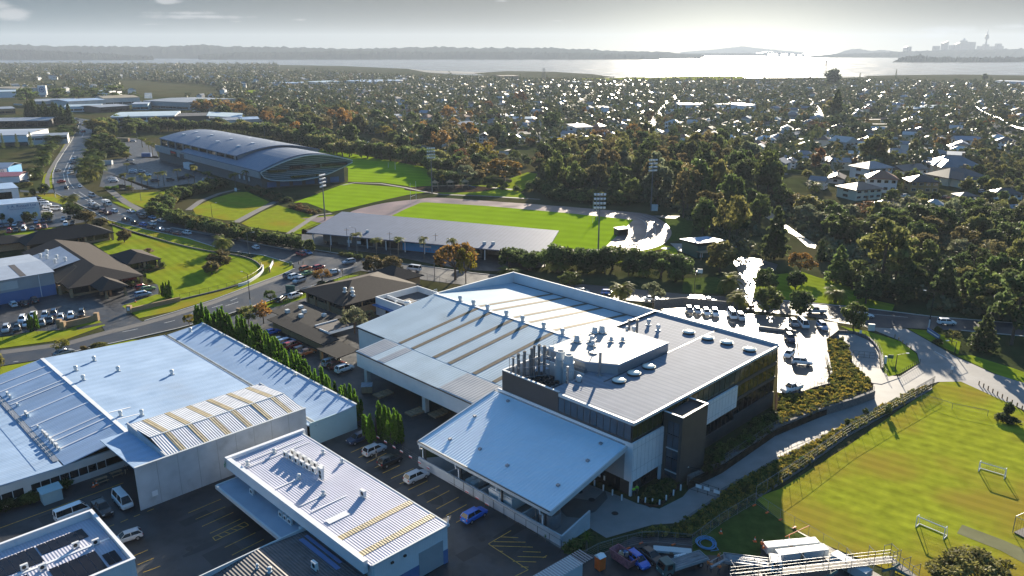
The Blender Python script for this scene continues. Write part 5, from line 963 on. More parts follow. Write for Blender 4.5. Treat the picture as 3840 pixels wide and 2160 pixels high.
for x,y,a,k,c,l in ((1130,150,-1.9,'suv','white','white car farthest up the road of the four coming down the bend'),(1100,215,-1.9,'suv','grey','dark grey car second in the line coming down the bend'),(1090,297,-1.85,'suv','silver','silver grey car third in the line coming down the bend'),(1070,370,-1.75,'suv','white','white car with dark screen last in the line at the bend'),
 (875,332,1.35,'hatchback','grey','dark car going up the road alone beside the grass verge'),(928,505,1.25,'suv','red','red car going up the road before the bend'),(1005,590,1.9,'hatchback','black','black car waiting at the side street mouth'),(1210,570,-1.0,'hatchback','white','white car rounding the bend next to the palm hedge'),
 (1390,712,D0-.1,'van','silver','silver van coming down past the arena lawn'),(1393,825,D0,'hatchback','white','white car beside the light truck on the main road'),(1385,888,D1,'suv','grey','dark grey car overlapping a black one by the round trees'),(1452,905,D1,'hatchback','black','black car tucked behind the dark grey one by the round trees'),
 (1548,952,D1,'suv','maroon','red brown car in the shade of the round trees by the verge'),(1632,980,D1,'sedan','maroon','maroon sedan at the lamp post where the lawn fence starts'),(1722,950,D1,'suv','white','white car passing the lamp post where the lawn fence starts'),(1980,950,D0,'sedan','white','white sedan alone by the footpath below the arena lawn'),
 (2108,985,D0,'hatchback','grey','dark teal car at the edge of the shrub bank'),(2200,1008,D0,'hatchback','black','black car behind the silver blue one under the shrub bank'),(2155,1042,D0,'suv','black','black four wheel drive in the middle of the upper lanes'),(2305,1046,D0,'sedan','lightblue','silver blue sedan in the upper lane under the shrub bank'),
 (2440,1098,D0,'sedan','silver','silver car last of the upper lane under the shrub bank'),(1895,1075,D1,'sedan','black','black sedan at the head of the queue along the lawn fence'),(2040,1120,D1,'sedan','black','black sedan second in the queue along the lawn fence'),(2155,1150,D1,'hatchback','blue','blue hatchback in the queue along the lawn fence'),
 (2300,1138,D1,'suv','white','white car in the middle lane next to the blue hatchback'),(2280,1190,D1,'suv','black','black car between the blue hatchback and the silver sedan'),(2420,1222,D1,'sedan','silver','silver sedan in the queue along the lawn fence'),(2540,1250,D1,'hatchback','navy','navy car behind the silver sedan in the lawn fence queue')):
 car('a',x,y,a,k,c,l,GR,name='car')
for x,y,a,k,c,l in ((1335,322,D1,'sedan','maroon','dark red car near the end of the lawn fence queue'),(1410,318,D1,'suv','white','white car with black roof last in the lawn fence queue'),(1430,278,D0,'hatchback','silver','silver hatchback alone in the upper lane past the queue'),(1930,428,D0+math.pi-.2,'hatchback','white','white hatchback crossing in front of the fenced palm'),
 (2270,478,D0+math.pi-.1,'suv','red','red car side by side with a pale blue one at the junction'),(2318,466,D0-.1,'sedan','lightblue','pale blue car beyond the red one at the junction')):
 car(4,x,y,a,k,c,l,GR,name='car')
DJ = ang(P(4,1300,960),P(4,2200,690))
GJ = 'cars at the junction'
for x,y,a,k,c,l in ((590,135,DJ,'suv','orange','orange red car at the front of the left turning lane'),(788,120,DJ,'suv','red','red car furthest right at the junction stop line'),(615,205,DJ,'sedan','green','pale green sedan between the orange and silver cars'),(1005,185,DJ+math.pi-.4,'sedan','white','white sedan behind the orange leaved street tree'),
 (350,238,DJ,'suv','navy','navy car partly behind a white one at the junction'),(425,255,DJ,'suv','white','white car beside the navy one at the junction'),(495,315,DJ+math.pi,'suv','silver','silver car coming away from the junction on the near lane'),(1242,32,DJ+math.pi-.35,'suv','silver','silver blue car crossing the wide empty junction'),
 (435,545,DJ,'suv','white','white car parked outside the tan brick office'),(215,605,DJ+.5,'suv','black','black car with people beside it at the tan brick office')):
 car('c',x,y,a,k,c,l,GJ,name='car')
car('c',2225,140,D0+math.pi+.25,'van','white','white delivery van on the road behind the dark round trees',GR,name='car')
GB = 'cars along the tan brick wall'
for x,y,k,c,l in ((80,1095,'sedan','blue','blue sedan nearest the cypress row beside the tan brick wall'),(190,1220,'hatchback','silver','silver white hatchback second along the tan brick wall'),(300,1245,'wagon','lightblue','pale blue wagon third along the tan brick wall'),(395,1295,'wagon','red','red wagon among pale cars along the tan brick wall'),(520,1360,'hatchback','navy','blue grey hatchback between two red cars at the tan wall'),(610,1400,'sedan','orange','orange red sedan at the end of the tan brick wall')):
 car('c',x,y,UA+.05,k,c,l,GB)
for x,y,c,l in ((2500,1300,'silver','silver car first of three beside the tiled porch'),(2545,1325,'maroon','maroon car in the middle of three beside the tiled porch'),(2600,1350,'white','white car last of three beside the tiled porch')): car(4,x,y,UA,'suv',c,l,GB)
GL = 'cars in the tiled office car park'
DA = ang(P('t',200,240),P('t',240,120))
for x,y,a,k,c,l in ((115,745,2.3,'hatchback','white','white hatchback backed up to the blue painted wall'),(205,735,2.3,'sedan','black','black sedan beside the white hatchback at the blue wall'),(295,712,2.3,'suv','black','black car furthest from the edge along the blue wall'),
 (1215,600,.8,'hatchback','red','red car parked by shrubs at the tiled porch'),(1268,612,.8,'hatchback','green','lime green hatchback between the red car and pale blue wagon'),(1222,660,.75,'wagon','lightblue','pale blue people mover by the orange cone')): car('r',x,y,a,k,c,l,GL)
for x,y,k,c,l in ((193,240,'suv','white','white car with roof rails left of the dark conifer'),(285,200,'sedan','white','white sedan hidden behind the dark conifer'),(385,200,'hatchback','silver','pale silver hatchback in the back row by the conifer'),(462,190,'suv','navy','dark navy car in the back row of the tiled office car park'),(430,242,'sedan','black','black sedan in the middle of the front row near the brick gate wall'),
 (522,222,'hatchback','silver','silver hatchback next to the brick gate wall'),(606,205,'hatchback','white','white hatchback just behind the brick gate wall'),(698,188,'suv','black','black car at the end of the brick gate wall'),(55,320,'suv','silver','silver car nearest the street fence at the left edge'),(150,308,'sedan','black','black sedan beside the silver car at the street fence'),(228,275,'hatchback','white','white hatchback directly left of the dark conifer foot'),(362,268,'hatchback','grey','grey hatchback directly right of the dark conifer foot')):
 car('t',x,y,DA+math.pi,k,c,l,GL)
car('t',545,522,UA+.2,'sedan','grey','dark teal car by the small tree on the street verge')
GK = 'cars outside the lettered shop'
DK = -1.1
for x,y,k,c,l in ((145,1255,'suv','red','bright red car first in the front row below the lettered wall'),(247,1245,'suv','black','black car between the red car and white van'),(365,1225,'van','white','white van in the front row below the lettered wall'),(490,1212,'sedan','grey','grey sedan right of the white van in the front row'),(588,1200,'suv','orange','orange car in the front row below the lettered wall'),(685,1188,'hatchback','maroon','maroon hatchback at the right end of the front row'),
 (25,1178,'suv','navy','navy car at the picture edge in the second row'),(115,1162,'suv','grey','brown grey car second row below small wall tree'),(225,1150,'sedan','silver','silver sedan in the second row below the lettered wall'),(340,1140,'sedan','maroon','dark maroon car at the end of the second row'),(550,1112,'hatchback','lightblue','blue grey hatchback close against the lettered wall corner'),(650,1098,'suv','navy','navy car right of the lettered wall corner'),(745,1088,'suv','black','black car beside the navy one near the round trees'),
 (958,1068,'sedan','silver','silver sedan in front of the round trees'),(1052,1052,'sedan','black','black sedan under the left round tree'),(995,1146,'suv','white','white ute shaped car alone by the dark tiled roof'),(1100,1136,'suv','black','black car beside the white one near the dark tiled roof'),
 (655,812,'suv','white','white four wheel drive at the top of the side yard'),(700,845,'suv','white','second white four wheel drive in the side yard'),(745,890,'ute','white','white ute with canopy in the side yard'),(850,915,'van','white','white van at the bottom of the side yard'),(712,958,'hatchback','silver','pale small car behind the shrub in the side yard'),(555,755,'suv','black','large black car on the verge by the showroom')):
 car('a',x,y,DK if y > 1000 else .15,k,c,l,GK)
car('a',390,412,.2,'ute','white','white ute parked beside the bright blue shop'); car('a',370,498,.3,'sedan','navy','dark car parked behind the red roofed food shop')
GF = 'cars on the far end of the main road'
for x,y,c,l in ((1070,500,'lightblue','pale blue car highest up the far road'),(1160,520,'grey','grey car second highest up the far road'),(1265,553,'white','white and blue car below the far road island'),(1320,586,'black','dark car at the far give way line'),(1255,708,'red','red and white car alone on the far straight'),(1130,572,'green','green car parked by the far verge'),(1195,602,'grey','grey car parked lowest by the far verge'),(1440,562,'white','white car at the far shrubs right of the road')):
 car('e',x,y,-1.9,'suv',c,l,GF,name='car')
GP = 'cars in the arena car park'
for x,y,a,c,l in ((1690,445,.25,'silver','topmost of three pale cars under the arena palms'),(1705,470,.25,'white','middle of three pale cars under the arena palms'),(1722,492,.25,'silver','lowest of three pale cars under the arena palms'),(2010,330,.2,'white','white car upper one of a pair beside the palm island'),(2005,358,.2,'silver','silver car lower one of a pair beside the palm island'),(2140,345,.2,'silver','silver car right of the lamp post in the arena car park'),(2225,395,.2,'white','white car behind the palm clump in the arena car park'),(1965,172,.2,'silver','silver car at the dark tree end of the arena car park'),(1985,228,.2,'black','black car below the silver one by the dark trees'),(2340,480,.2,'navy','navy car beside the shrub island palms')):
 car('a',x,y,a,'sedan',c,l,GP)
for x,y,c,l in ((75,645,'navy','navy car behind the first tall palms'),(255,635,'black','black car left of the short palm'),(385,618,'black','black car right of the short palm'),(440,606,'navy','navy car between palms in the shaded row'),(500,598,'black','black car at the right end of the shaded row'),(690,640,'white','white car alone in the lane near the arena entry')):
 car('b',x,y,.5,'suv',c,l,GP)
car('e',2005,852,.1,'sedan','silver','silver car at the far corner of the arena forecourt',GP)
GT = 'cars on the wet upper car park'
DC = -1.62
for x,y,k,c,l in ((57,385,'hatchback','grey','dark hatchback first in the glaring row by the road wall'),(125,392,'hatchback','silver','silver hatchback second in the glaring row'),(202,405,'hatchback','white','white hatchback third in the glaring row'),(275,412,'suv','white','white car fourth in the glaring row'),(420,430,'van','white','white van next to the trunk of the near palm'),(495,448,'suv','silver','silver car right of the white van in the glaring row'),(947,500,'suv','grey','grey car first of three along the green fence'),(1027,508,'van','white','white van second of three along the green fence'),(1190,525,'suv','lightblue','pale blue car alone at the corner of the green fence'),(912,628,'suv','navy','navy car facing out below the divider wall'),(912,582,'hatchback','black','black car hidden behind the navy one')):
 car('v',x,y,DC,k,c,l,GT,ZC)
car('v',905,762,.9+math.pi,'hatchback','white','white hatchback turned at an angle by the office corner',GT,ZC); car('v',1015,832,-.25,'suv','white','white car standing across the middle of the wet car park',GT,ZC); car(9,820,50,.55+math.pi,'ute','white','white ute with canopy at the terrace railing',GT,ZC)
for n,x,y,a,k,c,l in (('v',215,312,-.1,'ute','white','white ute in the glare on the road behind the car park'),('v',530,352,-.1,'ute','maroon','dark ute beside the near palm on the road'),('v',1135,392,-.1+math.pi,'ute','silver','silver ute coming out from behind a round street tree'),(6,1990,998,-.12,'suv','white','white car at the far right of the road by the dark trees'),(6,1372,945,-.1,'sedan','white','white car mostly hidden by the tree at the entrance'),
 ('x',185,500,-.1,'wagon','silver','silver wagon seen over the warehouse parapet'),('x',408,508,-.1,'hatchback','blue','blue car left of the palm behind the parapet'),('x',780,562,-.08,'sedan','white','white sedan behind the thin street tree'),('x',435,580,-.1,'sedan','silver','pale car close behind the warehouse parapet')):
 car(n,x,y,a,k,c,l,GR,name='car')
GS = 'cars at the houses on the slope'
for x,y,c,l in ((785,722,'white','white car on the drive below the ochre house'),(1560,700,'silver','silver car beside the palm under the cream house'),(1950,655,'lightblue','pale blue car at the right of the slope drive'),(1345,380,'white','white car outside the grey roofed double house'),(1400,745,'maroon','dark red car behind the glass roofed house')): car('h',x,y,.3,'suv',c,l,GS)
car('l',1060,1180,R(-58),'hatchback','blue','bright blue hatchback squeezed beside the pink skip'); car('l',1320,1080,R(-55),'sedan','black','black car beside the blue hatchback on the site')
# light truck and the two site trucks
def truck(name,label,q,a,cabm,deckm,L_=6.5,load=None,box=None):
 t = thing(name,label, 'truck',q,0); T = at(*q,a)
 mb = MB(T); w_ = .95
 mb.add([(L_/2-1.7,-w_,.5),(L_/2,-w_,.5),(L_/2,w_,.5),(L_/2-1.7,w_,.5),(L_/2-1.7,-w_,2.2),(L_/2-.35,-w_*.92,2.2),(L_/2-.35,w_*.92,2.2),(L_/2-1.7,w_,2.2),(L_/2,-w_,1.25),(L_/2,w_,1.25)],[[0,3,2,1],[0,1,8,5,4],[1,2,9,8],[2,3,7,6,9],[3,0,4,7],[4,5,6,7],[8,9,6,5]]); mb.build('cab',cabm,t)
 mb = MB(T); mb.add([(L_/2-.0,-.8,1.33),(L_/2-.0,.8,1.33),(L_/2-.31,.76,2.1),(L_/2-.31,-.76,2.1)],[[0,1,2,3]]); mb.T = T; mb.build('windscreen','glass_dark',t)
 for s_ in (-1,1): mb = MB(T); mb.box(L_/2-1.4,L_/2-.6,s_*w_-.02,s_*w_+.02,1.3,2.0); mb.build('side_window','glass_dark',t)
 mb = MB(T); mb.box(-L_/2,L_/2-1.8,-1.0,1.0,.85,1.02); mb.build('deck',deckm,t)
 mb = MB(T);
 for s_ in (-1,1): mb.box(-L_/2,L_/2-1.8,s_*1.0-.04,s_*1.0+.04,1.02,1.35)
 mb.box(-L_/2,-L_/2+.06,-1,1,1.02,1.35); mb.box(L_/2-1.86,L_/2-1.8,-1,1,1.02,2.1); mb.build('side_board',deckm,t)
 mb = MB(T); mb.box(-L_/2+.2,L_/2-.3,-.4,.4,.45,.85); mb.build('chassis','black',t)
 for x in (-L_/2+1.2,L_/2-.9):
  for s_ in (-1,1): mb = MB(T); mb.tube((x,s_*.7,.42),(x,s_*.98,.42),.42,16); w1 = mb.build('wheel','tyre',t); mb = MB(T); mb.tube((x,s_*.98,.42),(x,s_*1.0,.42),.22,10); mb.build('rim','rim',w1)
 for s_ in (-1,1): mb = MB(T); mb.box(L_/2-.02,L_/2+.02,s_*.7-.14,s_*.7+.14,.75,.95); mb.build('headlight','lamp_clear',t)
 if box: mb = MB(T); mb.box(-L_/2+.05,L_/2-1.9,-.98,.98,1.05,2.6); mb.build('box_body',box,t)
 return t,T
truck('light_truck','white light truck with a box body on the main road',P('a',1618,845),D0,'ac_white','galv',5.6,box='ac_white')
gt,GTt = truck('flatbed_truck','dark green flatbed truck loaded with steel scaffold tubes',P('l',1990,1300),R(205),'truck_green','wall_grey',7.5)
wt,WTt = truck('flatbed_truck','white flatbed truck with scaffold frames on its deck',P('m',1010,1290),R(-12),'ac_white','galv',8.0)
def tubes(label,T,x0,x1,y0,y1,z,n,m='galv'):
 mb = MB(T)
 for i in range(n):
  y = random.uniform(y0,y1); a = random.uniform(x0,x0+.8); mb.tube((a,y,z+random.uniform(0,.25)),(a+(x1-x0)*random.uniform(.7,1.05),y+random.uniform(-.15,.15),z+random.uniform(0,.25)),.045,5)
 tag(mb.build('tube_bundle',m),label,'scaffold tubes')
tubes('grey scaffold tubes lying on the green truck deck',GTt,-3.7,1.7,-.9,.9,1.1,34); tubes('grey scaffold tubes and frames lying on the white truck deck',WTt,-3.9,2.0,-.9,.9,1.1,34)
# ---------------------------------------------------------------- trees
rng = np.random.default_rng(5)
def card_mesh(name,C_,size,tint,flat=0.,m='leaf',upd=None):
 """leaf sprays: one small quad per spray, random facing"""
 n = len(C_); a = rng.normal(size=(n,3));
 if flat: a[:,2] *= (1-flat)
 a /= np.linalg.norm(a,axis=1)[:,None]; b = rng.normal(size=(n,3));
 if upd is not None: a = upd/np.linalg.norm(upd,axis=1)[:,None]
 b -= (a*b).sum(1)[:,None]*a; b /= np.linalg.norm(b,axis=1)[:,None]
 s = np.asarray(size).reshape(-1,1)*np.ones((n,1)); e = rng.uniform(.6,1.0,(n,1))
 V = np.stack([C_-a*s-b*s*e*.6,C_+a*s*.3-b*s*e,C_+a*s+b*s*e*.5,C_-a*s*.2+b*s*e],1).reshape(-1,3)
 return quad_mesh(name,V,np.repeat(tint,4),m)
def quad_mesh(name,V,tint,m):
 n = len(V)//4; me = bpy.data.meshes.new(name); me.vertices.add(4*n); me.vertices.foreach_set('co',V.astype(np.float32).ravel())
 me.loops.add(4*n); me.loops.foreach_set('vertex_index',np.arange(4*n,dtype=np.int32)); me.polygons.add(n); me.polygons.foreach_set('loop_start',np.arange(0,4*n,4,dtype=np.int32)); me.polygons.foreach_set('loop_total',np.full(n,4,dtype=np.int32))
 at_ = me.attributes.new('tint','FLOAT','POINT'); at_.data.foreach_set('value',np.asarray(tint,dtype=np.float32)); me.materials.append(MATS[m]); me.update(calc_edges=True); return me
def clumps(centres,rad,per,sz,squash=.8):
 C_ = []; S_ = []; T_ = []
 for c,r in zip(centres,rad):
  d = rng.normal(size=(per,3)); d /= np.linalg.norm(d,axis=1)[:,None]; q = d*(r*rng.uniform(.55,1.05,(per,1))); q[:,2] *= squash
  C_.append(c+q); S_.append(rng.uniform(.7,1.3,per)*sz); t = rng.uniform(.1,.9); T_.append(np.clip(t+rng.normal(0,.14,per),0,1))
 return np.concatenate(C_),np.concatenate(S_),np.concatenate(T_)
def trunk_mb(h,r,limbs=5,spread=.3,z1=.75,r1=.4):
 mb = MB(); mb.tube((0,0,-.02),(0,0,h),r,7,r*.7);
 for i in range(limbs):
  t = 6.28*i/limbs+rng.uniform(-.4,.4); s = spread*rng.uniform(.6,1.1); mb.tube((0,0,h*rng.uniform(.75,1)),(s*math.cos(t),s*math.sin(t),z1*rng.uniform(.8,1.1)),r*.55,5,r*.15)
 return mb
TREE = {}
def tree_kind(key,name,cat,crown_me,trunk,tm='bark',cname='crown'):
 TREE[key] = (name,cat,crown_me,trunk,tm,cname,[])
def ell(n,rx,rz,zc,lo=-.5):
 out = []
 while len(out) < n:
  d = rng.normal(size=3); d /= np.linalg.norm(d)
  if d[2] < lo: continue
  k = rng.uniform(.62,.95); out.append((d[0]*rx*k,d[1]*rx*k,zc+d[2]*rz*k))
 return np.array(out)
def rnd_crown(nc,per,sz,rx=.42,rz=.34,zc=.62,cr=(.11,.19),lo=-.5):
 c = ell(nc,rx,rz,zc,lo); return card_mesh('crown',*clumps(c,rng.uniform(*cr,nc),per,sz))
for i in range(4): tree_kind(('round',i),'evergreen_tree','tree',rnd_crown(34,60,.042,rz=.44,zc=.55,lo=-.8),trunk_mb(.3,.035))
for i in range(3): tree_kind(('open',i),'deciduous_tree','tree',rnd_crown(26,44,.034,rx=.46,rz=.36,zc=.6,cr=(.08,.15),lo=-.6),trunk_mb(.35,.03,8,.36,.72))
for i in range(3): tree_kind(('far',i),'garden_tree','tree',rnd_crown(15,26,.075,rx=.4,rz=.38,zc=.56,cr=(.14,.24),lo=-.9),trunk_mb(.3,.05,3))
def pine_crown(nc=26,per=50,sz=.034):
 c = []
 for k in range(nc):
  z = rng.uniform(.38,1.0); r = (.5 if z > .55 else .36)*(1-.55*max(0,(z-.6)/.4)); t = rng.uniform(0,6.28); q = rng.uniform(.3,1)*r; c.append((q*math.cos(t),q*math.sin(t),z-.05))
 return card_mesh('crown',*clumps(np.array(c),rng.uniform(.09,.17,nc),per,sz,.42))
for i in range(3): tree_kind(('pine',i),'pine_tree','tree',pine_crown(),trunk_mb(.8,.028,9,.34,.75),)
def cone_crown(n,sz,r0=.3,tiers=0,z0=.12,p=1.):
 if tiers:
  C_ = [];
  for k in range(tiers):
   z = z0+(1-z0)*k/tiers; r = r0*(1-(k/tiers))**p+.015; nb = 7
   for b in range(nb):
    t = 6.28*b/nb+k; m_ = int(n/tiers/nb); q = rng.uniform(.12,1,m_)*r
    C_.append(np.stack([q*math.cos(t)+rng.normal(0,.012,m_),q*math.sin(t)+rng.normal(0,.012,m_),z+q*.25+rng.normal(0,.006,m_)],1))
  C_ = np.concatenate(C_)
 else:
  z = z0+(1-z0)*(1-np.sqrt(rng.uniform(0,1,n))); r = r0*(1-(z-z0)/(1-z0))**p*rng.uniform(.6,1.08,n)*(1+.25*np.sin(z*40)); t = rng.uniform(0,6.28,n); C_ = np.stack([r*np.cos(t),r*np.sin(t),z],1)
 return card_mesh('crown',C_,rng.uniform(.7,1.3,len(C_))*sz,np.clip(rng.normal(.5,.22,len(C_)),0,1),.3)
for i in range(2): tree_kind(('conifer',i),'conifer_tree','tree',cone_crown(1500,.036,.3,0,.06,.75),trunk_mb(.5,.03,0))
tree_kind(('norfolk',0),'norfolk_pine','tree',cone_crown(1300,.022,.2,13,.1,.8),trunk_mb(.97,.016,0))
def spire_crown(ns,per,sz,w=.5):
 C_ = []; T_ = []; U_ = []
 for k in range(ns):
  t = rng.uniform(0,6.28); q = w*.62*math.sqrt(rng.uniform(0,1)); h = (1-.55*(q/w/.62)**1.4)*rng.uniform(.75,1.0); x,y = q*math.cos(t),q*math.sin(t); lean = rng.uniform(.15,.4)
  z = h*rng.uniform(.02,1,per)**.8; rr = (.105*(1-(z/h)**2)+.008)*rng.uniform(.4,1,per); tt = rng.uniform(0,6.28,per)
  C_.append(np.stack([x*(1+lean*z/h*.5)+rr*np.cos(tt),y*(1+lean*z/h*.5)+rr*np.sin(tt),z],1)); T_.append(np.clip(rng.normal(rng.uniform(.25,.8),.15,per),0,1)); U_.append(np.stack([np.cos(tt)*.5,np.sin(tt)*.5,np.ones(per)],1))
 C_ = np.concatenate(C_); return card_mesh('crown',C_,rng.uniform(.7,1.4,len(C_))*sz,np.concatenate(T_),upd=np.concatenate(U_))
for i in range(3): tree_kind(('spire',i),'juniper_tree','tree',spire_crown(13,190,.034),trunk_mb(.4,.03,0))
for i in range(2): tree_kind(('shrub',i),'shrub','shrub',rnd_crown(18,44,.07,rx=.42,rz=.5,zc=.45,cr=(.16,.28),lo=-.4),trunk_mb(.3,.03,4,.3,.6),cname='foliage')
def frond_crown(nf,seg,zc,L_,w,droop,up,leaf=1):
 V = []; T_ = []
 for k in range(nf):
  t = rng.uniform(0,6.28); e = up[0]+(up[1]-up[0])*rng.uniform(0,1); d = np.array((math.cos(t),math.sin(t),0)); s_ = np.array((-math.sin(t),math.cos(t),0)); l = L_*rng.uniform(.85,1.1); pts = []
  p = np.array((0,0,zc)); a = e
  for i in range(seg+1): pts.append(p.copy()); p = p+(d*math.cos(a)+np.array((0,0,math.sin(a))))*l/seg; a -= droop/seg*(1+.4*i/seg)
  tn = np.clip(rng.normal(.5,.25),0,1)
  for i in range(seg):
   for sg in (-1,1):
    for j in range(2):
     q0 = pts[i]+(pts[i+1]-pts[i])*(j*.5); q1 = pts[i]+(pts[i+1]-pts[i])*(j*.5+.32); ww = w*math.sin(math.pi*min(.97,(i+.5+j*.4)/seg*.85+.13)); o = (s_*sg*.8+(pts[i+1]-pts[i])/np.linalg.norm(pts[i+1]-pts[i])*.6)*ww+np.array((0,0,-.25*ww))
     V += [q0,q1,q1+o*1.0,q0+o*.9]; T_ += [tn]*4
 return quad_mesh('crown',np.array(V),T_, 'leaf')
for i in range(2): tree_kind(('phoenix',i),'palm_tree','palm',frond_crown(64,6,.46,.6,.1,1.9,(-.35,1.45)),trunk_mb(.46,.07,0),'palm_bark')
for i in range(2): tree_kind(('queen',i),'palm_tree','palm',frond_crown(20,6,.8,.36,.085,2.4,(.1,1.3)),trunk_mb(.81,.022,0),'palm_bark')
tree_kind(('fine',0),'evergreen_tree','tree',rnd_crown(70,120,.02,rx=.45,rz=.44,zc=.54,cr=(.08,.13),lo=-.5),trunk_mb(.3,.03))
tree_kind(('cabbage',0),'cabbage_tree','tree',frond_crown(60,3,.68,.34,.02,1.1,(-.5,1.5)),trunk_mb(.68,.035,0),'palm_bark')
GREEN = dict(dark=(.066,.092,.034),mid=(.1,.135,.04),olive=(.15,.15,.048),bright=(.1,.18,.024),cyp=(.085,.17,.018),grey=(.15,.165,.095),autumn=(.22,.13,.035),rust=(.13,.068,.03),yellow=(.2,.16,.022),bronze=(.13,.11,.048),palm=(.1,.13,.03),palmy=(.16,.17,.036),bare=(.17,.125,.08))
NT = 0
def plant(kind,q,h,w_,col,label,group=None,z=0.):
 global NT
 ks = [k for k in TREE if k[0] == kind]; k = ks[NT % len(ks)]; NT += 1
 name,cat,cm,tr,tm,cname,made = TREE[k]
 if not made:
  r = bpy.data.objects.new(name,None); COL.objects.link(r); r.empty_display_size = .3
  c = bpy.data.objects.new(cname,cm); COL.objects.link(c); c.parent = r; t = tr.build('trunk' if cname == 'crown' else 'stem',tm,r,local=True); made.append(r); o = r
 else: o = copy_tree(made[0])
 o.location = (*q,z); o.rotation_euler = (0,0,random.uniform(0,6.28)); o.scale = (w_,w_,h); tag(o,label,cat)
 if group: o['group'] = group
 elif 'group' in o: del o['group']
 c = GREEN[col]; j = random.uniform(.85,1.18); r_ = random.uniform(.92,1.1)
 for ch in o.children:
  if ch.name.startswith(cname): ch.color = (c[0]*j*r_,c[1]*j,c[2]*j,1)
 return o
def T_(kind,n,x,y,yt,wpx,col,label,group=None,z=0.):
 q = P(n,x,y,z); h = min(32,max(1.2,HT((n,x,y),(n,x,yt))-z)) if z == 0 else max(1.2,HC+ray(n,x,yt)[2]/ray(n,x,yt)[1]*q[1]-z)
 w_ = wpx/OFF[n][2]/FOC*(q[1]*CP+(HC-z)*SP); return plant(kind,q,h*(1.12 if kind == 'spire' else 1),w_*{'queen':1.75,'phoenix':1.3,'spire':1.25}.get(kind,1.06),col,label,group,z)
# -- street and garden trees near the camera
T_('round',4,940,378,288,115,'bronze','small round tree standing alone on the lawn near the fence')
T_('round',4,1665,560,448,185,'bronze','bigger dark round tree of the pair on the striped lawn'); T_('round',4,1600,620,525,130,'bronze','smaller round tree of the pair on the striped lawn')
T_('phoenix',4,1690,445,300,150,'palmy','phoenix palm inside the fence at the road edge of the lawn')
T_('spire',4,1262,800,610,100,'cyp','dark upright juniper by the stone wall at the drive'); T_('spire',4,262,1040,870,95,'cyp','dark upright juniper among cars at the left street fence')
T_('shrub',4,1095,650,610,20,'dark','narrow clipped shrub by the tiled porch'); T_('shrub',4,1130,690,655,40,'mid','round clipped bush by the tiled porch')
for x,y,w_,l in ((1050,680,60,'dark bush left of the clipped one by the porch'),(990,700,60,'dark low bush in front of the porch wall'),(1130,575,70,'low shrub along the garden wing of the tiled office'),(1230,560,50,'small shrub at the corner of the garden wing')): T_('shrub',4,x,y+10,y-30,w_,'mid',l)
T_('open',4,1125,478,420,80,'bare','leafless pale shrub beside the garden wing')
T_('open',4,468,1210,1108,120,'palmy','small loose tree on the street verge before the big factory'); T_('shrub',4,745,1178,1140,110,'olive','spreading dark shrub on the street verge strip'); T_('shrub',4,632,1198,1170,50,'bronze','reddish flax like shrub next to the verge shrub'); T_('shrub',4,5,1335,1195,60,'olive','tall leafy shrub at the left picture edge')
T_('open','c',840,310,120,300,'autumn','orange tinged street tree at the junction corner'); T_('shrub','c',820,350,325,120,'dark','low dark bushes under the orange tinged street tree')
T_('round','f',930,930,655,390,'bronze','left of two merged dark round trees by the road'); T_('round','f',1260,935,650,400,'bronze','right of two merged dark round trees by the road')
T_('open',5,860,660,375,330,'autumn','tall golden autumn tree leaning over the warehouse fence'); T_('open',5,940,690,420,150,'yellow','yellower trunk shoots in front of the golden autumn tree'); T_('round',5,985,540,440,110,'mid','green tree just behind the golden autumn tree')
T_('open','c',60,640,425,190,'mid','leafy tree left of the parked black car at the brick office'); T_('open',4,1880,1010,850,150,'olive','grey green shrubby tree on the corner behind junipers'); T_('open',4,1990,990,830,150,'autumn','yellowing tree on the corner behind the junipers'); T_('open',4,1430,1015,920,100,'yellow','small yellow shrub by the dark gate posts')
T_('open','c',1330,1080,670,430,'grey','feathery grey green tree in the courtyard of the brick office'); T_('open','c',1550,900,740,200,'grey','smaller feathery tree right of the courtyard one')
JN = 'row of upright junipers between the factory and the brick office'
jl = [(512,818),(530,826),(548,832),(565,838),(582,842),(600,850),(645,868),(660,880),(678,892),(697,905),(716,920),(738,938),(760,955),(782,972),(806,985),(828,1000),(850,1015),(872,1028),(893,1040)]
for i,(x,y) in enumerate(jl): T_('spire',0,x,y+16,y-58-(i%3)*11,60,'cyp','upright green juniper in the long row beside the factory roof' if i < len(jl)-2 else 'upright green juniper at the low end of the row by the teal wall',JN)
T_('spire',8,265,410,60,215,'cyp','left of two big junipers at the canopy fence'); T_('spire',8,375,435,90,215,'cyp','right of two big junipers at the canopy fence')
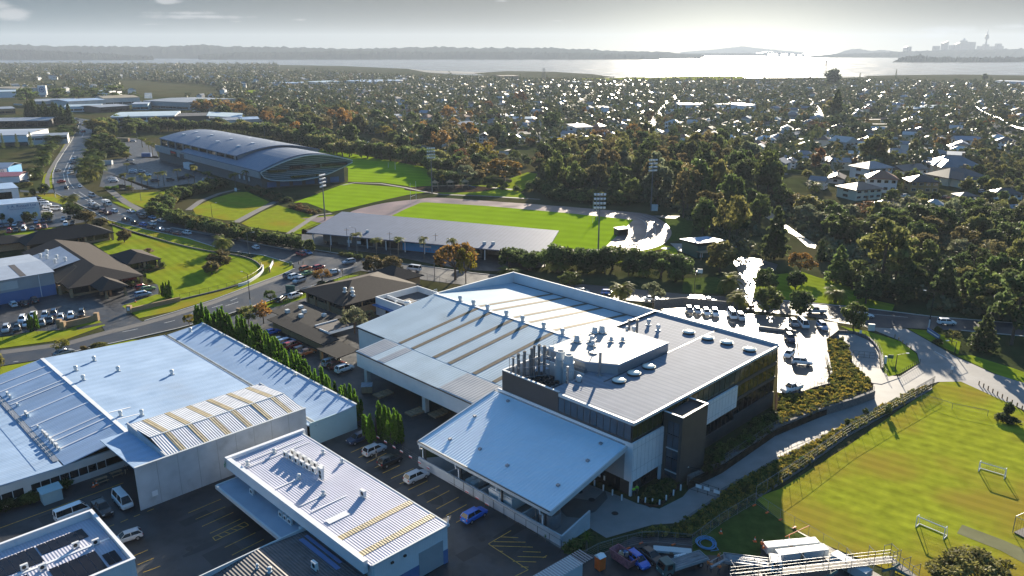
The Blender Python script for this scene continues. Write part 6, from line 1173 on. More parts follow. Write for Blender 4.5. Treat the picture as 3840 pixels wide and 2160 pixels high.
# palms and street trees on the right
for n,x,y,yt,w_,l in ((5,1265,640,545,150,'phoenix palm crown rising just behind the warehouse parapet peak'),(5,1640,600,492,170,'phoenix palm in the hedge below the track bend'),(5,2110,815,640,180,'phoenix palm behind the warehouse parapet by the road'),(5,2280,640,548,110,'phoenix palm deep in the hedge left of the street light'),(6,345,755,570,175,'phoenix palm on the park side of the road'),(6,412,890,700,170,'phoenix palm on the car park side of the road'),(6,1150,830,690,160,'half yellow phoenix palm on the shaded park lawn')):
 T_('phoenix',n,x,y,yt,w_,'palmy',l)
for n,x,y,yt,w_,k,c,l in ((6,640,905,720,225,'round','mid','left of two round street trees by the car park'),(6,890,930,740,200,'round','mid','right of two round street trees by the car park'),(6,1285,1030,830,185,'round','mid','round tree at the mouth of the entrance road'),(6,625,740,585,190,'round','mid','round tree on the park lawn beside the gate'),(6,850,730,600,150,'round','dark','dark tree under the orange tree in the park'),(6,880,640,448,220,'open','autumn','bright orange autumn tree in the park'),
 (6,280,600,375,240,'round','olive','broad round tree in front of the green clubhouse'),(5,1725,720,602,180,'round','mid','round street tree above the warehouse parapet'),(5,2350,860,670,180,'open','grey','thin pale street tree above the white car'),(5,2520,680,575,150,'round','mid','pale green tree left of the street light'),
 (6,1170,680,385,270,'conifer','mid','broad green conifer behind the orange tree'),(6,1380,840,640,200,'round','dark','dark tree at the lawn edge by the road bend'),(6,690,500,80,300,'conifer','dark','tall dark conifer beside the creek'),(6,1040,520,350,120,'conifer','dark','slim dark conifer next to the broad green one'),
 (6,1500,690,205,420,'pine','olive','huge spreading pine above the road bend'),(6,1600,700,330,300,'pine','mid','second trunk and crown of the huge spreading pine'),(6,1960,830,480,330,'conifer','dark','tall drooping dark conifer right of the huge pine'),(6,2260,1190,900,290,'conifer','dark','dark spreading conifer at the bend of the entrance road'),
 (6,2480,1150,600,420,'pine','dark','great dark pine at the right edge of the picture'),(6,2330,980,690,330,'pine','olive','olive pine between the drooping conifer and right edge'),(6,1650,830,640,220,'round','dark','dark round tree under the huge pine'),(6,2030,1140,1040,120,'open','olive','small yellow green tree beside the blue sign'),(6,1920,1070,1010,50,'shrub','olive','little shrub above the blue sign'),(6,1925,1150,1110,70,'shrub','dark','dark bush at the end of the blue sign'),
 (9,2450,250,140,80,'round','dark','small dark tree at the field edge by the road bollards'),(9,2410,270,225,110,'shrub','dark','dark low shrubs left of the small field edge tree'),(9,2490,300,260,110,'shrub','dark','dark low shrubs right of the small field edge tree'),(9,2170,1640,1320,640,'fine','olive','big bushy tree top cut by the bottom edge of the picture'),
 (8,1850,1260,1105,200,'cabbage','bright','spiky bright green plant at the end of the yard wall'),(8,1760,1290,1180,150,'shrub','mid','leafy bush left of the spiky green plant'),(8,1540,1190,1130,50,'cabbage','bright','small spiky plant at the foot of the canopy post')):
 T_(k,n,x,y,yt,w_,c,l)
# palms on the boulevard and round the arena
V1 = 'phoenix palms along the road verge'; V2 = 'phoenix palms in the belt right of the road'
for x,y,h,w_ in ((555,1000,72,110),(480,1000,80,120),(510,1020,70,100),(450,1060,80,120),(410,1075,80,120),(390,1120,84,120),(350,1150,84,120),(340,1190,80,120),(320,1245,90,120)): T_('phoenix',1,x,y+12,y-h,w_,'palm','phoenix palm in the double row on the left road verge',V1)
T_('phoenix',1,275,1340,1235,120,'palm','nearest phoenix palm of the left verge row by the blue shop')
for x,y,h,w_ in ((760,990,70,90),(700,1105,85,120),(735,1070,75,100),(760,1120,80,110),(680,1180,80,110),(700,1230,85,110),(640,1240,70,100),(650,1270,85,120),(730,1250,85,120),(745,1200,80,110),(760,1290,80,110),(620,1300,80,110)): T_('phoenix',1,x,y+12,y-h,w_,'palm','phoenix palm in the dense belt between road and arena',V2)
T_('phoenix',1,690,1370,1240,130,'palmy','nearest phoenix palm of the belt between road and arena'); T_('phoenix','a',1060,820,645,270,'palmy','phoenix palm on the grass corner of the side street')
Q1 = 'tall queen palms round the arena car park'
for n,x,y,yt,w_ in ((1,950,1425,1300,90),(1,1000,1440,1330,80),(1,1075,1420,1300,80),(1,1120,1432,1320,90),(1,1198,1402,1290,70),(1,1240,1402,1282,70),(1,1345,1372,1268,75),(1,1425,1390,1305,60),(1,1470,1385,1240,80),(1,1570,1390,1285,90),(1,1780,1420,1300,110),(1,1868,1402,1275,90),(1,1075,1110,1035,90),(1,1130,1165,1060,60),(1,1155,1180,1070,70),(1,960,1290,1225,60)):
 T_('queen',n,x,y,yt,w_,'palmy','tall thin queen palm at the arena car park',Q1)
for x,y,yt,w_,l in ((120,480,295,110,'first queen palm before the grandstand, left of the others'),(265,480,338,130,'second queen palm before the grandstand'),(432,490,332,130,'third queen palm, beside the blue clubroom wall'),(625,505,325,100,'fourth queen palm, in front of the blue clubroom wall'),(835,560,335,110,'fifth queen palm, rising behind the golden tree')): T_('queen',5,x,y,yt,w_,'palmy',l)
for x,y,l in ((2250,400,'left of two small round trees at the grandstand corner'),(2340,420,'right of two small round trees at the grandstand corner')): T_('round',4,x,y+35,y-65,100,'mid',l)
for x,y,yt,w_,c,k,l in ((2210,95,50,40,'palmy','cabbage','cabbage tree on the shrub bank below the arena'),(555,185,85,140,'dark','round','dark round tree by the lettered shop car park'),(650,235,140,160,'bronze','round','wide dark tree left of the lawn fence corner'),(760,265,195,120,'bronze','round','bronze shrub tree touching the lawn fence corner'),(210,230,148,80,'dark','round','dark tree against the lettered wall'),(270,225,148,50,'mid','open','thin tree at the right end of the lettered wall'),(20,235,160,50,'mid','open','thin tree at the left end of the lettered wall'),(85,245,195,45,'dark','round','small round tree below the lettered wall'),(365,215,150,90,'mid','round','leafy tree beside the white vans')): T_(k,4,x,y,yt,w_,c,l)
for x,y,yt,w_,l,c in ((545,450,420,150,'round tree at the side street mouth','dark'),(675,690,520,170,'round tree beside the white gate frame','dark'),(505,715,580,90,'columnar dark tree on the side street corner','dark'),(400,710,650,70,'small dark bush on the side street corner','dark'),(320,570,520,130,'yellow green clipped bushes by the food shop','olive'),(430,560,500,150,'larger yellow green hedge by the food shop','olive')): T_('round','a',x,y,yt,w_,c,l)
# shrub banks: one thing per bush
SB = 'bushes of the shrub bank along the main road'
for i in range(3): tree_kind(('hedge',i),'hedge_bush','hedge bush',rnd_crown(26,50,.05,rx=.42,rz=.42,zc=.54,cr=(.13,.22),lo=-.7),trunk_mb(.3,.04,4))
def bank(pts,step,h,w_,cols,label,group,kind='shrub',rows=1,gap=3.):
 ps = [P(*p) for p in pts]
 for r in range(rows):
  acc = random.uniform(0,step); line = offset(ps,r*gap)
  for a,b in zip(line,line[1:]):
   d = dist(a,b)
   while acc < d:
    q = lerp(a,b,acc/d); j = random.uniform(.75,1.3); c = random.choice(cols); plant(kind,(q[0]+random.uniform(-.8,.8),q[1]+random.uniform(-.8,.8)),h*j,w_*j*random.uniform(.9,1.2),c,label,group); acc += step*random.uniform(.7,1.3)
   acc -= d
bank([(4,1230,205),(4,1500,290),(4,1800,360),(4,2120,412),(4,2190,425)],3.2,4.2,4.4,('mid','dark','mid','olive'),'green bush in the shrub bank along the main road',SB,rows=2)
bank([(4,1220,190),(4,1260,110),(4,1340,60),(4,1420,30),('b',700,780),('b',820,720),('b',900,730)],3.0,4.5,5,('mid','dark','olive'),'leafy bush in the bank running up to the arena entry','bushes running up to the arena entry',rows=2)
bank([('b',1180,740),('b',1400,830),('b',1600,900)],2.6,1.8,3,('bronze','dark'),'low dark shrub on the planted slope under the arena','low shrubs on the slope under the arena',rows=2,gap=4)
bank([('b',1700,950),('b',1850,1010),('b',2000,1050)],2.4,1.6,2.6,('bronze','rust'),'russet flax clump at the foot of the slope','russet flax clumps',rows=2)
bank([('a',1500,620),('a',1700,600),('a',1830,570),('a',1990,600)],4,1.6,4,('olive','bright'),'clipped yellow green bush at the arena car park entry','clipped bushes at the arena entry')
bank([('f',350,630),('f',700,690),('f',960,690)],2.4,1.2,2.4,('olive','mid'),'low green shrub in the roadside bed before the grandstand','low shrubs before the grandstand')
HB = 'big hedge belt behind the arena'
bank([(1,760,1000),(1,900,960),(1,1100,985),(1,1300,990),(1,1600,985),(1,1800,1000),(1,2100,1050),(1,2350,1110),(1,2576,1180),(2,150,1190),(2,400,1215),(2,640,1260),(2,720,1330)],7,9,9.5,('mid','olive','dark'),'bushy green tree in the tall hedge belt behind the arena',HB,'hedge',rows=2,gap=7)
bank([(2,690,1360),(2,800,1390),(2,900,1390)],5,6,7,('dark','mid'),'dark bushy tree beside the playground','bushes beside the playground','hedge',rows=2,gap=5)
bank([(5,1230,560),(5,1420,590),(5,1560,590),(5,1800,600),(5,2000,610),(5,2200,630),(5,2400,650),(5,2576,660),(6,60,640)],6,7,7.5,('dark','mid','dark'),'dense dark tree in the hedge between road and track','hedge between road and track','hedge',rows=2,gap=5)
for x,y,yt,w_ in ((1430,590,462,130),(1850,620,470,170),(1960,610,490,120),(2250,620,500,130)): T_('round',5,x,y,yt,w_,'dark','taller dark tree in the hedge between road and track','hedge between road and track')
bank([(2,1420,1440),(2,1500,1440),(5,1620,70),(5,1750,75),(5,1900,85),(5,2080,100),(5,2200,108)],5,5,6,('mid','olive','dark'),'rounded shrub at the edge of the wood behind the track','shrubs at the edge of the wood','shrub',rows=2,gap=4)
bank([(1,200,900),(1,300,915),(1,400,930),(1,480,945)],7,17,10,('dark',),'dark conifer in the dense windbreak beside the far road','windbreak beside the far road','conifer',rows=2,gap=7)
for x,y,yt,w_ in ((30,1130,1000,70),(135,1120,1005,80),(240,1120,990,90)): T_('norfolk',1,x,y,yt,w_,'mid','young norfolk pine in the row before the white warehouse','norfolk pines before the white warehouse')
for x,y,yt,w_,l in ((210,790,660,180,'left umbrella pine at the sign tower'),(440,780,665,190,'umbrella pine right of the sign tower'),(600,770,655,150,'first of three umbrella pines over the far sheds'),(720,775,660,150,'second of three umbrella pines over the far sheds'),(890,770,640,190,'tallest of the umbrella pines over the far sheds'),(1010,770,690,130,'low pine right of the tallest umbrella pine')): T_('pine',1,x,y,yt,w_,'mid',l)
# the wood between track and suburb
WD = 'wood behind the running track'
for n,x,y,yt,w_,k,c,l in ((2,1230,1390,1195,290,'open','autumn','broad orange brown oak on the sunny park lawn'),(2,1060,1230,1075,220,'open','yellow','yellow green tree behind the orange brown oak'),(2,905,1220,1120,130,'open','rust','rust red tree left of the yellow green one'),(2,1750,1420,1300,220,'round','olive','dome shaped golden green tree at the wood edge'),(2,1430,1090,1030,100,'open','yellow','yellow tree below the white townhouses'),
 (2,1750,1180,1020,330,'round','yellow','left of two broad golden trees at the top of the wood'),(2,1880,1190,1025,300,'round','olive','right of two broad golden trees at the top of the wood'),(2,2200,1090,925,130,'open','autumn','orange tree at the foot of the straight glaring street'),(2,1980,1060,975,130,'open','rust','rust red tree near the white three level house'),(2,1590,1000,850,160,'round','dark','big dark tree beside the sloping street'),(2,320,1040,945,140,'open','yellow','golden tree left of the hedge belt'),(2,520,1080,990,100,'open','autumn','left of two rusty round trees above the hedge belt'),(2,640,1080,995,90,'open','autumn','right of two rusty round trees above the hedge belt'),
 (2,30,1000,810,130,'open','autumn','orange tree at the left of the tree belt'),(2,800,920,795,130,'open','autumn','tall orange tree among houses left of centre'),(2,860,1010,930,120,'open','autumn','orange brown tree behind the rust red one'),(2,1350,790,680,110,'open','rust','dark rust tree among the middle houses'),(2,1110,830,760,70,'open','rust','small rust tree beside a white house'),(2,765,1400,1315,50,'open','yellow','small yellow tree at the playground'),
 (3,1430,1240,1020,220,'round','olive','big olive tree among the houses on the slope'),(3,1370,1340,1220,130,'phoenix','palmy','palm between houses on the slope'),(3,1770,980,925,60,'open','yellow','bright yellow tree among the houses'),(3,990,1449,1340,110,'phoenix','palmy','palm at the top of the creek slope'),(3,1150,900,640,190,'conifer','dark','tall dark norfolk like conifer above the suburb'),(3,1110,900,760,130,'round','olive','olive tree in front of the tall dark conifer'),(3,270,700,620,80,'round','dark','lone dark tree left in the glare'),
 (3,1130,650,495,130,'round','dark','tall gum tree standing against the bright harbour'),(3,1605,605,518,40,'norfolk','dark','norfolk pine standing against the harbour'),(3,2275,610,555,50,'round','dark','dark dome tree against the harbour at right'),(3,2315,660,575,60,'norfolk','dark','norfolk pine at the right before the harbour'),(3,1335,600,545,40,'norfolk','dark','small norfolk pine beside the tall gum tree'),(6,1370,200,68,220,'open','rust','reddish tree below the slope houses'),(6,1840,250,100,330,'round','dark','broad dark tree between two slope houses')):
 T_(k,n,x,y,yt,w_,c,l)
def inside(p,poly):
 c = False; j = len(poly)-1
 for i in range(len(poly)):
  if (poly[i][1] > p[1]) != (poly[j][1] > p[1]) and p[0] < (poly[j][0]-poly[i][0])*(p[1]-poly[i][1])/(poly[j][1]-poly[i][1])+poly[i][0]: c = not c
  j = i
 return c
OCC = []                                             # what already stands: (x, y, radius)
for o in bpy.data.objects:
 if o.parent is None and o.get('category') in ('tree','palm'): OCC.append((o.location.x,o.location.y,o.scale[0]*.3))
def free(p,r): return all((p[0]-a)**2+(p[1]-b)**2 > (r+c)**2 for a,b,c in OCC)
def scatter(poly,n,r,tries=6000):
 xs,ys = zip(*poly); out = []
 for _ in range(tries):
  p = (random.uniform(min(xs),max(xs)),random.uniform(min(ys),max(ys)))
  if inside(p,poly) and free(p,r): OCC.append((*p,r)); out.append(p)
  if len(out) >= n: break
 return out
CN = dict(dark='dark green',mid='mid green',olive='olive',bronze='bronze green',rust='rust red',autumn='orange brown',yellow='yellowing',grey='grey green')
def wood(poly,n,r,hr,wr,kinds,place,group):
 for p in scatter([P(*q) for q in poly],n,r):
  k,c = random.choice(kinds); j = random.random(); h = hr[0]+(hr[1]-hr[0])*j; w_ = (wr[0]+(wr[1]-wr[0])*j)*random.uniform(.85,1.15)
  sz = 'tall ' if j > .66 else ('small ' if j < .33 else '')
  kn = {'round':'round tree','open':'loose tree','pine':'pine','conifer':'conifer','far':'bushy tree','shrub':'shrub'}[k]
  plant(k,p,h,w_,c, f'{sz}{CN[c]} {kn} {place}',group)
WK = [('round','dark'),('round','mid'),('pine','dark'),('pine','bronze'),('conifer','dark'),('open','bronze'),('round','olive'),('open','olive'),('round','mid'),('open','bronze'),('round','grey')]
wood([(2,1480,1300),(2,1600,1200),(2,2000,1180),(2,2300,1120),(3,0,1150),(3,350,1180),(3,560,1280),(3,700,1449),(6,560,60),(6,600,300),(6,480,480),(6,330,420),(6,150,330),(6,0,200),(5,2300,100),(5,1950,60),(2,1500,1430)],150,5.6,(10,22),(9,15),WK,'in the dense wood behind the running track','dense wood behind the running track')
wood([(6,620,30),(6,900,150),(6,1150,180),(6,1500,210),(6,1900,200),(6,2650,180),(6,2650,600),(6,2300,640),(6,2100,560),(6,1800,560),(6,1500,420),(6,1300,500),(6,1150,360),(6,1000,330),(6,830,240)],130,5.2,(6,12),(8,13),[('round','dark'),('round','mid'),('round','mid'),('open','grey'),('round','olive'),('shrub','grey'),('open','bronze')],'on the bushy slope below the houses','bushy slope below the houses')
wood([(6,1750,620),(6,2100,620),(6,2300,660),(6,2700,620),(6,2700,1050),(6,2300,940),(6,2050,900),(6,1700,830)],45,4.5,(7,14),(8,12),[('round','dark'),('round','mid'),('pine','dark'),('open','olive')],'among the dark trees at the right road','dark trees at the right road')
wood([(2,-300,1100),(2,100,1130),(2,640,1200),(2,900,1200),(2,1050,1180),(2,1450,1160),(2,1400,1090),(2,1050,1060),(2,900,980),(2,480,950),(2,0,860),(1,1900,850),(1,1500,800),(1,1450,900),(1,1900,930)],120,7,(8,17),(9,16),[('round','dark'),('round','mid'),('open','olive'),('open','bronze'),('round','olive'),('far','dark'),('open','autumn'),('conifer','dark')],'in the tree belt between fields and houses','tree belt between fields and houses')
wood([(2,880,1400),(2,1050,1395),(2,1130,1360),(2,1380,1290),(2,1440,1230),(2,1100,1240),(2,900,1250),(2,760,1290)],22,4.5,(6,11),(7,11),[('round','dark'),('round','mid'),('open','bronze'),('open','grey')],'round the sunny park lawn','trees round the sunny park lawn')
wood([(2,1100,1425),(2,1330,1449),(2,1330,1430),(2,1220,1410)],7,2.2,(2,4),(3,4),[('shrub','dark'),('shrub','mid')],'in the small clump on the park lawn','small clump on the park lawn')
wood([(6,1240,690),(6,1400,640),(6,1560,700),(6,1680,780),(6,1620,840),(6,1330,800)],12,3.8,(5,9),(6,9),[('round','dark'),('round','mid'),('shrub','mid')],'under the huge spreading pine','trees under the huge spreading pine')
wood([(1,820,985),(1,1180,985),(1,1180,1010),(1,850,1030)],10,6,(7,10),(8,11),[('round','mid'),('round','olive')],'before the headquarters','trees before the headquarters')
wood([(1,720,960),(1,860,1010),(1,900,1120),(1,980,1200),(1,930,1230),(1,800,1150),(1,740,1060)],26,5,(5,9),(7,10),[('round','mid'),('round','dark'),('open','olive')],'between the palm belt and arena car park','trees between palms and arena car park')
# ---------------------------------------------------------------- houses
WALLC = dict(white=(.66,.66,.65),cream=(.56,.5,.38),grey=(.36,.36,.36),ochre=(.42,.26,.09),brick=(.28,.15,.1),pale=(.5,.5,.47))
ROOFC = dict(dark=(.05,.048,.05),brown=(.09,.062,.05),grey=(.17,.18,.2),pale=(.42,.43,.43),rust=(.3,.12,.07),blue=(.2,.24,.3),black=(.025,.025,.027))
HP = {}
def house_proto(k,full):
 root = thing('house','house','house',(0,0,0)); I = lambda p: p
 L_,D,h,two = {'hip':(13,9,2.7,0),'gable':(14,8,2.7,0),'twohip':(11,9,5.3,1),'ell':(14,9,2.8,0),'flat':(8,8,5.8,1),'twogable':(9,10,5.4,1)}[k]
 def sh(p): return (p[0]-L_/2,p[1]-D/2,p[2])
 mb = MB(sh); mb.box(0,L_,0,D,-.3,h)
 if k == 'ell': mb.box(1,6,-4.5,0,-.3,h)
 if k in ('gable','twogable'):
  if L_ >= D: mb.add([(0,0,h),(0,D,h),(0,D/2,h+D*.2),(L_,0,h),(L_,D,h),(L_,D/2,h+D*.2)],[[0,2,1],[3,4,5]])
  else: mb.add([(0,0,h),(L_,0,h),(L_/2,0,h+L_*.25),(0,D,h),(L_,D,h),(L_/2,D,h+L_*.25)],[[0,1,2],[3,5,4]])
 w_ = mb.build('wall','house_wall',root)
 if k == 'flat': mb = MB(sh); mb.slab([(-.4,-.4,h),(L_+.4,-.4,h),(L_+.4,D+.4,h+1.2),(-.4,D+.4,h+1.2)],.25)
 elif k in ('gable','twogable'): mb = hipmesh(L_+1,D+1,h-.1,h+.1+min(L_,D)*(.2 if L_ >= D else .25),lambda p: sh((p[0]-.5,p[1]-.5,p[2])),'gg')
 else: mb = hipmesh(L_+1.2,D+1.2,h-.1,h+D*.26,lambda p: sh((p[0]-.6,p[1]-.6,p[2])))
 if k == 'ell':
  m2 = hipmesh(6.2,9,h-.12,h+1.7,lambda p: sh((p[0]+.4,p[1]-5.1,p[2])),'hg'); mb.add(m2.v,m2.f,True)
 mb.build('roof','house_roof',root)
 if full:
  y0 = -4.5 if k == 'ell' else 0
  for z0 in ([.9,3.5] if two else [.9]):
   n = 3 if L_ < 10 else 4
   for i in range(n):
    x = L_*(i+.5)/n; yy = y0 if (k == 'ell' and 1 < x < 6) else 0
    mb = MB(sh); mb.box(x-.85,x+.85,yy-.06,yy+.02,z0,z0+1.25); f_ = mb.build('window','trim_pale',root); mb = MB(sh); mb.box(x-.75,x+.75,yy-.09,yy-.06,z0+.1,z0+1.15); mb.build('pane','glass_dark',f_)
   for sx_ in (0,L_): mb = MB(sh); mb.box(sx_-.06,sx_+.06,D*.4,D*.65,z0,z0+1.2); mb.build('window','glass_dark',root)
  mb = MB(sh); mb.box(L_*.5-1.0,L_*.5+.0,-.07,.0,0,2.0); mb.build('door','timber',root)
  if k in ('hip','gable','ell'): mb = MB(sh); mb.box(L_*.7,L_*.7+.7,D*.5-.35,D*.5+.35,h,h+D*.26+1); mb.build('chimney','brick_tan',root)
 return root
def house(k,q,a,s,wc,rc,label,group=None,full=True,z=0.):
 key = (k,full)
 if key not in HP: HP[key] = house_proto(k,full); o = HP[key]
 else: o = copy_tree(HP[key])
 o.location = (*q,z); o.rotation_euler = (0,0,a); o.scale = s if isinstance(s,tuple) else (s,s,s); tag(o,label, 'house')
 if group: o['group'] = group
 elif 'group' in o: del o['group']
 j = random.uniform(.85,1.12); o_ = random.uniform(.8,1.25)
 for ch in o.children:
  if ch.name.startswith('wall'): ch.color = (*[min(.8,v*j) for v in WALLC[wc]],1)
  if ch.name.startswith('roof'): ch.color = (*[v*o_ for v in ROOFC[rc]],1)
 OCC.append((*q,9*(s if not isinstance(s,tuple) else s[0]))); return o
for n,x0,y0,x1,y1,k,hs,wc,rc,l in (('h',210,470,570,445,'twohip',1,'white','grey','white two storey house with a grey hip roof above the terracotta one'),('h',205,640,640,660,'twohip',1.1,'white','rust','white house with terracotta roofs on the slope'),('h',25,775,415,745,'twohip',.8,'cream','brown','cream house with a brown hip roof left of the terracotta one'),('h',745,420,1115,385,'gable',1.1,'white','dark','white house with a dark gable roof and front deck'),('h',850,655,1275,665,'twohip',.9,'ochre','black','ochre yellow house with a black roof in the shade'),
 ('h',1200,365,1890,380,'ell',1.5,'cream','grey','wide cream and grey double house with several hips'),('h',1420,555,1955,525,'ell',1.3,'cream','dark','cream house with a garage door and dark roof'),('h',1085,960,1330,985,'twohip',1,'white','pale','white two storey house with a pale green glassy roof'),('h',300,900,670,945,'hip',1,'cream','black','cream house under a wide black roof by the bush'),('h',1600,800,1880,800,'twohip',.7,'grey','dark','grey roofed house half hidden by shrubs on the slope'),('h',2130,745,2545,755,'hip',1,'white','dark','long white house with a dark roof near the right edge'),('h',2390,965,2620,955,'gable',1,'cream','blue','shed like house with a blue metal roof at the right edge'),
 ('h',1020,255,1300,255,'hip',1.1,'white','blue','white house with a bluish hip roof and plain side wall'),('h',535,150,890,130,'hip',1,'pale','grey','grey roofed house behind the leafy palms on the slope'),('h',1400,215,1650,230,'flat',1,'grey','pale','grey house whose flat pale roof glares in the sun'),
 (3,1810,1085,1965,1095,'twohip',.7,'white','dark','white house with dark roof beside the sloping driveway street'),(3,1085,1090,1220,1100,'hip',1.2,'white','dark','white house with a dark roof left of the tall gabled one'),(3,1230,1155,1310,1145,'twogable',1.1,'white','pale','tall narrow white gabled house on the slope'),(3,1670,1015,1800,1020,'hip',1,'white','dark','white house with a dark roof right of the grey gable'),(3,1650,965,1740,970,'twogable',1,'grey','grey','steep grey gabled house beside the yellow tree'),(3,2180,1015,2320,1022,'hip',1.1,'white','brown','white house with a broad brown roof below the power lines'),(3,2360,1120,2500,1130,'twohip',1,'white','dark','tall white house with twin dark roofs near the right edge'),(3,940,1155,1055,1160,'hip',1.1,'white','grey','low white house at the creek end of the street'),
 (3,190,1070,280,1072,'twogable',1,'white','dark','white gabled house with a dark roof in the left glare'),(3,340,1075,425,1078,'gable',1,'pale','brown','brown roofed house right of the white gabled one'),(3,555,1085,700,1088,'hip',1.1,'white','pale','white house with an angular pale roof in the glare'),(3,1180,1225,1315,1232,'gable',1.2,'white','pale','long white house with a bright pale roof by the olive tree'),(3,750,1262,845,1272,'twogable',.8,'white','grey','small white double gabled house above the creek trees'),(3,1075,1245,1240,1245,'ell',1,'cream','brown','brown roofed house with a blue pool beside it'),(3,2060,1090,2280,1095,'gable',1.1,'pale','blue','long house with a blue grey roof right of the terrace'),(3,1870,1180,2010,1185,'hip',1,'white','grey','white house below the sloping driveway street'),
 (2,1040,1072,1118,1072,'twogable',1,'white','dark','leftmost of the white townhouses above the park'),(2,1120,1065,1156,1065,'flat',1,'white','dark','second white townhouse, narrow with a sloped roof'),(2,1172,1076,1215,1076,'flat',1.1,'white','dark','third white townhouse, narrow and tall with a dark side'),(2,1235,1078,1290,1078,'twogable',1,'white','dark','fourth white townhouse, left half of the gabled pair'),(2,1293,1080,1350,1080,'twogable',1,'white','dark','fifth white townhouse, right half of the gabled pair'),(2,1362,1070,1430,1066,'flat',1,'white','dark','rightmost of the white townhouses above the park'),(2,1770,1030,1892,1024,'flat',1.3,'white','pale','white three level flat roofed house above the golden trees'),(2,920,1000,1050,985,'twohip',.9,'white','pale','white house at the bottom of the left sloping street'),(2,2440,975,2540,980,'twohip',1,'white','pale','white house right of the straight glaring street')):
 p0,p1 = P(n,x0,y0),P(n,x1,y1); L0 = {'hip':13,'gable':14,'twohip':11,'ell':14,'flat':8,'twogable':9}[k]; w_ = dist(p0,p1)/L0
 a = max(-.5,min(.5,ang(p0,p1))); d = {'hip':9,'gable':8,'twohip':9,'ell':9,'flat':8,'twogable':10}[k]*w_/2
 c = lerp(p0,p1,.5); house(k,(c[0]-math.sin(a)*d,c[1]+math.cos(a)*d),a,(w_,w_,max(.8,min(w_,1.25))*hs if k != 'flat' else hs),wc,rc,l)
wood([('h',-100,300),('h',600,200),('h',1400,150),('h',2700,60),('h',2700,1050),('h',1600,900),('h',1000,1000),('h',200,960),('h',-100,800)],95,3.0,(3,8),(4,8),[('round','mid'),('round','dark'),('shrub','mid'),('shrub','olive'),('open','olive')],'between the houses on the slope','trees between the slope houses')
# streets of the suburb
STR = [PS((2,2290,995),(2,2390,870),(2,2460,790),(2,2540,715),(3,30,660)),PS((2,1470,1050),(2,1580,960),(2,1720,855),(2,1900,722),(2,2000,670)),PS((2,960,945),(2,1110,872),(2,1240,810),(2,1500,720)),PS((3,1040,895),(3,1015,830),(3,985,790),(3,930,740)),PS((3,1690,1075),(3,1780,1110),(3,1860,1165)),PS((3,2090,800),(3,2200,860),(3,2430,985),(3,2700,1110)),PS((3,870,1110),(3,960,1070),(3,1080,1050),(3,1250,1040)),PS((2,700,830),(2,820,785),(2,1000,740))]
for n_,x_,y_,l_ in ((3,620,980,260),(3,1480,900,240),(3,1950,930,200),(2,560,760,220),(2,1330,800,200),(3,250,760,300),(3,1300,720,350),(3,2000,760,300)):
 q = P(n_,x_,y_); STR.append([(q[0]-l_*.5,q[1]-l_*.05),(q[0],q[1]),(q[0]+l_*.5,q[1]+l_*.12)])
for s_ in STR:
 mb = MB(); mb.ribbon(spline(s_,4),9,-.06,-.03); o = struct(mb.build('street','wet_asphalt'))
 for p in spline(s_,14): OCC.append((*p,5.))
sheet('drive',[('h',0,540),('h',180,325),('h',205,330),('h',30,560)],-.04, 'concrete')
sub = [P(0,x,y) for x,y in ((640,262),(760,275),(880,300),(1010,330),(1110,345),(1240,368),(1400,372),(1560,356),(1660,350),(1860,392),(1930,440),(2000,470),(2150,480),(2350,510),(2620,505),(2640,212),(2300,210),(2100,206),(1600,206),(1350,206),(1000,195),(800,182),(690,185))]
GA = math.radians(62); cg,sg_ = math.cos(GA),math.sin(GA); cand = []
for i in range(-140,150):
 for j in range(-60,160):
  x,y = i*25+random.uniform(-4,4),j*31+random.uniform(-4,4); p = (x*cg-y*sg_,300+x*sg_+y*cg)
  if abs(p[0]) < p[1]*.72 and 380 < p[1] < 2350 and inside(p,sub): cand.append(p)
cand.sort(key=lambda p: p[1]); nh = len([o for o in bpy.data.objects if o.name.startswith('house') and o.parent is None]); far_h = []
KND = {'hip':'hip roofed','gable':'gabled','ell':'two winged','twohip':'two storey','twogable':'tall gabled'}
for p in cand:
 if not free(p,7.5): continue
 a = GA+random.choice((0,math.pi/2))+random.gauss(0,.12); k = random.choice(('hip','hip','gable','gable','ell','twohip','twogable')); wc = random.choice(('white','white','cream','pale','grey','brick','white')); rc = random.choice(('dark','brown','grey','grey','pale','pale','rust','blue'))
 if nh < 298:
  zone = 'in the streets above the creek slope' if p[0] > p[1]*.3 else ('on the rise right of the glaring street' if p[0] > p[1]*.08 else ('between the two sloping streets' if p[0] > -p[1]*.12 else 'behind the left tree belt'))
  g_ = f'{wc} walled {KND[k]} house with {rc} roof {zone}'; house(k,p,a,random.uniform(.8,1.05),wc,rc,g_,'houses '+zone,p[1] < 520); nh += 1
 else: far_h.append((p,a,k,wc,rc)); OCC.append((*p,7.5))
random.shuffle(far_h); far_h = far_h[:1500]
V = []; Fc = []; MI = []
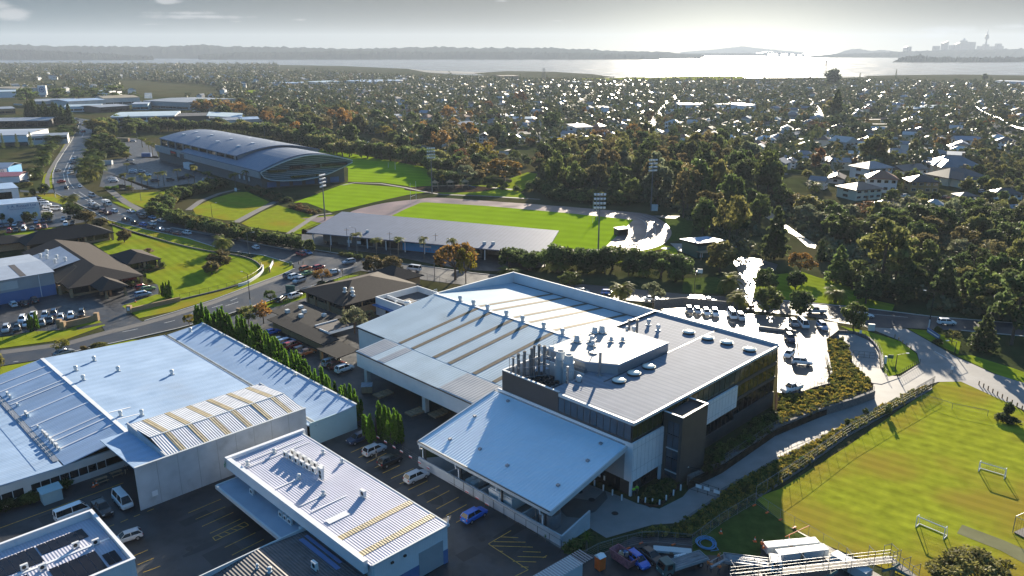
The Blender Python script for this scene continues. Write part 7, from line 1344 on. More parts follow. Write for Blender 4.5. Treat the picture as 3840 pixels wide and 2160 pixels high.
for p,a,k,wc,rc in far_h:
 c,s_ = math.cos(a),math.sin(a); L_,D = random.uniform(9,14),random.uniform(7,9.5); h = 5.2 if k.startswith('two') else 2.8; o = len(V); T = at(*p,a)
 V += [T((x,y,z)) for z in (-.2,h) for x,y in ((-L_/2,-D/2),(L_/2,-D/2),(L_/2,D/2),(-L_/2,D/2))]+[T((-L_/2-.4,-D/2-.4,h)),T((L_/2+.4,-D/2-.4,h)),T((L_/2+.4,D/2+.4,h)),T((-L_/2-.4,D/2+.4,h)),T((-L_/2+D*.3,0,h+D*.25)),T((L_/2-D*.3,0,h+D*.25))]
 Fc += [[o+i,o+(i+1)%4,o+4+(i+1)%4,o+4+i] for i in range(4)]+[[o+8,o+9,o+13,o+12],[o+9,o+10,o+13],[o+10,o+11,o+12,o+13],[o+11,o+8,o+12]]
 MI += [0 if wc in ('white','pale') else 1]*4+[{'dark':2,'brown':2,'grey':3,'blue':3,'pale':4,'rust':5}[rc]]*4
me = bpy.data.meshes.new('distant_houses'); me.from_pydata(V,[],Fc)
for nm,c,r_ in (('far_wall_white',(.6,.6,.58),.75),('far_wall_dull',(.36,.3,.24),.8),('far_roof_dark',(.06,.055,.055),.45),('far_roof_grey',(.18,.19,.2),.42),('far_roof_pale',(.36,.37,.38),.4),('far_roof_rust',(.26,.13,.08),.5)): me.materials.append(mat(nm,c,r_,var=.15,scale=.05))
me.polygons.foreach_set('material_index',MI); o = bpy.data.objects.new('distant_houses',me); COL.objects.link(o); stuff(o); o['label'] = 'hazy mass of small distant houses before the harbour'
V = []; Fc = []; MI = []
for x,y,r_ in OCC:
 if r_ in (7.5,) or 6.5 < r_ < 12:
  if y > 1300 or y < 420: continue
  for k in range(3):
   a = GA+random.choice((0,math.pi/2))+random.gauss(0,.1); d = random.uniform(9,14); t = random.uniform(0,6.28); T = at(x+d*math.cos(t),y+d*math.sin(t),a); l,h,w_ = random.uniform(4,9),random.uniform(.9,1.9),(.12 if k else .6); o = len(V)
   if k == 2: V += [T((-l*.8,-1.4,.0)),T((l*.8,-1.4,.0)),T((l*.8,1.4,.0)),T((-l*.8,1.4,.0))]; Fc.append([o,o+1,o+2,o+3]); MI.append(3)
   else: V += [T((sx_*l,sy_*w_,z_)) for z_ in (-.1,h) for sx_,sy_ in ((-1,-1),(1,-1),(1,1),(-1,1))]; Fc += [[o+i,o+(i+1)%4,o+4+(i+1)%4,o+4+i] for i in range(4)]+[[o+4,o+5,o+6,o+7]]; MI += [random.choice((0,1,2)) if k else 2]*5
me = bpy.data.meshes.new('garden_fences'); me.from_pydata(V,[],Fc)
for nm in ('timber','wall_pale','rough_grass','concrete'): me.materials.append(MATS[nm])
me.polygons.foreach_set('material_index',MI); o = bpy.data.objects.new('garden_fences',me); COL.objects.link(o); stuff(o); o['label'] = 'garden fences, hedges and drives between the suburb houses'
# garden trees: the nearest as things, the rest of the leafy suburb as one mass
GTK = [('far','dark'),('far','dark'),('far','mid'),('far','mid'),('far','olive'),('far','olive'),('far','bronze'),('far','grey'),('far','rust'),('far','autumn'),('conifer','dark')]
pts = scatter(sub,2400,4.2,9000); pts.sort(key=lambda p: p[1])
for p in pts[:230]:
 k,c = random.choice(GTK); zone = 'above the creek slope' if p[0] > p[1]*.3 else ('right of the glaring street' if p[0] > p[1]*.08 else ('between the sloping streets' if p[0] > -p[1]*.12 else 'behind the left tree belt'))
 plant(k,p,random.uniform(5,11),random.uniform(6,11),c, f'{CN[c]} {"conifer" if k == "conifer" else "garden tree"} among houses {zone}', 'garden trees '+zone)
m = mat('far_leaf',(1,1,1),.7,var=0,trans=.2); nt_ = m.node_tree; at_ = nt_.nodes.new('ShaderNodeAttribute'); at_.attribute_name = 'tint'; cr_ = nt_.nodes.new('ShaderNodeValToRGB'); e_ = cr_.color_ramp.elements
e_[0].position = 0; e_[0].color = (.045,.064,.028,1); e_[1].position = 1; e_[1].color = (.13,.065,.025,1)
for ps_,c in ((.35,(.08,.1,.036,1)),(.6,(.125,.125,.045,1)),(.8,(.125,.105,.04,1))): q_ = e_.new(ps_); q_.color = c
nt_.links.new(at_.outputs['Fac'],cr_.inputs[0]); nt_.links.new(cr_.outputs[0],nt_.nodes['Principled BSDF'].inputs['Base Color'])
for n_ in nt_.nodes:
 if n_.type == 'BSDF_TRANSLUCENT': nt_.links.new(cr_.outputs[0],n_.inputs[0])
def tree_mass(name,pts,label,per=34,hh=(5,12),ww=(6,12)):
 n = len(pts); h = rng.uniform(*hh,n)*np.where(rng.uniform(0,1,n)<.06,1.7,1); w_ = rng.uniform(*ww,n); col = np.clip(rng.beta(1.3,2.6,n),0,1); P3 = np.array([(x,y,0) for x,y in pts])
 d = rng.normal(size=(n,per,3)); d /= np.linalg.norm(d,axis=2)[:,:,None]; d *= rng.uniform(.55,1,(n,per,1)); d[:,:,2] = d[:,:,2]*.5+.52
 C_ = P3[:,None,:]+d*np.stack([w_*.46,w_*.46,h],1)[:,None,:]; s_ = (rng.uniform(.1,.22,(n,per))*w_[:,None]).ravel(); t = np.clip(np.repeat(col,per)+rng.normal(0,.09,n*per),0,1)
 me = card_mesh(name,C_.reshape(-1,3),s_,t,.2, 'far_leaf'); o = bpy.data.objects.new(name,me); COL.objects.link(o); stuff(o); o['label'] = label
random.seed(3)
def rpts(poly,n):
 xs,ys = zip(*poly); out = []
 while len(out) < n:
  p = (random.uniform(min(xs),max(xs)),random.uniform(min(ys),max(ys)))
  if abs(p[0]) < p[1]*.75+40 and inside(p,poly): out.append(p)
 return out
HB_ = {}
for x,y,r_ in OCC: HB_.setdefault((int(x//20),int(y//20)),[]).append((x,y,r_))
def clear(p): return all((p[0]-x)**2+(p[1]-y)**2 > (r_*.72+2.2)**2 for i in (-1,0,1) for j in (-1,0,1) for x,y,r_ in HB_.get((int(p[0]//20)+i,int(p[1]//20)+j),()))
tree_mass('distant_trees',[p for p in rpts(sub,9000) if p[1] > 470 and clear(p)], 'leafy mass of trees through the distant suburb')
left = [P(0,x,y) for x,y in ((-60,262),(100,240),(260,236),(420,240),(560,262),(640,262),(700,200),(700,166),(400,164),(100,163),(-60,164))]
ok = [[P(*p) for p in pl] for pl in ([(1,60,612),(1,530,604),(1,560,655),(1,100,665)],[(1,880,605),(1,1120,607),(1,1640,660),(1,1680,745),(1,1200,720),(1,900,695)],[(1,1830,675),(1,2400,667),(1,2340,715),(1,1860,705)],[(1,-60,680),(1,160,680),(1,160,760),(1,-60,760)])]
tree_mass('distant_woodland',[p for p in rpts(left,4200) if not any(inside(p,q) for q in ok)], 'dark hazy woodland and gardens left of the harbour',30,(6,14),(8,16))
mid = [P(0,x,y) for x,y in ((560,262),(700,235),(860,262),(960,300),(1060,335),(1180,350),(1100,385),(900,330),(750,305),(620,290))]
tree_mass('distant_wood',[p for p in rpts(mid,900) if clear(p)], 'bushy green flat between arena and suburb',50,(5,11),(7,12))
for pl,n_ in (([(6,620,20),(6,900,140),(6,1150,170),(6,1500,200),(6,1900,190),(6,2700,170),(6,2700,1060),(6,2300,950),(6,2050,910),(6,1700,840),(6,1600,850),(6,1290,700),(6,1180,600),(6,1050,480),(6,1040,380),(6,900,300)],1500),([(2,1480,1320),(2,1600,1200),(2,2000,1160),(2,2576,1080),(3,350,1160),(3,560,1280),(6,560,40),(6,560,480),(6,330,420),(6,150,330),(6,0,180),(5,2300,90),(5,1950,55),(2,1500,1430)],1100)):
 tree_mass('undergrowth',rpts([P(*q) for q in pl],n_), 'low scrub covering the ground between the trees',26,(1.2,3.2),(3,6))
random.seed(9)
lh = [p for p in rpts(left,420) if not any(inside(p,q) for q in ok)]; V = []; Fc = []
for p in lh:
 T = at(*p,random.uniform(0,3)); o = len(V); L_,D,h = random.uniform(9,16),8,random.uniform(4,8); V += [T((x,y,z)) for z in (-.2,h) for x,y in ((-L_/2,-D/2),(L_/2,-D/2),(L_/2,D/2),(-L_/2,D/2))]+[T((-L_/2,0,h+2.2)),T((L_/2,0,h+2.2))]
 Fc += [[o+i,o+(i+1)%4,o+4+(i+1)%4,o+4+i] for i in range(4)]+[[o+4,o+5,o+9,o+8],[o+5,o+6,o+9],[o+6,o+7,o+8,o+9],[o+7,o+4,o+8]]
me = bpy.data.meshes.new('distant_roofs'); me.from_pydata(V,[],Fc); me.materials.append(MATS['far_wall_white']); me.materials.append(MATS['far_roof_grey']); me.polygons.foreach_set('material_index',([0]*4+[1]*4)*len(lh)); o = bpy.data.objects.new('distant_houses',me); COL.objects.link(o); stuff(o); o['label'] = 'scattered pale houses in the far left woodland'
# ---------------------------------------------------------------- far shore
def px(n,x,Y): a,b,c = ray(n,x,0); return a,b
def ridge(name,d,depth,crest,m='hill',rough=4.):
 """a long hill: crest = picture points of its skyline, standing d metres away"""
 us = [];
 for n,x,y in crest: a,b,c = ray(n,x,y); us.append(((a/b)*(d+depth*.5),HC+c/b*(d+depth*.5)))
 N_ = 240; xs = np.linspace(us[0][0],us[-1][0],N_); zs = np.interp(xs,[u[0] for u in us],[max(1,u[1]) for u in us]); rows = 7; V = []; r2 = np.random.default_rng(int(d))
 wob = np.cumsum(r2.normal(0,1,N_)); wob -= np.linspace(wob[0],wob[-1],N_)
 for j in range(rows):
  t = j/(rows-1); prof = math.sin(math.pi*min(1,t*1.0))**.75 if 0 < t < 1 else 0
  for i in range(N_): V.append((xs[i]*(1+(t-.5)*depth/d)+r2.normal(0,1),d+depth*t+wob[i]*6*(1-t),(zs[i]+r2.normal(0,rough)*(1 if zs[i] > 12 else .3))*prof-.8+ (0 if 0 < t < 1 else -1)))
 F_ = [[j*N_+i,j*N_+i+1,(j+1)*N_+i+1,(j+1)*N_+i] for j in range(rows-1) for i in range(N_-1)]
 mb = MB(); mb.v = V; mb.f = F_; return struct(mb.build(name,m))
ridge('hill',6600,1500,[(1,-300,340),(1,0,337),(1,180,330),(1,300,345),(1,520,345),(1,720,345),(1,960,352),(1,1300,346),(1,1540,336),(1,1700,350),(1,2100,352),(1,2400,360),(2,0,368),(2,300,364),(2,750,352),(2,1000,360),(2,1500,358),(2,1800,370),(2,2100,386),(2,2400,390),(3,0,403),(3,150,412)])
ridge('hill',5600,700,[(1,-300,372),(1,0,370),(1,150,378),(1,400,385),(1,640,398),(1,900,410),(1,1150,425)])
ridge('hill',5900,700,[(1,1500,415),(1,1800,392),(1,2100,395),(1,2576,380),(2,300,385),(2,700,395),(2,900,385),(2,1300,392),(2,1900,398),(2,2400,415)])
ridge('hill',7300,2200,[('s',1040,252),('s',1150,243),('s',1240,236),('s',1400,231),('s',1560,223),('s',1700,216),('s',1900,211),('s',2100,206),('s',2300,203),('s',2600,198),('s',3000,200)])
ridge('hill',4600,700,[('s',1640,288),('s',1690,264),('s',1760,252),('s',1830,243),('s',1880,258),('s',2000,257),('s',2100,262),('s',2300,259),('s',2600,262),('s',3000,262)],rough=5)
ridge('hill',9800,1500,[('s',1230,232),('s',1280,216),('s',1340,201),('s',1400,199),('s',1480,215),('s',1550,206),('s',1620,214),('s',1700,225)],rough=4)
ridge('hill',13000,1500,[('s',100,222),('s',350,202),('s',480,188),('s',560,178),('s',640,190),('s',760,203),('s',980,222)],rough=3)
ridge('hill',9000,1200,[('s',60,233),('s',300,228),('s',600,228),('s',720,234)],rough=2)
# city skyline
def at_s(x,y,d): a,b,c = ray('s',x,y); return a/b*d,HC+c/b*d
dS = 8600
for i,(x0,x1,yt,nm) in enumerate(((1727,1742,178,'left of two lone towers apart from the city'),(1754,1768,182,'right of two lone towers apart from the city'),(1938,1972,177,'low wide block at the left of the city skyline'),(2003,2036,142,'tall tower with a slanted top left in the skyline'),(2055,2075,172,'short tower between two taller ones in the skyline'),(2093,2120,153,'tower with sloping shoulder left of the stepped block'),(2127,2182,160,'broad lower half of the stepped skyline block'),(2140,2170,138,'tall stepped block at the middle of the skyline'),(2186,2232,148,'broad flat topped block left of the needle tower'),(2258,2276,178,'small block at the foot of the needle tower'),(2298,2328,166,'pointed block just right of the needle tower'),(2347,2376,180,'low block at the right of the skyline'),(2386,2432,178,'wide base block at the right end of the skyline'),(2391,2420,160,'upper block at the right end of the skyline'))):
 a,z = at_s(x0,yt,dS+i*40); b,_ = at_s(x1,yt,dS+i*40); t = thing('skyscraper','hazy grey '+nm,'skyscraper',((a+b)/2,dS+i*40)); mb = MB(); Y = dS+i*40
 zz = [z]*4 if i not in (0,3,5) else [z*.86,z,z,z*.86]; mb.prism([(a,Y),(b,Y),(b,Y+60),(a,Y+60)],-1,zz); mb.build('shaft','cladding_dark',t)
 if i in (10,7): mb = MB(); mb.lathe(((a+b)/2,Y+30,z),[((b-a)*.5,0),(3,25)],4); mb.build('crown_roof','wall_grey',t)
 mb = MB(); mb.box(a-.5,b+.5,Y-1,Y,z*.45,z*.46); mb.box(a-.5,b+.5,Y-1,Y,z*.65,z*.66); mb.build('facade_band','glass_dark',t)
x_,z0 = at_s(2303,120,dS); _,zt = at_s(2303,45,dS); t = thing('needle_tower','slender needle tower with a pod, tallest on the skyline','tower',(x_,dS)); c = (x_+8,dS,0)
mb = MB(); mb.lathe(c,[(11,-1),(7,z0*.5),(7,z0*.93)],12); mb.build('shaft','cladding_dark',t); mb = MB(); mb.lathe((c[0],c[1],z0*.9),[(7,0),(19,14),(21,30),(16,36),(17,46),(9,56)],12); mb.build('pod','cladding_dark',t); mb = MB(); mb.lathe((c[0],c[1],z0*.9),[(6,50),(4,90),(2.5,92),(.8,zt-z0*.9)],8); mb.build('spire','steel',t)
# harbour bridge
t = thing('bridge','faint steel arch bridge lost in the glare over the harbour','bridge',(at_s(880,240,8600)[0],8600)); pr = [('s',640,231),('s',730,223),('s',780,221),('s',830,224),('s',900,231),('s',1000,240),('s',1100,249)]; q = [at_s(x,y,8600) for _,x,y in pr]
for (a,z0),(b,z1) in zip(q,q[1:]): mb = MB(); mb.add([(x,y,z+dz) for x,z in ((a,z0),(b,z1)) for y in (8590,8610) for dz in (-4,2)],[[0,1,3,2],[4,6,7,5],[0,4,5,1],[2,3,7,6],[1,5,7,3],[0,2,6,4]]); mb.build('deck','steel',t)
for x,y in ((722,224),(812,224),(883,230),(935,234),(985,239)): a,z = at_s(x,y,8600); mb = MB(); mb.prism([(a-10,8588),(a+10,8588),(a+10,8612),(a-10,8612)],-1,[max(z-3,3)]*4); mb.build('pier','wall_grey',t)
a0,z0 = at_s(722,224,8600); a1,_ = at_s(812,224,8600); mb = MB(); mb.path([(a0+(a1-a0)*i/10,8600,z0-2+math.sin(math.pi*i/10)*28) for i in range(11)],3,5); mb.build('arch','steel',t)
# lattice pylons
def pylon(n,x,y,yt,label,w_=5):
 q = P(n,x,y); h = HT((n,x,y),(n,x,yt)); t = thing('pylon',label,'pylon',q); mb = MB(at(*q)); k = 6
 for s_ in ((1,1),(1,-1),(-1,-1),(-1,1)): mb.tube((s_[0]*w_,s_[1]*w_,0),(s_[0]*.5,s_[1]*.5,h),.3,4)
 for i in range(k):
  z0,z1 = h*i/k,h*(i+1)/k; r0,r1 = w_-(w_-.5)*i/k,w_-(w_-.5)*(i+1)/k
  for y_ in (-1,1): mb.tube((-r0,y_*r0,z0),(r1,y_*r1,z1),.2,4); mb.tube((r0,y_*r0,z0),(-r1,y_*r1,z1),.2,4)
 mb.build('lattice','pole_grey',t)
 for z,l in ((.72,1.5),(.82,1.2),(.92,.9)): mb = MB(at(*q)); mb.tube((-w_*l,0,h*z),(w_*l,0,h*z),.25,4); mb.build('cross_arm','pole_grey',t)
pylon(3,1075,560,455,'lattice pylon behind the tall gum tree at the shore'); pylon(3,62,585,500,'lattice pylon standing in the glare at the shore reserve'); pylon(2,1527,590,512,'lattice pylon on the saltmarsh'); pylon(1,805,655,530,'tall lattice mast in the left marsh woodland',4); pylon(2,240,660,560,'thin lattice mast beside the bluish school blocks',3)
# ---------------------------------------------------------------- poles, fences, walls
def pole(n,x,y,yt,label,kind='lamp',m='pole_grey',arm=None,z=0.,base_white=False):
 q = P(n,x,y,z); h = (HC+ray(n,x,yt)[2]/ray(n,x,yt)[1]*q[1])-z; t = thing('street_lamp' if kind == 'lamp' else 'utility_pole',label,'street lamp' if kind == 'lamp' else 'pole',(*q,z)); T = at(*q,0,z)
 mb = MB(T); mb.tube((0,0,0),(0,0,h),.14,8,.07); mb.build('pole',m,t)
 if base_white: mb = MB(T); mb.tube((0,0,0),(0,0,2.2),.16,8,.15); mb.build('painted_base','trim_white',t)
 if kind == 'lamp':
  a = arm if arm is not None else math.pi; l = 1.9; e = (math.cos(a)*l,math.sin(a)*l,h+.35); mb = MB(T); mb.tube((0,0,h-.05),e,.05,6); mb.build('arm',m,t)
  mb = MB(T); c,s_ = math.cos(a),math.sin(a); mb.prism([(e[0]-s_*.13,e[1]+c*.13),(e[0]+s_*.13,e[1]-c*.13),(e[0]+c*.7+s_*.13,e[1]+s_*.7-c*.13),(e[0]+c*.7-s_*.13,e[1]+s_*.7+c*.13)],h+.28,h+.42); mb.build('lamp_head','trim_pale',t)
 elif kind == 'power': mb = MB(T); mb.box(-.9,.9,-.06,.06,h-.9,h-.78); mb.build('cross_arm','timber',t); mb = MB(T); [mb.lathe((x_,0,h-.78),[(.06,0),(.06,.18)],6) for x_ in (-.8,0,.8)]; mb.build('insulator','trim_pale',t)
 return t
pole(4,1892,868,618,'white footed dark lamp post on the near verge of the side road',base_white=True,arm=2.6,m='black'); pole(4,1878,470,312,'curved steel lamp post beside the fenced palm',arm=0.2)
pole('a',1620,1082,745,'white footed lamp post where the lawn fence begins',base_white=True,m='black',arm=2.4); pole('a',838,725,500,'white footed lamp post on the grass corner of the side street',base_white=True,m='black',arm=2.4); pole('a',1830,762,545,'white footed lamp post below the arena entry',base_white=True,m='black',arm=.8); pole('a',2130,775,600,'thin lamp post on the arena lawn')
pole('b',762,1098,912,'double armed black lamp post on the left terrace lawn',m='black',arm=0); pole('f',642,640,168,'lamp post close before the first grandstand palms',arm=2.8)
for x,y,yt,l in ((480,560,155,'first utility pole in front of the grandstand'),(1217,635,222,'second utility pole in front of the grandstand'),(2000,580,252,'third utility pole, at the end of the blue clubroom wall')): pole('f',x,y,yt,l,'power')
pole('f',1980,1072,742,'plain pole at the roadside fence near the golden tree','plain'); pole(6,80,852,622,'tall dark lamp post at the road edge above the car park',m='black',arm=1.2); pole(6,1857,1022,762,'white footed lamp post at the entrance road corner',m='black',base_white=True,arm=2.6)
pole('v',1242,655,525,'black lamp post at the garden corner of the car park',m='black',z=ZC); pole('v',432,545,480,'black lamp post on the small lawn by the office',m='black',z=ZC); pole(6,1602,1352,1228,'black lamp post on the grass wedge by the gate',m='black',arm=0); pole('w',1318,292,188,'short black lamp post by the right footpath',m='black'); pole('v',600,285,150,'pale pole by the park road gate','plain')
pole(9,125,720,640,'short black lamp post by the driveway gate',m='black'); pole(1,2000,1050,935,'thin pole behind the arena, left of a pair','plain'); pole(1,2180,1078,938,'thin pole behind the arena, right of a pair','plain'); pole(1,1038,1060,960,'thin pole at the far corner of the arena forecourt','plain'); pole(1,930,1120,1040,'thin pole beside the arena palms','plain'); pole('a',2085,385,180,'lamp post in the middle of the arena car park'); pole(2,355,1265,1225,'left rugby upright on the far field','plain','trim_white'); pole(2,407,1280,1222,'right rugby upright on the far field','plain','trim_white')
for i,(n,x,y,yt) in enumerate(((2,1680,800,742),(2,2410,880,820),(3,780,1130,1040),(3,1050,900,850),(3,2250,880,840),(3,2520,1040,980),(3,2380,960,900),(2,1470,1040,960))): pole(n,x,y,yt,'wooden power pole on a suburb street','power','timber')['group'] = 'power poles of the suburb'
def cable(label,n0,a,b,k=5,h=9.):
 mb = MB(); p,q = P(n0,*a),P(n0,*b)
 for j in range(4):
  pts = [(p[0]+(q[0]-p[0])*i/8+j*.5,p[1]+(q[1]-p[1])*i/8,h-j*.5-4*.9*(i/8)*(1-i/8)*2) for i in range(9)]; mb.path(pts,.035,4)
 tag(mb.build('power_line','galv'),label,'power line')
cable('power lines sagging down the right hand slope street',3,(2200,860),(2380,960)); cable('power lines along the right end of the slope street',3,(2380,960),(2560,1050)); cable('power lines over the left sloping street',2,(1700,870),(1900,730)); cable('power lines over the middle of the glaring suburb',3,(690,1130),(960,1010))
def floodlight(n,x,y,yt,label,a=0.,lit=True):
 q = P(n,x,y); h = HT((n,x,y),(n,x,yt)); t = thing('floodlight',label,'floodlight',q); T = at(*q,a); mb = MB(T); mb.tube((0,0,0),(0,0,h),.32,10,.16); mb.build('mast','pole_grey',t)
 for k in range(4):
  z = h-.2-k*1.55; mb = MB(T); mb.tube((-1.8,0,z),(1.8,0,z),.08,5); b_ = mb.build('cross_bar','galv',t)
  for i in range(4): mb = MB(T); x_ = -1.65+i*1.1; mb.add([(x_-.35,-.25,z+.05),(x_+.35,-.25,z+.05),(x_+.35,.15,z+.05),(x_-.35,.15,z+.05),(x_-.42,-.45,z+.55),(x_+.42,-.45,z+.55),(x_+.42,.1,z+.75),(x_-.42,.1,z+.75)],[[3,2,1,0],[4,5,6,7],[0,1,5,4],[1,2,6,5],[2,3,7,6],[3,0,4,7]]); mb.build('lamp','trim_white',b_)
 mb = MB(T); mb.tube((0,-.3,h*.8),(0,.3,h*.8),.3,6); mb.build('control_box','trim_pale',t)
floodlight(5,1937,487,22,'tall floodlight mast standing nearest, by the hedge'); floodlight(5,2335,140,-238,'tall floodlight mast at the far side of the track bend',.3); floodlight(0,1087,487,374,'tall floodlight mast at the left end of the track',.2); floodlight('b',2122,1110,575,'tall floodlight mast left of the grandstand',1.2)
def fence(label,pts,h,step=2.5,m='trim_dark',rails=(1.,),r=.04,cat='fence',z=0.,zb=0.,wires=4,sp=True,name='fence'):
 ps = [P(*p,z) if len(p) == 3 else p for p in pts];
 if sp and len(ps) > 2: ps = spline(ps,5)
 t = thing(name,label,cat,(*lerp(ps[0],ps[-1],.5),z)); tot = sum(dist(a,b) for a,b in zip(ps,ps[1:])); n = min(95,max(2,int(tot/step))); st = tot/n; acc = 0; d0 = 0; out = []
 for i in range(n+1):
  tgt = min(i*st,tot-1e-4)
  while d0+dist(ps[acc],ps[acc+1]) < tgt: d0 += dist(ps[acc],ps[acc+1]); acc += 1
  out.append(lerp(ps[acc],ps[acc+1],(tgt-d0)/max(1e-6,dist(ps[acc],ps[acc+1]))))
 for q in out: mb = MB(); mb.tube((*q,z+zb-.05),(*q,z+zb+h),r,5); mb.build('post',m,t)
 mb = MB()
 for k in rails: mb.path([(*q,z+zb+h*k) for q in out],r*.8,4)
 mb.build('rail',m,t)
 if wires:
  mb = MB()
  for k in range(wires): mb.path([(*q,z+zb+h*(k+.5)/wires) for q in out],.008,3)
  mb.build('wire','galv',t)
 return t
def wall(label,pts,w_,h,m,sp=True,z=-.1,name='wall'):
 ps = [P(*p) if len(p) == 3 else p for p in pts]
 if sp and len(ps) > 2: ps = spline(ps,5)
 mb = MB(); mb.ribbon(ps,w_,z,h); return tag(mb.build(name,m),label,'wall')
LF = [(4,832,242),(4,1000,300),(4,1320,392),(4,1570,447),(4,1780,478),(4,1900,512),(4,1968,562),(4,1968,610),(4,1860,680),(4,1690,735),(4,1360,815)]
fence('black mesh fence curving round the striped lawn',LF,1.7,3.0,'trim_dark'); wall('low dark plinth wall under the mesh fence round the lawn',LF,.3,.35,'stone_block'); wall('pale curved wall at the corner of the striped lawn',[(4,1985,565),(4,1978,612),(4,1880,684),(4,1800,712)],.35,.8,'panel_white')
wall('tan stone wall running down to the drive entrance',[(4,985,908),(4,1180,862),(4,1360,822)],.5,1.2,'brick_tan',False); mb = MB(); q = P(4,980,908); mb.box(q[0]-.6,q[0]+.6,q[1]-.6,q[1]+.6,-.1,2.0); tag(mb.build('gate_pillar','brick_tan'),'tan pillar with a white notice at the drive entrance','pillar'); mb = MB(); mb.box(q[0]-.35,q[0]+.35,q[1]-.68,q[1]-.61,.7,1.6); tag(mb.build('notice_board','trim_white'),'white notice fixed to the tan entrance pillar','sign')
wall('curved tan brick gate wall beside the car park exit',[('t',550,292),('t',640,272),('t',760,245),('t',828,228)],.5,1.5,'brick_tan',False)
for x,y,l in ((512,285,'left'),(543,304,'middle'),(828,228,'right')): mb = MB(); q = P('t',x,y); mb.box(q[0]-.55,q[0]+.55,q[1]-.55,q[1]+.55,-.1,2.1); tag(mb.build('gate_pillar','brick_tan'),l+' tan pillar of the curved brick gate wall','pillar')
q0,q1 = P('t',745,240),P('t',780,232); T = frame(q0,q1); mb = MB(T); mb.box(0,dist(q0,q1),-.36,-.3,.2,1.4); sg = tag(mb.build('notice_board','trim_white'),'white board with a red stripe on the curved brick wall','sign'); mb = MB(T); mb.box(.1,dist(q0,q1)-.1,-.4,-.36,1.05,1.3); mb.build('red_stripe','red',sg)
fence('thin black street fence at the left edge',[('t',-80,410),('t',100,385),('t',280,352),('t',500,300)],1.5,2.5); fence('black fence along the verge of the tan brick office',[('c',110,540),('c',470,450),('c',1110,300),('c',1400,220)],1.2,4,sp=False); fence('dark fence along the road behind the brick office',[('f',1640,990),('f',2000,1100),('f',2290,1190)],2.0,3,sp=False)
fence('long black palisade fence between parking bays and canopy yard',[(8,95,285),(8,560,590),(8,1100,920),(8,1660,1258)],1.7,2.4,'black',(1.,.15),sp=False)
for i,(x,y) in enumerate(((168,328),(226,362),(283,397),(340,431),(404,470),(460,504),(528,544),(597,584),(662,626),(955,805),(1032,853),(1105,899))):
 q = P(8,x,y,1.2); T = at(q[0]-.1,q[1]-.2,UA-math.pi/2,0); mb = MB(T); mb.box(-.4,.4,-.05,0,1.0,1.35); sg = tag(mb.build('warning_sign','trim_white'),'small red and white sign hung on the palisade fence','sign','signs on the palisade fence'); mb = MB(T); mb.box(-.4,.4,-.07,-.05,1.0,1.17); mb.build('red_band','red',sg)
RW = [(9,40,760),(9,300,640),(9,700,372),(9,1000,250),(9,1300,158),(9,1437,105)]; wall('dark stone retaining wall above the concrete driveway',RW,.6,1.7,'stone_block',False,name='retaining_wall'); fence('railing on top of the dark retaining wall',RW[1:],.9,1.6,'pole_grey',(1.,.5),zb=1.7,wires=0,sp=False,name='railing')
fence('black railing round the corner of the wet car park',[('w',-40,615),('w',120,560),('w',255,510),('w',235,420),('w',215,330)],1.1,1.2,'black',(1.,.1),z=ZC,wires=0,sp=False,name='railing'); wall('pale coping wall along the garden side of the car park',[('w',262,520),('w',245,440),('w',225,330),('w',205,180)],.4,ZC+.2,'concrete',False)
fence('green fence along the road side of the car park',[(6,480,925),(6,900,962),(6,1163,990)],1.6,2.5,'green_steel',z=ZC,sp=False); wall('long dark wall between the road and the glaring car park',[(5,2360,885),(6,0,862),(6,300,890),(6,480,905)],.4,ZC+1.0,'stone_block',False); fence('black railing dividing the two car park levels',[('v',640,575),('v',800,595),('v',970,612)],1.2,2,'black',z=ZC,wires=2,sp=False,name='railing'); wall('pale divider wall between the two car park levels',[('v',640,578),('v',960,618)],.4,ZC+.7,'concrete',False); fence('black railing beside the office end of the car park',[('v',970,615),('v',985,780)],1.2,1.6,'black',z=ZC,wires=2,name='railing'); fence('black stair railing by the office corner',[('v',840,665),('v',980,720)],1.1,1.5,'black',z=ZC,wires=2,name='railing')
fence('black curved fence beside the entrance lane',[(6,1170,1065),(6,1330,1085),(6,1440,1150),(6,1500,1250),(6,1510,1350),(6,1540,1395)],1.7,1.8,'black',(1.,.1)); wall('dark curved retaining wall beside the entrance lane',[(6,1170,1058),(6,1320,1075),(6,1425,1130),(6,1490,1230),(6,1505,1340)],.4,.6,'stone_block'); fence('black fence on the garden side of the entrance lane',[(6,1245,1150),(6,1270,1270),(6,1350,1370)],1.5,1.8,'black',(1.,.1)); fence('black gate across the entrance lane',[(6,1285,1245),(6,1450,1260)],1.6,1.2,'black',(1.,.5,.1),name='gate'); fence('open black gates at the end of the entrance lane',[(6,1620,1400),(6,1790,1300)],1.3,1.0,'black',(1.,.1),name='gate'); fence('dense black gate panel at the top of the field fence',[('w',985,650),('w',1070,600),('w',1140,560)],2.2,.45,'black',(1.,.1),wires=0,sp=False,name='gate')
FB = [(9,1880,40),(9,1600,190),(9,1245,390),(9,900,640),(9,550,868)]; fence('tall mesh fence between the driveway planting and the field',FB,2.4,3.2,'galv',sp=False); wall('low grey wall at the foot of the field fence',FB,.3,.3,'stone_block',False); wall('stepped dark wall along the lower driveway edge',[(9,1060,412),(9,700,592),(9,300,815),(9,265,870),(9,0,1052)],.4,.6,'stone_block',False)
fence('thin wire fence across the far corner of the field',[(9,1800,110),(9,2000,180),(9,2170,215),(9,2300,240)],1.2,5,'galv',wires=2,sp=False)
TF = [('l',-300,1290),('l',0,1150),('l',250,1010),('l',650,890),('l',880,830),('l',1150,770),('l',1480,750),('l',1830,790),('l',2190,830),(9,75,1220),(9,300,1050),(9,550,900)]
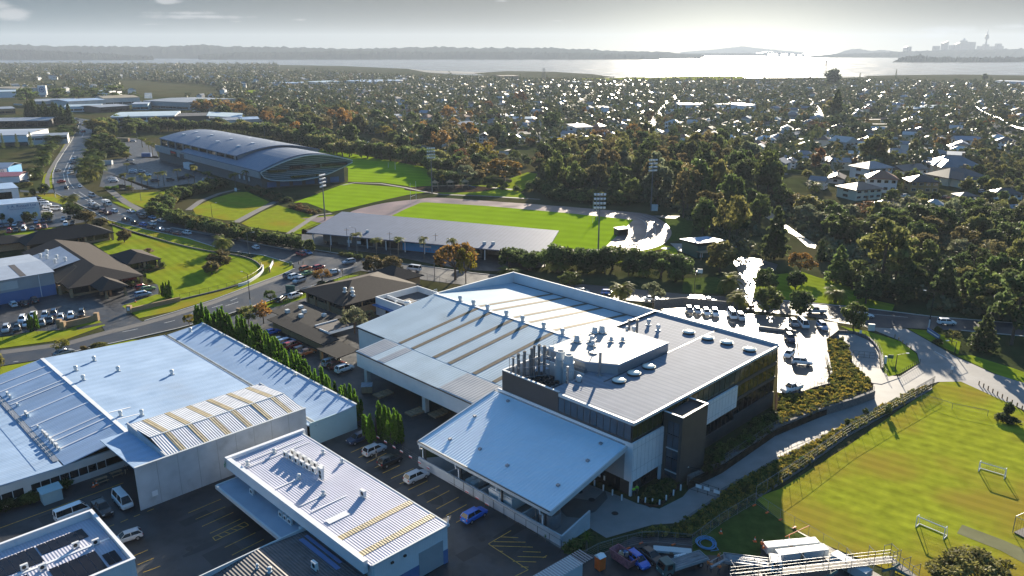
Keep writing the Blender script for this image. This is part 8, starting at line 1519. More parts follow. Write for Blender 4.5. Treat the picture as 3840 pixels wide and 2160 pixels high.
fence('temporary mesh fencing round the building site',TF,2.0,2.4,'galv',(1.,.08),.025,wires=6,sp=False); fence('temporary mesh fencing between site and field',[(9,550,905),(9,740,1030),(9,960,1155),(9,1180,1290),(9,1400,1430)],1.9,2.4,'galv',(1.,.08),.025,wires=6,sp=False)
for n,x,y in (('l',870,880),('l',1135,770),('l',1815,800),(9,540,918),(9,638,972),(9,738,1026),(9,843,1085)): mb = MB(at(*P(n,x,y),.6)); mb.box(-.35,.35,-.12,.12,0,.15); tag(mb.build('anchor_block','orange'),'orange block foot under the temporary mesh fencing','anchor block','orange fence blocks')
t = thing('driveway_gate','black mesh gate with white signs across the lower driveway','gate',P(9,140,800)); q0,q1 = P(9,40,795),P(9,265,865); T = frame(q0,q1); L_ = dist(q0,q1); mb = MB(T)
for x in (0,L_*.33,L_*.66,L_): mb.tube((x,0,0),(x,0,2),.06,6)
for z in (.2,1.1,1.9): mb.tube((0,0,z),(L_,0,z),.04,5)
mb.build('frame','black',t)
for x in (.35,.62,.95): mb = MB(T); mb.box(L_*x-.5,L_*x+.5,-.08,-.03,.9,1.5); mb.build('sign','trim_white',t)
def bollards(label,group,a,b,n,h=.9,m='timber'):
 for i in range(n): q = lerp(P(*a),P(*b),i/max(1,n-1)); mb = MB(at(*q)); mb.lathe((0,0,-.05),[(.13,0),(.13,h),(.09,h+.06)],8); tag(mb.build('bollard',m),label,'bollard',group)
bollards('dark wooden bollard along the right edge of the entrance road','bollards by the entrance road',(9,2235,5),(9,2720,285),14); bollards('dark wooden bollard on the grass wedge by the entrance road','bollards on the grass wedge',(6,1600,1100),(6,1720,1190),5); bollards('white bollard round the planted island by the office door','white bollards by the office',(8,2240,890),(8,2400,915),4,1.0,'trim_white'); bollards('white bollard on the drive side of the planted island','white bollards by the office',(8,2450,880),(8,2560,800),3,1.0,'trim_white'); bollards('white bollard in front of the office entrance','bollards at the office entrance',(8,1910,765),(8,2115,875),4,1.0,'trim_white')
# planting beds
def bed(name,pts,z,m='mulch',zz=-.1): mb = MB(); mb.prism([P(*p,z) for p in pts],zz,z); return struct(mb.build(name,m))
bed('garden_bed',[(9,40,750),(9,170,600),(9,400,440),(9,700,240),(9,700,60),(9,830,90),(9,1120,20),(6,1090,1230),(6,1080,1110),(6,1200,1120),(6,1245,1160),(6,1280,1290),(6,1360,1375),(6,1430,1445),(9,1425,60),(9,1000,225),(9,700,350),(9,300,625)],1.2)
GB_ = [P(*p,1.2) for p in [(9,730,75),(9,830,95),(9,1110,30),(6,1100,1240),(6,1090,1120),(6,1200,1130),(6,1240,1165),(6,1275,1290),(6,1350,1375),(6,1420,1440),(9,1400,60),(9,1000,215),(9,720,320)]]
ST_ = [P(*p) for p in [(9,1690,85),(9,1870,20),(9,1600,185),(9,1245,380),(9,900,630),(9,560,860),(9,280,1050),(9,70,1150),(8,2200,1150),(9,0,1060),(9,270,880),(9,310,820),(9,700,600),(9,1060,410)]]
def tussocks(name,poly,n,label,z=0.,s=(.5,1.0),ramp=(.5,.95)):
 ps = rpts2(poly,n); C_ = []; T_ = []; U_ = []; S_ = []
 for x,y in ps:
  k = 16; tt = rng.uniform(0,6.28,k); r_ = rng.uniform(*s); o = rng.uniform(.1,.45,k)*r_; C_.append(np.stack([x+o*np.cos(tt),y+o*np.sin(tt),z+rng.uniform(.15,.6,k)*r_],1)); U_.append(np.stack([np.cos(tt)*.6,np.sin(tt)*.6,np.ones(k)],1)); T_.append(np.clip(rng.normal(rng.uniform(*ramp),.08,k),0,1)); S_.append(np.full(k,.36*r_))
 me = card_mesh(name,np.concatenate(C_),np.concatenate(S_),np.concatenate(T_),upd=np.concatenate(U_),m='tussock'); o = bpy.data.objects.new(name,me); COL.objects.link(o); stuff(o); o['label'] = label
def rpts2(poly,n):
 xs,ys = zip(*poly); out = []
 while len(out) < n:
  p = (random.uniform(min(xs),max(xs)),random.uniform(min(ys),max(ys)))
  if inside(p,poly): out.append(p)
 return out
m = mat('tussock',(1,1,1),.7,var=0,trans=.35); nt_ = m.node_tree; at_ = nt_.nodes.new('ShaderNodeAttribute'); at_.attribute_name = 'tint'; cr_ = nt_.nodes.new('ShaderNodeValToRGB'); e_ = cr_.color_ramp.elements; e_[0].color = (.03,.055,.015,1); e_[1].color = (.42,.3,.05,1); q_ = e_.new(.5); q_.color = (.14,.15,.03,1)
nt_.links.new(at_.outputs['Fac'],cr_.inputs[0]); nt_.links.new(cr_.outputs[0],nt_.nodes['Principled BSDF'].inputs['Base Color'])
for n_ in nt_.nodes:
 if n_.type == 'BSDF_TRANSLUCENT': nt_.links.new(cr_.outputs[0],n_.inputs[0])
tussocks('tussock_planting',GB_,1000,'golden and green tussock planting on the terrace by the car park',1.2,(.5,1.1),(.2,.95)); tussocks('tussock_planting',ST_,1500,'golden tussock grass strip between driveway and field',0,(.5,1.1),(.25,.9))
OG = [P(*p,1.2) for p in [(9,180,600),(9,690,225),(9,690,340),(9,400,530),(9,180,680)]]; tussocks('ground_cover',OG,500,'low dark ground cover below the office wall',1.2,(.4,.9),(.0,.3))
for p in rpts2(OG,34): plant('shrub',p,random.uniform(1.2,2.4),random.uniform(1.6,2.6),random.choice(('dark','mid','mid')),'dark green bush in the bed under the office wall','bushes under the office wall',1.2)
bed('planted_island',[(8,2240,880),(8,2320,780),(8,2480,700),(8,2560,760),(8,2420,915),(8,2330,925)],.15); IG = [P(*p) for p in [(8,2260,870),(8,2330,790),(8,2480,715),(8,2540,765),(8,2410,905),(8,2330,915)]]; tussocks('ground_cover',IG,260,'green tufts filling the planted island by the office door',.15,(.4,.8),(.1,.5))
for x,y,yt,w_,l in ((1545,240,150,50,'small tree standing in the strip at the field fence, upper'),(1240,320,265,50,'rounded shrub at the field fence, second from the top'),(1070,460,415,30,'slim green shrub in the strip below the stepped wall'),(895,590,550,45,'bright lime shrub in the strip by the field fence'),(1380,230,185,50,'dark shrub in the golden strip near its top')): T_('round',9,x,y,yt,w_,'bright' if 'lime' in l else 'mid',l)
T_('round',9,690,720,660,50,'mid','small leafy tree low in the planted strip'); T_('round',9,470,840,760,60,'olive','yellow green shrub at the bottom of the planted strip'); T_('round','w',85,680,600,50,'bright','small bright tree under the car park railing'); T_('round','w',355,190,140,40,'mid','small tree at the garden corner by the lane')
# ---------------------------------------------------------------- field furniture
def goal(label,p0,p1,h):
 t = thing('football_goal',label,'goal',lerp(p0,p1,.5)); T = frame(p0,p1); L_ = dist(p0,p1)
 for x in (0,L_): mb = MB(T); mb.tube((x,0,0),(x,0,h),.09,8); mb.build('post','trim_white',t); mb = MB(T); mb.tube((x,0,0),(x,1.3,.05),.07,6); mb.tube((x,0,h),(x,.7,h),.05,6); mb.tube((x,.7,h),(x,1.3,.05),.05,6); mb.build('side_frame','trim_white',t)
 mb = MB(T); mb.tube((0,0,h),(L_,0,h),.09,8); mb.build('crossbar','trim_white',t); mb = MB(T); mb.tube((0,1.3,.05),(L_,1.3,.05),.07,6); mb.build('ground_bar','trim_white',t)
 mb = MB(T)
 for i in range(12): x = L_*i/11; mb.path([(x,.7,h),(x,1.3,.05)],.008,3)
 for i in range(5): mb.tube((0,.7+.15*i,h-h*i*.24),(L_,.7+.15*i,h-h*i*.24),.008,3)
 mb.build('net','trim_pale',t)
goal('white football goal nearer to the bushy tree top',P(9,1758,1080),P(9,1968,1170),1.9); goal('white football goal further away near the right edge',P(9,2232,658),P(9,2426,716),1.8)
t = thing('batting_cage','dark framed practice cage at the right edge of the field','cage',P(9,2600,1100)); q0,q1 = P(9,2490,1120),P(9,2720,1240); T = frame(q0,q1); mb = MB(T); L_ = dist(q0,q1)
for x in (0,L_/2,L_):
 for y in (0,9): mb.tube((x,y,0),(x,y,2.8),.06,6)
for y in (0,9): mb.tube((0,y,2.8),(L_,y,2.8),.05,5)
for x in (0,L_): mb.tube((x,0,2.8),(x,9,2.8),.05,5)
mb.build('frame','galv',t); mb = MB(T); mb.box(.1,L_-.1,.1,8.9,.0,.12); mb.build('floor_mat','membrane',t); mb = MB(T); [mb.tube((L_*i/14,0,0),(L_*i/14,0,2.8),.012,3) for i in range(15)]; [mb.tube((0,9*i/10,0),(0,9*i/10,2.8),.012,3) for i in range(11)]; mb.build('netting','black',t)
t = thing('entrance_sign','long blue sign with white lettering lying by the entrance road','sign',P(6,1890,1085)); q0,q1 = P(6,1842,1058),P(6,1932,1118); T = frame(q0,q1); L_ = dist(q0,q1); mb = MB(T); mb.box(0,L_,0,.2,.1,1.3); mb.build('board','wall_blue',t); mb = MB(T); mb.box(.2,L_-.2,-.03,0,.55,.85); mb.build('white_line','trim_white',t)
for n,x,y,w_,h0,h1,m_,l,pst in (('x',1190,375,1.6,1.8,3.2,'trim_white','white billboard on a post at the park side of the road',1),('w',605,90,1.6,0,1.8,'ac_white','white cabinet on the grass by the entrance bend',0),('w',768,355,1.2,.8,1.7,'green_steel','green letter boxes on the grass wedge',1),('w',725,370,.5,0,1.8,'trim_white','slim white sign beside the green letter boxes',0),('w',1290,460,.5,1.0,1.9,'trim_white','white arrow sign at the top of the driveway',1),('w',512,145,.5,1.0,1.8,'trim_white','small white sign on the curved lane wall',1),('c',360,470,2.8,0,2.2,'green_steel','green transformer box on the office verge',0),('c',362,62,.7,0,1.1,'green_steel','green roadside box at the grass junction corner',0),(4,2195,552,.8,0,1.2,'green_steel','small green cabinet by the junction kerb',0),(4,1800,905,1.0,0,1.1,'brick_tan','brick letter box by the juniper corner',0),('a',640,660,2.8,2.2,2.6,'trim_white','white frame sign on the side street corner',1),('b',1045,770,1.2,.3,2.0,'trim_white','white sign on the terrace above the lawn',1),('f',1607,1000,1.6,.9,1.8,'trim_white','white sign behind the ridge of the brick office',1),('a',1850,600,4.0,.6,2.4,'black','black information board at the arena entry',1),(6,560,740,.4,1.,2.2,'wall_blue','blue banner by the park gate',1)):
 q = P(n,x,y); T = at(*q,-.2); mb = MB(T); mb.box(-w_/2,w_/2,-.3 if h0 == 0 else -.06,.3 if h0 == 0 else .06,h0,h1); o = tag(mb.build('road_sign' if pst else 'roadside_cabinet',m_),l,'sign' if pst or 'sign' in l else 'cabinet')
 if pst: mb = MB(T); mb.tube((-w_*.3,0,0),(-w_*.3,0,h0+.1),.05,5); mb.tube((w_*.3,0,0),(w_*.3,0,h0+.1),.05,5); mb.build('post','pole_grey',o)
t = thing('entrance_sign','pale angled name wall on the grass at the junction','sign',P(4,2045,590)); q0,q1 = P(4,2035,605),P(4,2062,548); T = frame(q0,q1); L_ = dist(q0,q1); mb = MB(T); mb.box(0,L_,-.15,.15,.5,1.5); mb.build('board','trim_white',t)
for x in (.2,L_-.2): mb = MB(T); mb.box(x-.2,x+.2,-.25,.25,0,1.7); mb.build('post','brick_tan',t)
for n,x,y,yt,l in (('f',185,608,362,'traffic signal mast on the far side of the junction'),('c',560,60,-10,'traffic signal on the grass corner of the junction'),('c',1150,215,105,'pair of slim white signal poles at the stop line')):
 q = P(n,x,y); h = HT((n,x,y),(n,x,yt)); t = thing('traffic_signal',l,'traffic signal',q); T = at(*q); mb = MB(T); mb.tube((0,0,0),(0,0,h),.09,6); mb.build('pole','pole_grey',t); mb = MB(T); mb.tube((0,0,h-.05),(-1.6,0,h+.1),.06,5); mb.build('arm','pole_grey',t)
 for x_ in (-.05,-1.5): mb = MB(T); mb.box(x_-.16,x_+.16,-.35,-.1,h-1.2,h-.3); mb.build('signal_head','black',t)
# playground
t = thing('playground','wooden and blue playground frame on a dark mulch oval','playground',P(2,860,1420)); q = P(2,860,1425); mb = MB(); mb.face(*[(q[0]+24*math.cos(i*.3142)-3,q[1]+11*math.sin(i*.3142),-.02) for i in range(20)]); struct(mb.build('playground_surface','mulch')); T = at(*q,.2)
for x in (-12,-4,4):
 mb = MB(T); [mb.tube((x+a,b,0),(x+a,b,3.4),.12,6) for a in (0,3) for b in (0,3)]; mb.box(x,x+3,0,3,1.4,1.6); mb.build('tower','timber',t); mb = MB(T); mb.lathe((x+1.5,1.5,3.3),[(2.4,0),(.1,1.4)],4); mb.build('tower_roof','rust_roof' if 'rust_roof' in MATS else 'brick_tan',t)
mb = MB(T); mb.box(-9,-4,1,2,1.5,1.65); mb.box(-1,4,1,2,1.5,1.65); mb.build('bridge','timber',t); mb = MB(T); mb.slab([(7.2,1,1.5),(11,1,.2),(11,2.2,.2),(7.2,2.2,1.5)],.1); mb.build('slide','wall_blue',t)
for n,x,y,l in ((5,545,75,'left rugby post at the near end of the infield'),(5,1910,225,'rugby post standing in the tree shadow on the infield')):
 q = P(n,x,y); t = thing('rugby_post',l,'goal post',q); T = at(*q,1.2)
 for s_ in (-2.8,2.8): mb = MB(T); mb.tube((s_,0,0),(s_,0,9.5),.06,6); mb.build('upright','trim_white',t)
 mb = MB(T); mb.tube((-2.8,0,3),(2.8,0,3),.06,6); mb.build('crossbar','trim_white',t)
# ---------------------------------------------------------------- building site
q0,q1 = P(8,1490,1500),P(8,1815,1449);
t = thing('shipping_container','pale shipping container with a rust streaked ribbed roof','container',P(8,1650,1440)); cA,cB = P(8,1720,1290,2.6),P(8,1500,1415,2.6); a = ang(cB,cA); T = at(*cB,a); L_ = 9.0; mb = MB(T); mb.box(-3,dist(cA,cB),-2.6,0,.1,2.55); mb.build('body','trim_pale',t); mb = MB(T)
for i in range(24): mb.box(-3+i*.45,-2.8+i*.45,-2.6,0,2.55,2.6)
mb.build('roof_rib','galv',t); mb = MB(T); e = dist(cA,cB); mb.box(e,e+.06,-2.5,-.1,.2,2.45); mb.build('door','wall_pale',t); mb = MB(T); [mb.tube((e+.1,-y,.2),(e+.1,-y,2.4),.03,5) for y in (.5,1.0,1.6,2.1)]; mb.build('lock_bar','galv',t)
t = thing('portable_toilet','bright orange portable toilet with a white roof','toilet',P('l',285,1350)); q = P('l',285,1345); T = at(q[0],q[1]+.5,R(-55)); mb = MB(T); mb.box(-.55,.55,-.55,.55,.08,2.05); mb.build('cabin','orange',t); mb = MB(T); mb.box(-.6,.6,-.6,.6,2.05,2.12); mb.add([(-.6,-.6,2.12),(.6,-.6,2.12),(.6,.6,2.12),(-.6,.6,2.12),(0,-.6,2.4),(0,.6,2.4)],[[0,1,4],[1,2,5,4],[2,3,5],[3,0,4,5]]); mb.build('roof','trim_white',t); mb = MB(T); mb.box(-.57,-.55,-.4,.4,.15,1.95); mb.build('door','orange',t); mb = MB(T); mb.tube((-.2,-.6,2.15),(-.2,-.56,2.15),.18,10); mb.build('badge','trim_white',t)
t = thing('skip','pink rusty skip full of rubbish between toilet and blue hatchback','skip',P('l',720,1250)); q = P('l',640,1180); T = at(q[0]+1.0,q[1]+.3,R(-52)); mb = MB(T); X0,X1,Y0 = -2.1,2.1,.95
mb.add([(X0+.5,-Y0+.1,.1),(X1-.5,-Y0+.1,.1),(X1-.5,Y0-.1,.1),(X0+.5,Y0-.1,.1),(X0,-Y0,1.5),(X1,-Y0,1.5),(X1,Y0,1.5),(X0,Y0,1.5),(X0+.55,-Y0+.2,.25),(X1-.55,-Y0+.2,.25),(X1-.55,Y0-.2,.25),(X0+.55,Y0-.2,.25),(X0+.1,-Y0+.1,1.5),(X1-.1,-Y0+.1,1.5),(X1-.1,Y0-.1,1.5),(X0+.1,Y0-.1,1.5)],[[3,2,1,0],[0,1,5,4],[1,2,6,5],[2,3,7,6],[3,0,4,7],[8,9,10,11],[12,13,9,8],[13,14,10,9],[14,15,11,10],[15,12,8,11],[4,5,13,12],[5,6,14,13],[6,7,15,14],[7,4,12,15]]); mb.build('bin','pink_red',t)
for i in range(9): mb = MB(at(q[0]+1+random.uniform(-1.1,1.1)*.6,q[1]+.3-random.uniform(-1.2,1.2)*.8,random.uniform(0,3))); s_ = random.uniform(.2,.5); mb.prism([(-s_,-.2),(s_,-.25),(s_*.8,.25),(-s_*.9,.2)],.5,[1.2,1.35,1.3,1.25]); o = mb.build('rubbish',random.choice(('trim_pale','wall_blue','timber','membrane')),None); tag(o,'loose piece of rubbish heaped in the pink skip','rubbish','rubbish in the skip')
t = thing('hose_coil','loose coil of bright blue pipe on the site grass','hose',P('m',60,780)); q = P('m',40,790); mb = MB(); pts = []
for i in range(150): a_ = i*.26; r_ = 1.15+.22*math.sin(i*.11)+.0022*i; pts.append((q[0]+r_*math.cos(a_)*.95+.15*math.sin(i*.05),q[1]+r_*math.sin(a_),.06+.0022*i*(1+.25*math.sin(a_*2))))
pts += [(q[0]+1.5-.6*i,q[1]-1.4-.12*i,.06) for i in range(3)]; mb.path(pts,.05,5); mb.build('pipe','hose_blue',t)
def pack(label,n,c,z,n2,c2,W_,h,rows=6,name='panel_pack'):
 p0,p1 = P(n,*c,z),P(n2,*c2,z); T = frame(p0,p1); L_ = dist(p0,p1); t = thing(name,label,'stack',lerp(p0,p1,.5))
 for i in range(rows): mb = MB(T); mb.box(0,L_,0,W_,.15+i*(h-.15)/rows,.15+(i+1)*(h-.15)/rows-.03); mb.build('panel','trim_pale',t)
 mb = MB(T); mb.box(-.01,L_*.38,-.01,W_+.01,h-.03,h); mb.box(L_*.4,L_*.66,-.01,W_+.01,h-.03,h+.02); mb.box(L_*.68,L_+.01,-.01,W_+.01,h-.03,h); mb.build('wrapping','trim_pale',t)
 for x in (.02,.42,.52): mb = MB(T); mb.box(L_*x,L_*x+.5,-.03,-.01,.2,h-.1); mb.build('label_sheet','trim_pale' if x != .42 else 'timber',t)
 for x in (.1,.35,.65,.9): mb = MB(T); mb.box(L_*x-.1,L_*x+.1,0,W_,0,.15); mb.build('bearer','timber',t)
pack('far stack of long white wall panels on the site','m',(1330,850),1.3,'m',(2425,745),1.4,1.3); pack('near stack of long white wall panels on the site','m',(1590,1015),1.5,'m',(2620,890),1.4,1.5); pack('third white wrapped stack beside the scaffold deck','n',(640,985),1.5,'n',(1380,1400),1.6,1.5)
pack('low stack of blue grey metal sheets along the site fence','l',(1400,910),.5,'l',(2200,980),1.2,.5,3,'sheet_pack');
mb = MB(at(*P('l',1950,1080),.3)); [mb.box(-.8+i*.55,-.35+i*.55,-.5+j*.45,-.1+j*.45,0,.5+.3*(j==0)) for i in range(3) for j in range(2)]; tag(mb.build('block_stack','panel_white'),'small stack of white blocks behind the green truck','stack')
# scaffold and steel frame at the bottom right
ss = thing('scaffold','galvanised scaffold with planked walkways round a green steel frame','scaffold',P('n',1000,1250)); A0,A1 = P('m',540,1400,1.8),P('n',1880,1030,1.8); A2 = P('n',2480,1470,1.8);
def run(p0,p1,w_,n,z0=1.8,decks=True):
 T = frame(p0,p1); L_ = dist(p0,p1)
 for i in range(n+1):
  x = L_*i/n
  for y in (0,-w_): mb = MB(T); mb.tube((x,y,0),(x,y,z0+2.1),.04,6); mb.build('standard','galv',ss)
  mb = MB(T); mb.tube((x,0,z0+2.0),(x,-w_,z0+2.0),.035,5); mb.tube((x,0,z0),(x,-w_,z0),.035,5); mb.build('transom','galv',ss)
 for y in (0,-w_):
  for z in (z0,z0+.5,z0+1.0): mb = MB(T); mb.tube((0,y,z),(L_,y,z),.026,5); mb.build('ledger','galv',ss)
 if decks: mb = MB(T); mb.box(L_*.3,L_,-w_+.1,-.1,z0-.06,z0); mb.build('plank_deck','footpath',ss)
run(A0,A1,1.4,7); run(A1,A2,1.3,3)
sf = thing('steel_frame','green steel portal frame standing inside the scaffold','steel frame',P('n',1700,1400)); T = frame(A0,A1); L_ = dist(A0,A1)
for x in (L_*.53,L_*.92):
 mb = MB(T); mb.box(x-.2,x+.2,-3.6,-3.2,0,2.4); mb.build('post','timber',sf); mb = MB(T); mb.tube((x-1.6,-3.4,2.2),(x,-3.4,2.5),.22,4); mb.tube((x,-3.4,2.5),(x+1.4,-5.2,2.2),.22,4); mb.tube((x,-3.4,2.5),(x+1.5,-2.6,2.4),.2,4); mb.build('beam','green_steel',sf)
def cone(n,x,y,label,z=0.):
 q = P(n,x,y,z); t = thing('traffic_cone',label,'traffic cone',(*q,z)); mb = MB(at(*q,0,z)); mb.box(-.25,.25,-.25,.25,0,.06); mb.lathe((0,0,.06),[(.18,0),(.03,.8)],10); mb.build('cone','orange',t); mb = MB(at(*q,0,z)); mb.lathe((0,0,.3),[(.137,0),(.1,.2)],10); mb.build('reflective_band','trim_white',t)
for n,x,y,l in (('m',350,555,'orange cone by the mesh fence on the site grass'),('m',1062,725,'orange cone in the middle of the site grass'),('m',1775,705,'orange cone behind the far panel stack'),(7,707,775,'left of two orange cones beside the garden shed'),(7,730,762,'right of two orange cones beside the garden shed'),(4,1023,830,'orange cone beside the pale blue people mover')): cone(n,x,y,l)
mb = MB(); p0,p1 = P('m',1690,690),P('m',2200,500); mb.tube((*p0,.5),(*p1,.9),.06,6); tag(mb.build('barrier_pole','orange'),'orange and white barrier pole leaning on the site fence','barrier')
mb = MB(at(*P('a',2215,110),0)); mb.box(-3,3,-1.2,1.2,0,2.4); mb.box(-3.1,3.1,-1.3,1.3,2.4,2.5); tag(mb.build('waste_bin','wall_blue'),'blue bin box beside the arena palms','bin'); t = thing('shipping_container','pale open topped container in the arena car park','container',P('e',1600,1190)); mb = MB(at(*P('e',1600,1195),.1)); mb.box(-4,4,-1.3,1.3,0,.2); mb.box(-4,4,-1.3,-1.2,.2,2.6); mb.box(-4,4,1.2,1.3,.2,2.6); mb.box(-4,-3.9,-1.2,1.2,.2,2.6); mb.box(3.9,4,-1.2,1.2,.2,2.6); mb.build('body','trim_pale',t); mb = MB(at(*P('e',1600,1195),.1)); mb.box(-4.05,4.05,-1.35,-1.15,2.6,2.7); mb.build('rim','galv',t)
t = thing('shipping_container','brown container at the far end of the arena forecourt','container',P('e',1860,840)); mb = MB(at(*P('e',1860,845),-.1)); mb.box(-5,5,-1.3,1.3,0,2.6); mb.build('body','brick_tan',t); mb = MB(at(*P('e',1860,845),-.1)); mb.box(-5.05,5.05,-1.35,1.35,2.6,2.68); mb.build('roof','roof_tan',t)
t = thing('shipping_container','yellow grey rubbish box in the yard behind the junipers','container',P('d',310,520)); mb = MB(at(*P('d',310,525),.1)); mb.box(-1.1,1.1,-.8,.8,.1,1.6); mb.build('body','timber',t); mb = MB(at(*P('d',310,525),.1)); mb.slab([(-1.2,-.9,1.6),(1.2,-.9,1.6),(1.2,.9,1.9),(-1.2,.9,1.9)],.06); mb.build('lid','roof_grey',t)
for x,y,l in ((560,560,'flat pallet stack marked out under the warehouse edge'),(1050,830,'low pallet platform beside the warehouse column'),(1400,850,'timber pallets right of the warehouse column')): mb = MB(at(*P('d',x,y),.78)); [mb.box(-2+i*.8,-1.4+i*.8,-1.2,1.2,0,.35) for i in range(5)]; tag(mb.build('pallet_stack','timber'),l,'pallets')
t = thing('wheelie_bin','green topped wheelie bin by the teal factory wall','bin',P('d',165,930)); mb = MB(at(*P('d',165,940),.7)); mb.prism([(-.4,-.4),(.4,-.4),(.4,.4),(-.4,.4)],.05,1.1); mb.build('body','black',t); mb = MB(at(*P('d',165,940),.7)); mb.slab([(-.45,-.45,1.1),(.45,-.45,1.1),(.45,.45,1.25),(-.45,.45,1.25)],.08); mb.build('lid','green_sign',t)
for x,y,l in ((770,740,'left picnic table against the factory wall'),(880,690,'right picnic table against the factory wall')): t = thing('picnic_table',l,'picnic table',P(7,x,y)); T = at(*P(7,x,y),UA); mb = MB(T); mb.box(-.9,.9,-.35,.35,.72,.77); mb.build('table_top','timber',t); [(lambda mb: (mb.box(-.9,.9,s_*.75-.13,s_*.75+.13,.42,.46),mb.build('seat','timber',t)))(MB(T)) for s_ in (-1,1)]; mb = MB(T); [mb.tube((x_,s_*.7,0),(x_,s_*.2,.72),.04,4) for x_ in (-.7,.7) for s_ in (-1,1)]; mb.build('leg','timber',t)
bank([(7,-100,990),(7,120,930),(7,320,860),(7,540,780)],1.6,1.3,2.2,('dark','mid','mid'),'low green bush in the bed along the factory front','bushes along the factory front')
# steam from the office roof
# ---------------------------------------------------------------- people
def skin_part(name,nodes,edges,m,parent,sub=1):
 me = bpy.data.meshes.new(name); me.from_pydata([n[0] for n in nodes],edges,[]); me.materials.append(MATS[m]); o = bpy.data.objects.new(name,me); COL.objects.link(o); o.parent = parent
 md = o.modifiers.new('skin','SKIN'); md.use_smooth_shade = True
 for v,n in zip(me.skin_vertices[0].data,nodes): v.radius = (n[1],n[1]*(n[2] if len(n) > 2 else 1))
 me.skin_vertices[0].data[0].use_root = True
 if sub: s_ = o.modifiers.new('sub','SUBSURF'); s_.levels = sub; s_.render_levels = sub
 return o
def person(q,a,label,top,bottom,hat=None,bend=0.,reach=.25,stride=.12,z=0.,group=None):
 t = thing('person',label,'person',(*q,z),a,group); b = bend; H_ = lambda x,y,zz: (x+max(0,zz-.95)*math.sin(b),y,.95+(zz-.95)*math.cos(b) if zz > .95 else zz)
 hands = []
 nodes = [(H_(0,0,1.36),.065),(H_(0,0,1.5),.055),(H_(.02,0,1.58),.085),(H_(.03,0,1.68),.098),(H_(.02,0,1.76),.07)]; ed = [(0,1),(1,2),(2,3),(3,4)]
 for s_ in (-1,1):
  k = len(nodes); sh,el_,wr,pm = H_(0,s_*.2,1.4),H_(reach*.3,s_*.25,1.13),H_(reach,s_*.22,.92),H_(reach*1.15,s_*.215,.84)
  nodes += [(sh,.05),(el_,.036),(wr,.026),(pm,.03)]; ed += [(0,k),(k,k+1),(k+1,k+2),(k+2,k+3)]
  for f in range(5): d = (f-2)*.016; j = len(nodes); tip = (pm[0]+.02+(.03 if f == 0 else 0),pm[1]+d*s_,pm[2]-(.085-.01*abs(f-2))*(.7 if f == 0 else 1)); nodes.append((tip,.008)); ed.append((k+3,j))
 skin_part('body',nodes,ed,'skin',t)
 tn = [(H_(0,0,.98),.135,.8),(H_(0,0,1.2),.13,.8),(H_(0,0,1.38),.14,.75)]; te = [(0,1),(1,2)]
 for s_ in (-1,1): k = len(tn); tn += [(H_(0,s_*.19,1.42),.065),(H_(reach*.3,s_*.255,1.13),.048),(H_(reach*.8,s_*.225,.98),.04)]; te += [(2,k),(k,k+1),(k+1,k+2)]
 skin_part('jacket',tn,te,top,t)
 ln = [(H_(0,0,.96),.135,.85)]; le = []
 for s_ in (-1,1): k = len(ln); ln += [((.0,s_*.09,.86),.085),((stride*s_*.6,s_*.1,.48),.06),((stride*s_,s_*.1,.09),.045)]; le += [(0,k),(k,k+1),(k+1,k+2)]
 skin_part('trousers',ln,le,bottom,t)
 for s_ in (-1,1): skin_part('shoe',[((stride*s_-.05,s_*.1,.05),.045),((stride*s_+.15,s_*.1,.04),.04)],[(0,1)],'black',t,1)
 c = H_(.02,0,1.74); skin_part('helmet' if hat else 'hair',[((c[0]-.03,c[1],c[2]-.03),.1),((c[0]-.01,c[1],c[2]+.03),.09)],[(0,1)],hat or 'cloth_dark',t,1); return t
person(P(8,265,558),.4,'person in tan trousers standing at the open silver car','cloth_dark','cloth_tan'); person(P(7,950,682),1.2,'person in a dark top standing under the hall canopy','cloth_dark','cloth_tan'); person(P(8,2205,845),2.0,'person in lime vest, nearer of two at the office corner','hiviz_lime','cloth_dark'); person(P(8,2228,830),-1.6,'person in lime vest, further of two at the office corner','hiviz_lime','cloth_dark')
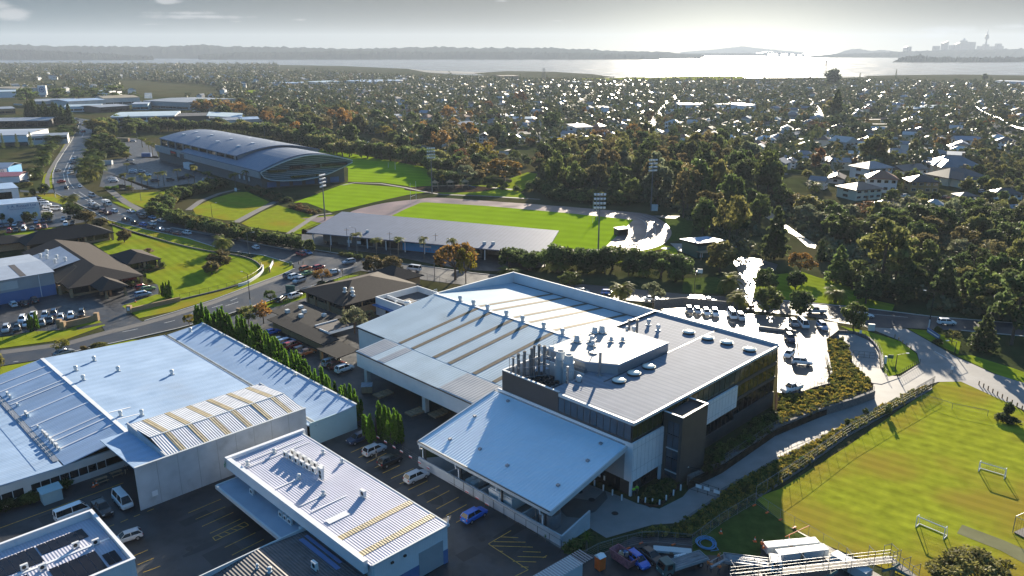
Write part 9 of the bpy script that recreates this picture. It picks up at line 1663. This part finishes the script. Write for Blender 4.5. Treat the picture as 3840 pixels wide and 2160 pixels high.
person(P('m',268,1175),.2,'worker in orange lifting the far end of a beam','hiviz','cloth_dark','orange',.5,.5); person(P('m',65,1330),.6,'worker in orange at the left of the carried beam','hiviz','cloth_dark','ac_white',.25,.45); person(P('m',140,1385),1.2,'worker in orange crouched low under the carried beam','hiviz','cloth_dark','ac_white',.9,.45); person(P('m',308,1420),1.5,'worker in orange vest and white helmet, back to camera','hiviz','cloth_dark','ac_white',.1,.3); person(P('m',1190,925),1.0,'worker in white helmet at the end of the far panel stack','hiviz','cloth_dark','ac_white',.4,.4); person(P('m',1200,1010),.5,'worker in orange bending between panel stack and white truck','hiviz','cloth_dark','orange',.8,.4)
mb = MB(); p0,p1 = P('m',140,1270,1.0),P('m',470,1110,1.0); mb.tube((*p0,1.0),(*p1,1.05),.22,8); tag(mb.build('duct_length','galv'),'blue grey duct length carried by the workers','duct'); mb = MB(); p0,p1 = P('m',80,1180,.9),P('m',420,1000,.9); mb.tube((*p0,.9),(*p1,1.0),.07,6); tag(mb.build('beam','galv'),'long steel beam held above the green truck tail','beam')
for x,y,tp,l in ((285,618,'cloth_dark','left of three people beside the black car'),(318,622,'cloth_dark','middle of three people beside the black car'),(350,612,'panel_white','person in white beside the black car')): person(P('c',x,y),x*.02,l,tp,'cloth_dark')
person(P('x',900,48),.3,'lone walker on the bend of the running track','cloth_dark','cloth_dark'); person(P('f',1492,1005),.5,'person in black on the footpath behind the office ridge','cloth_dark','cloth_dark'); person(P(6,400,440),.5,'distant walker in blue on the park road','wall_blue','cloth_dark')
hz_ = MB(); hz_.box(-13000,13000,-120,15000,-1.6,330); ho = hz_.build('haze', 'soil'); ho['kind'] = 'stuff'
m = bpy.data.materials.new('haze'); m.use_nodes = True; nt = m.node_tree; nt.nodes.clear(); om = nt.nodes.new('ShaderNodeOutputMaterial'); pv = nt.nodes.new('ShaderNodeVolumePrincipled')
pv.inputs['Color'].default_value = (.46,.54,.66,1); pv.inputs['Density'].default_value = 7.5e-5; pv.inputs['Anisotropy'].default_value = .2
nt.links.new(pv.outputs[0],om.inputs['Volume']); ho.data.materials[0] = m
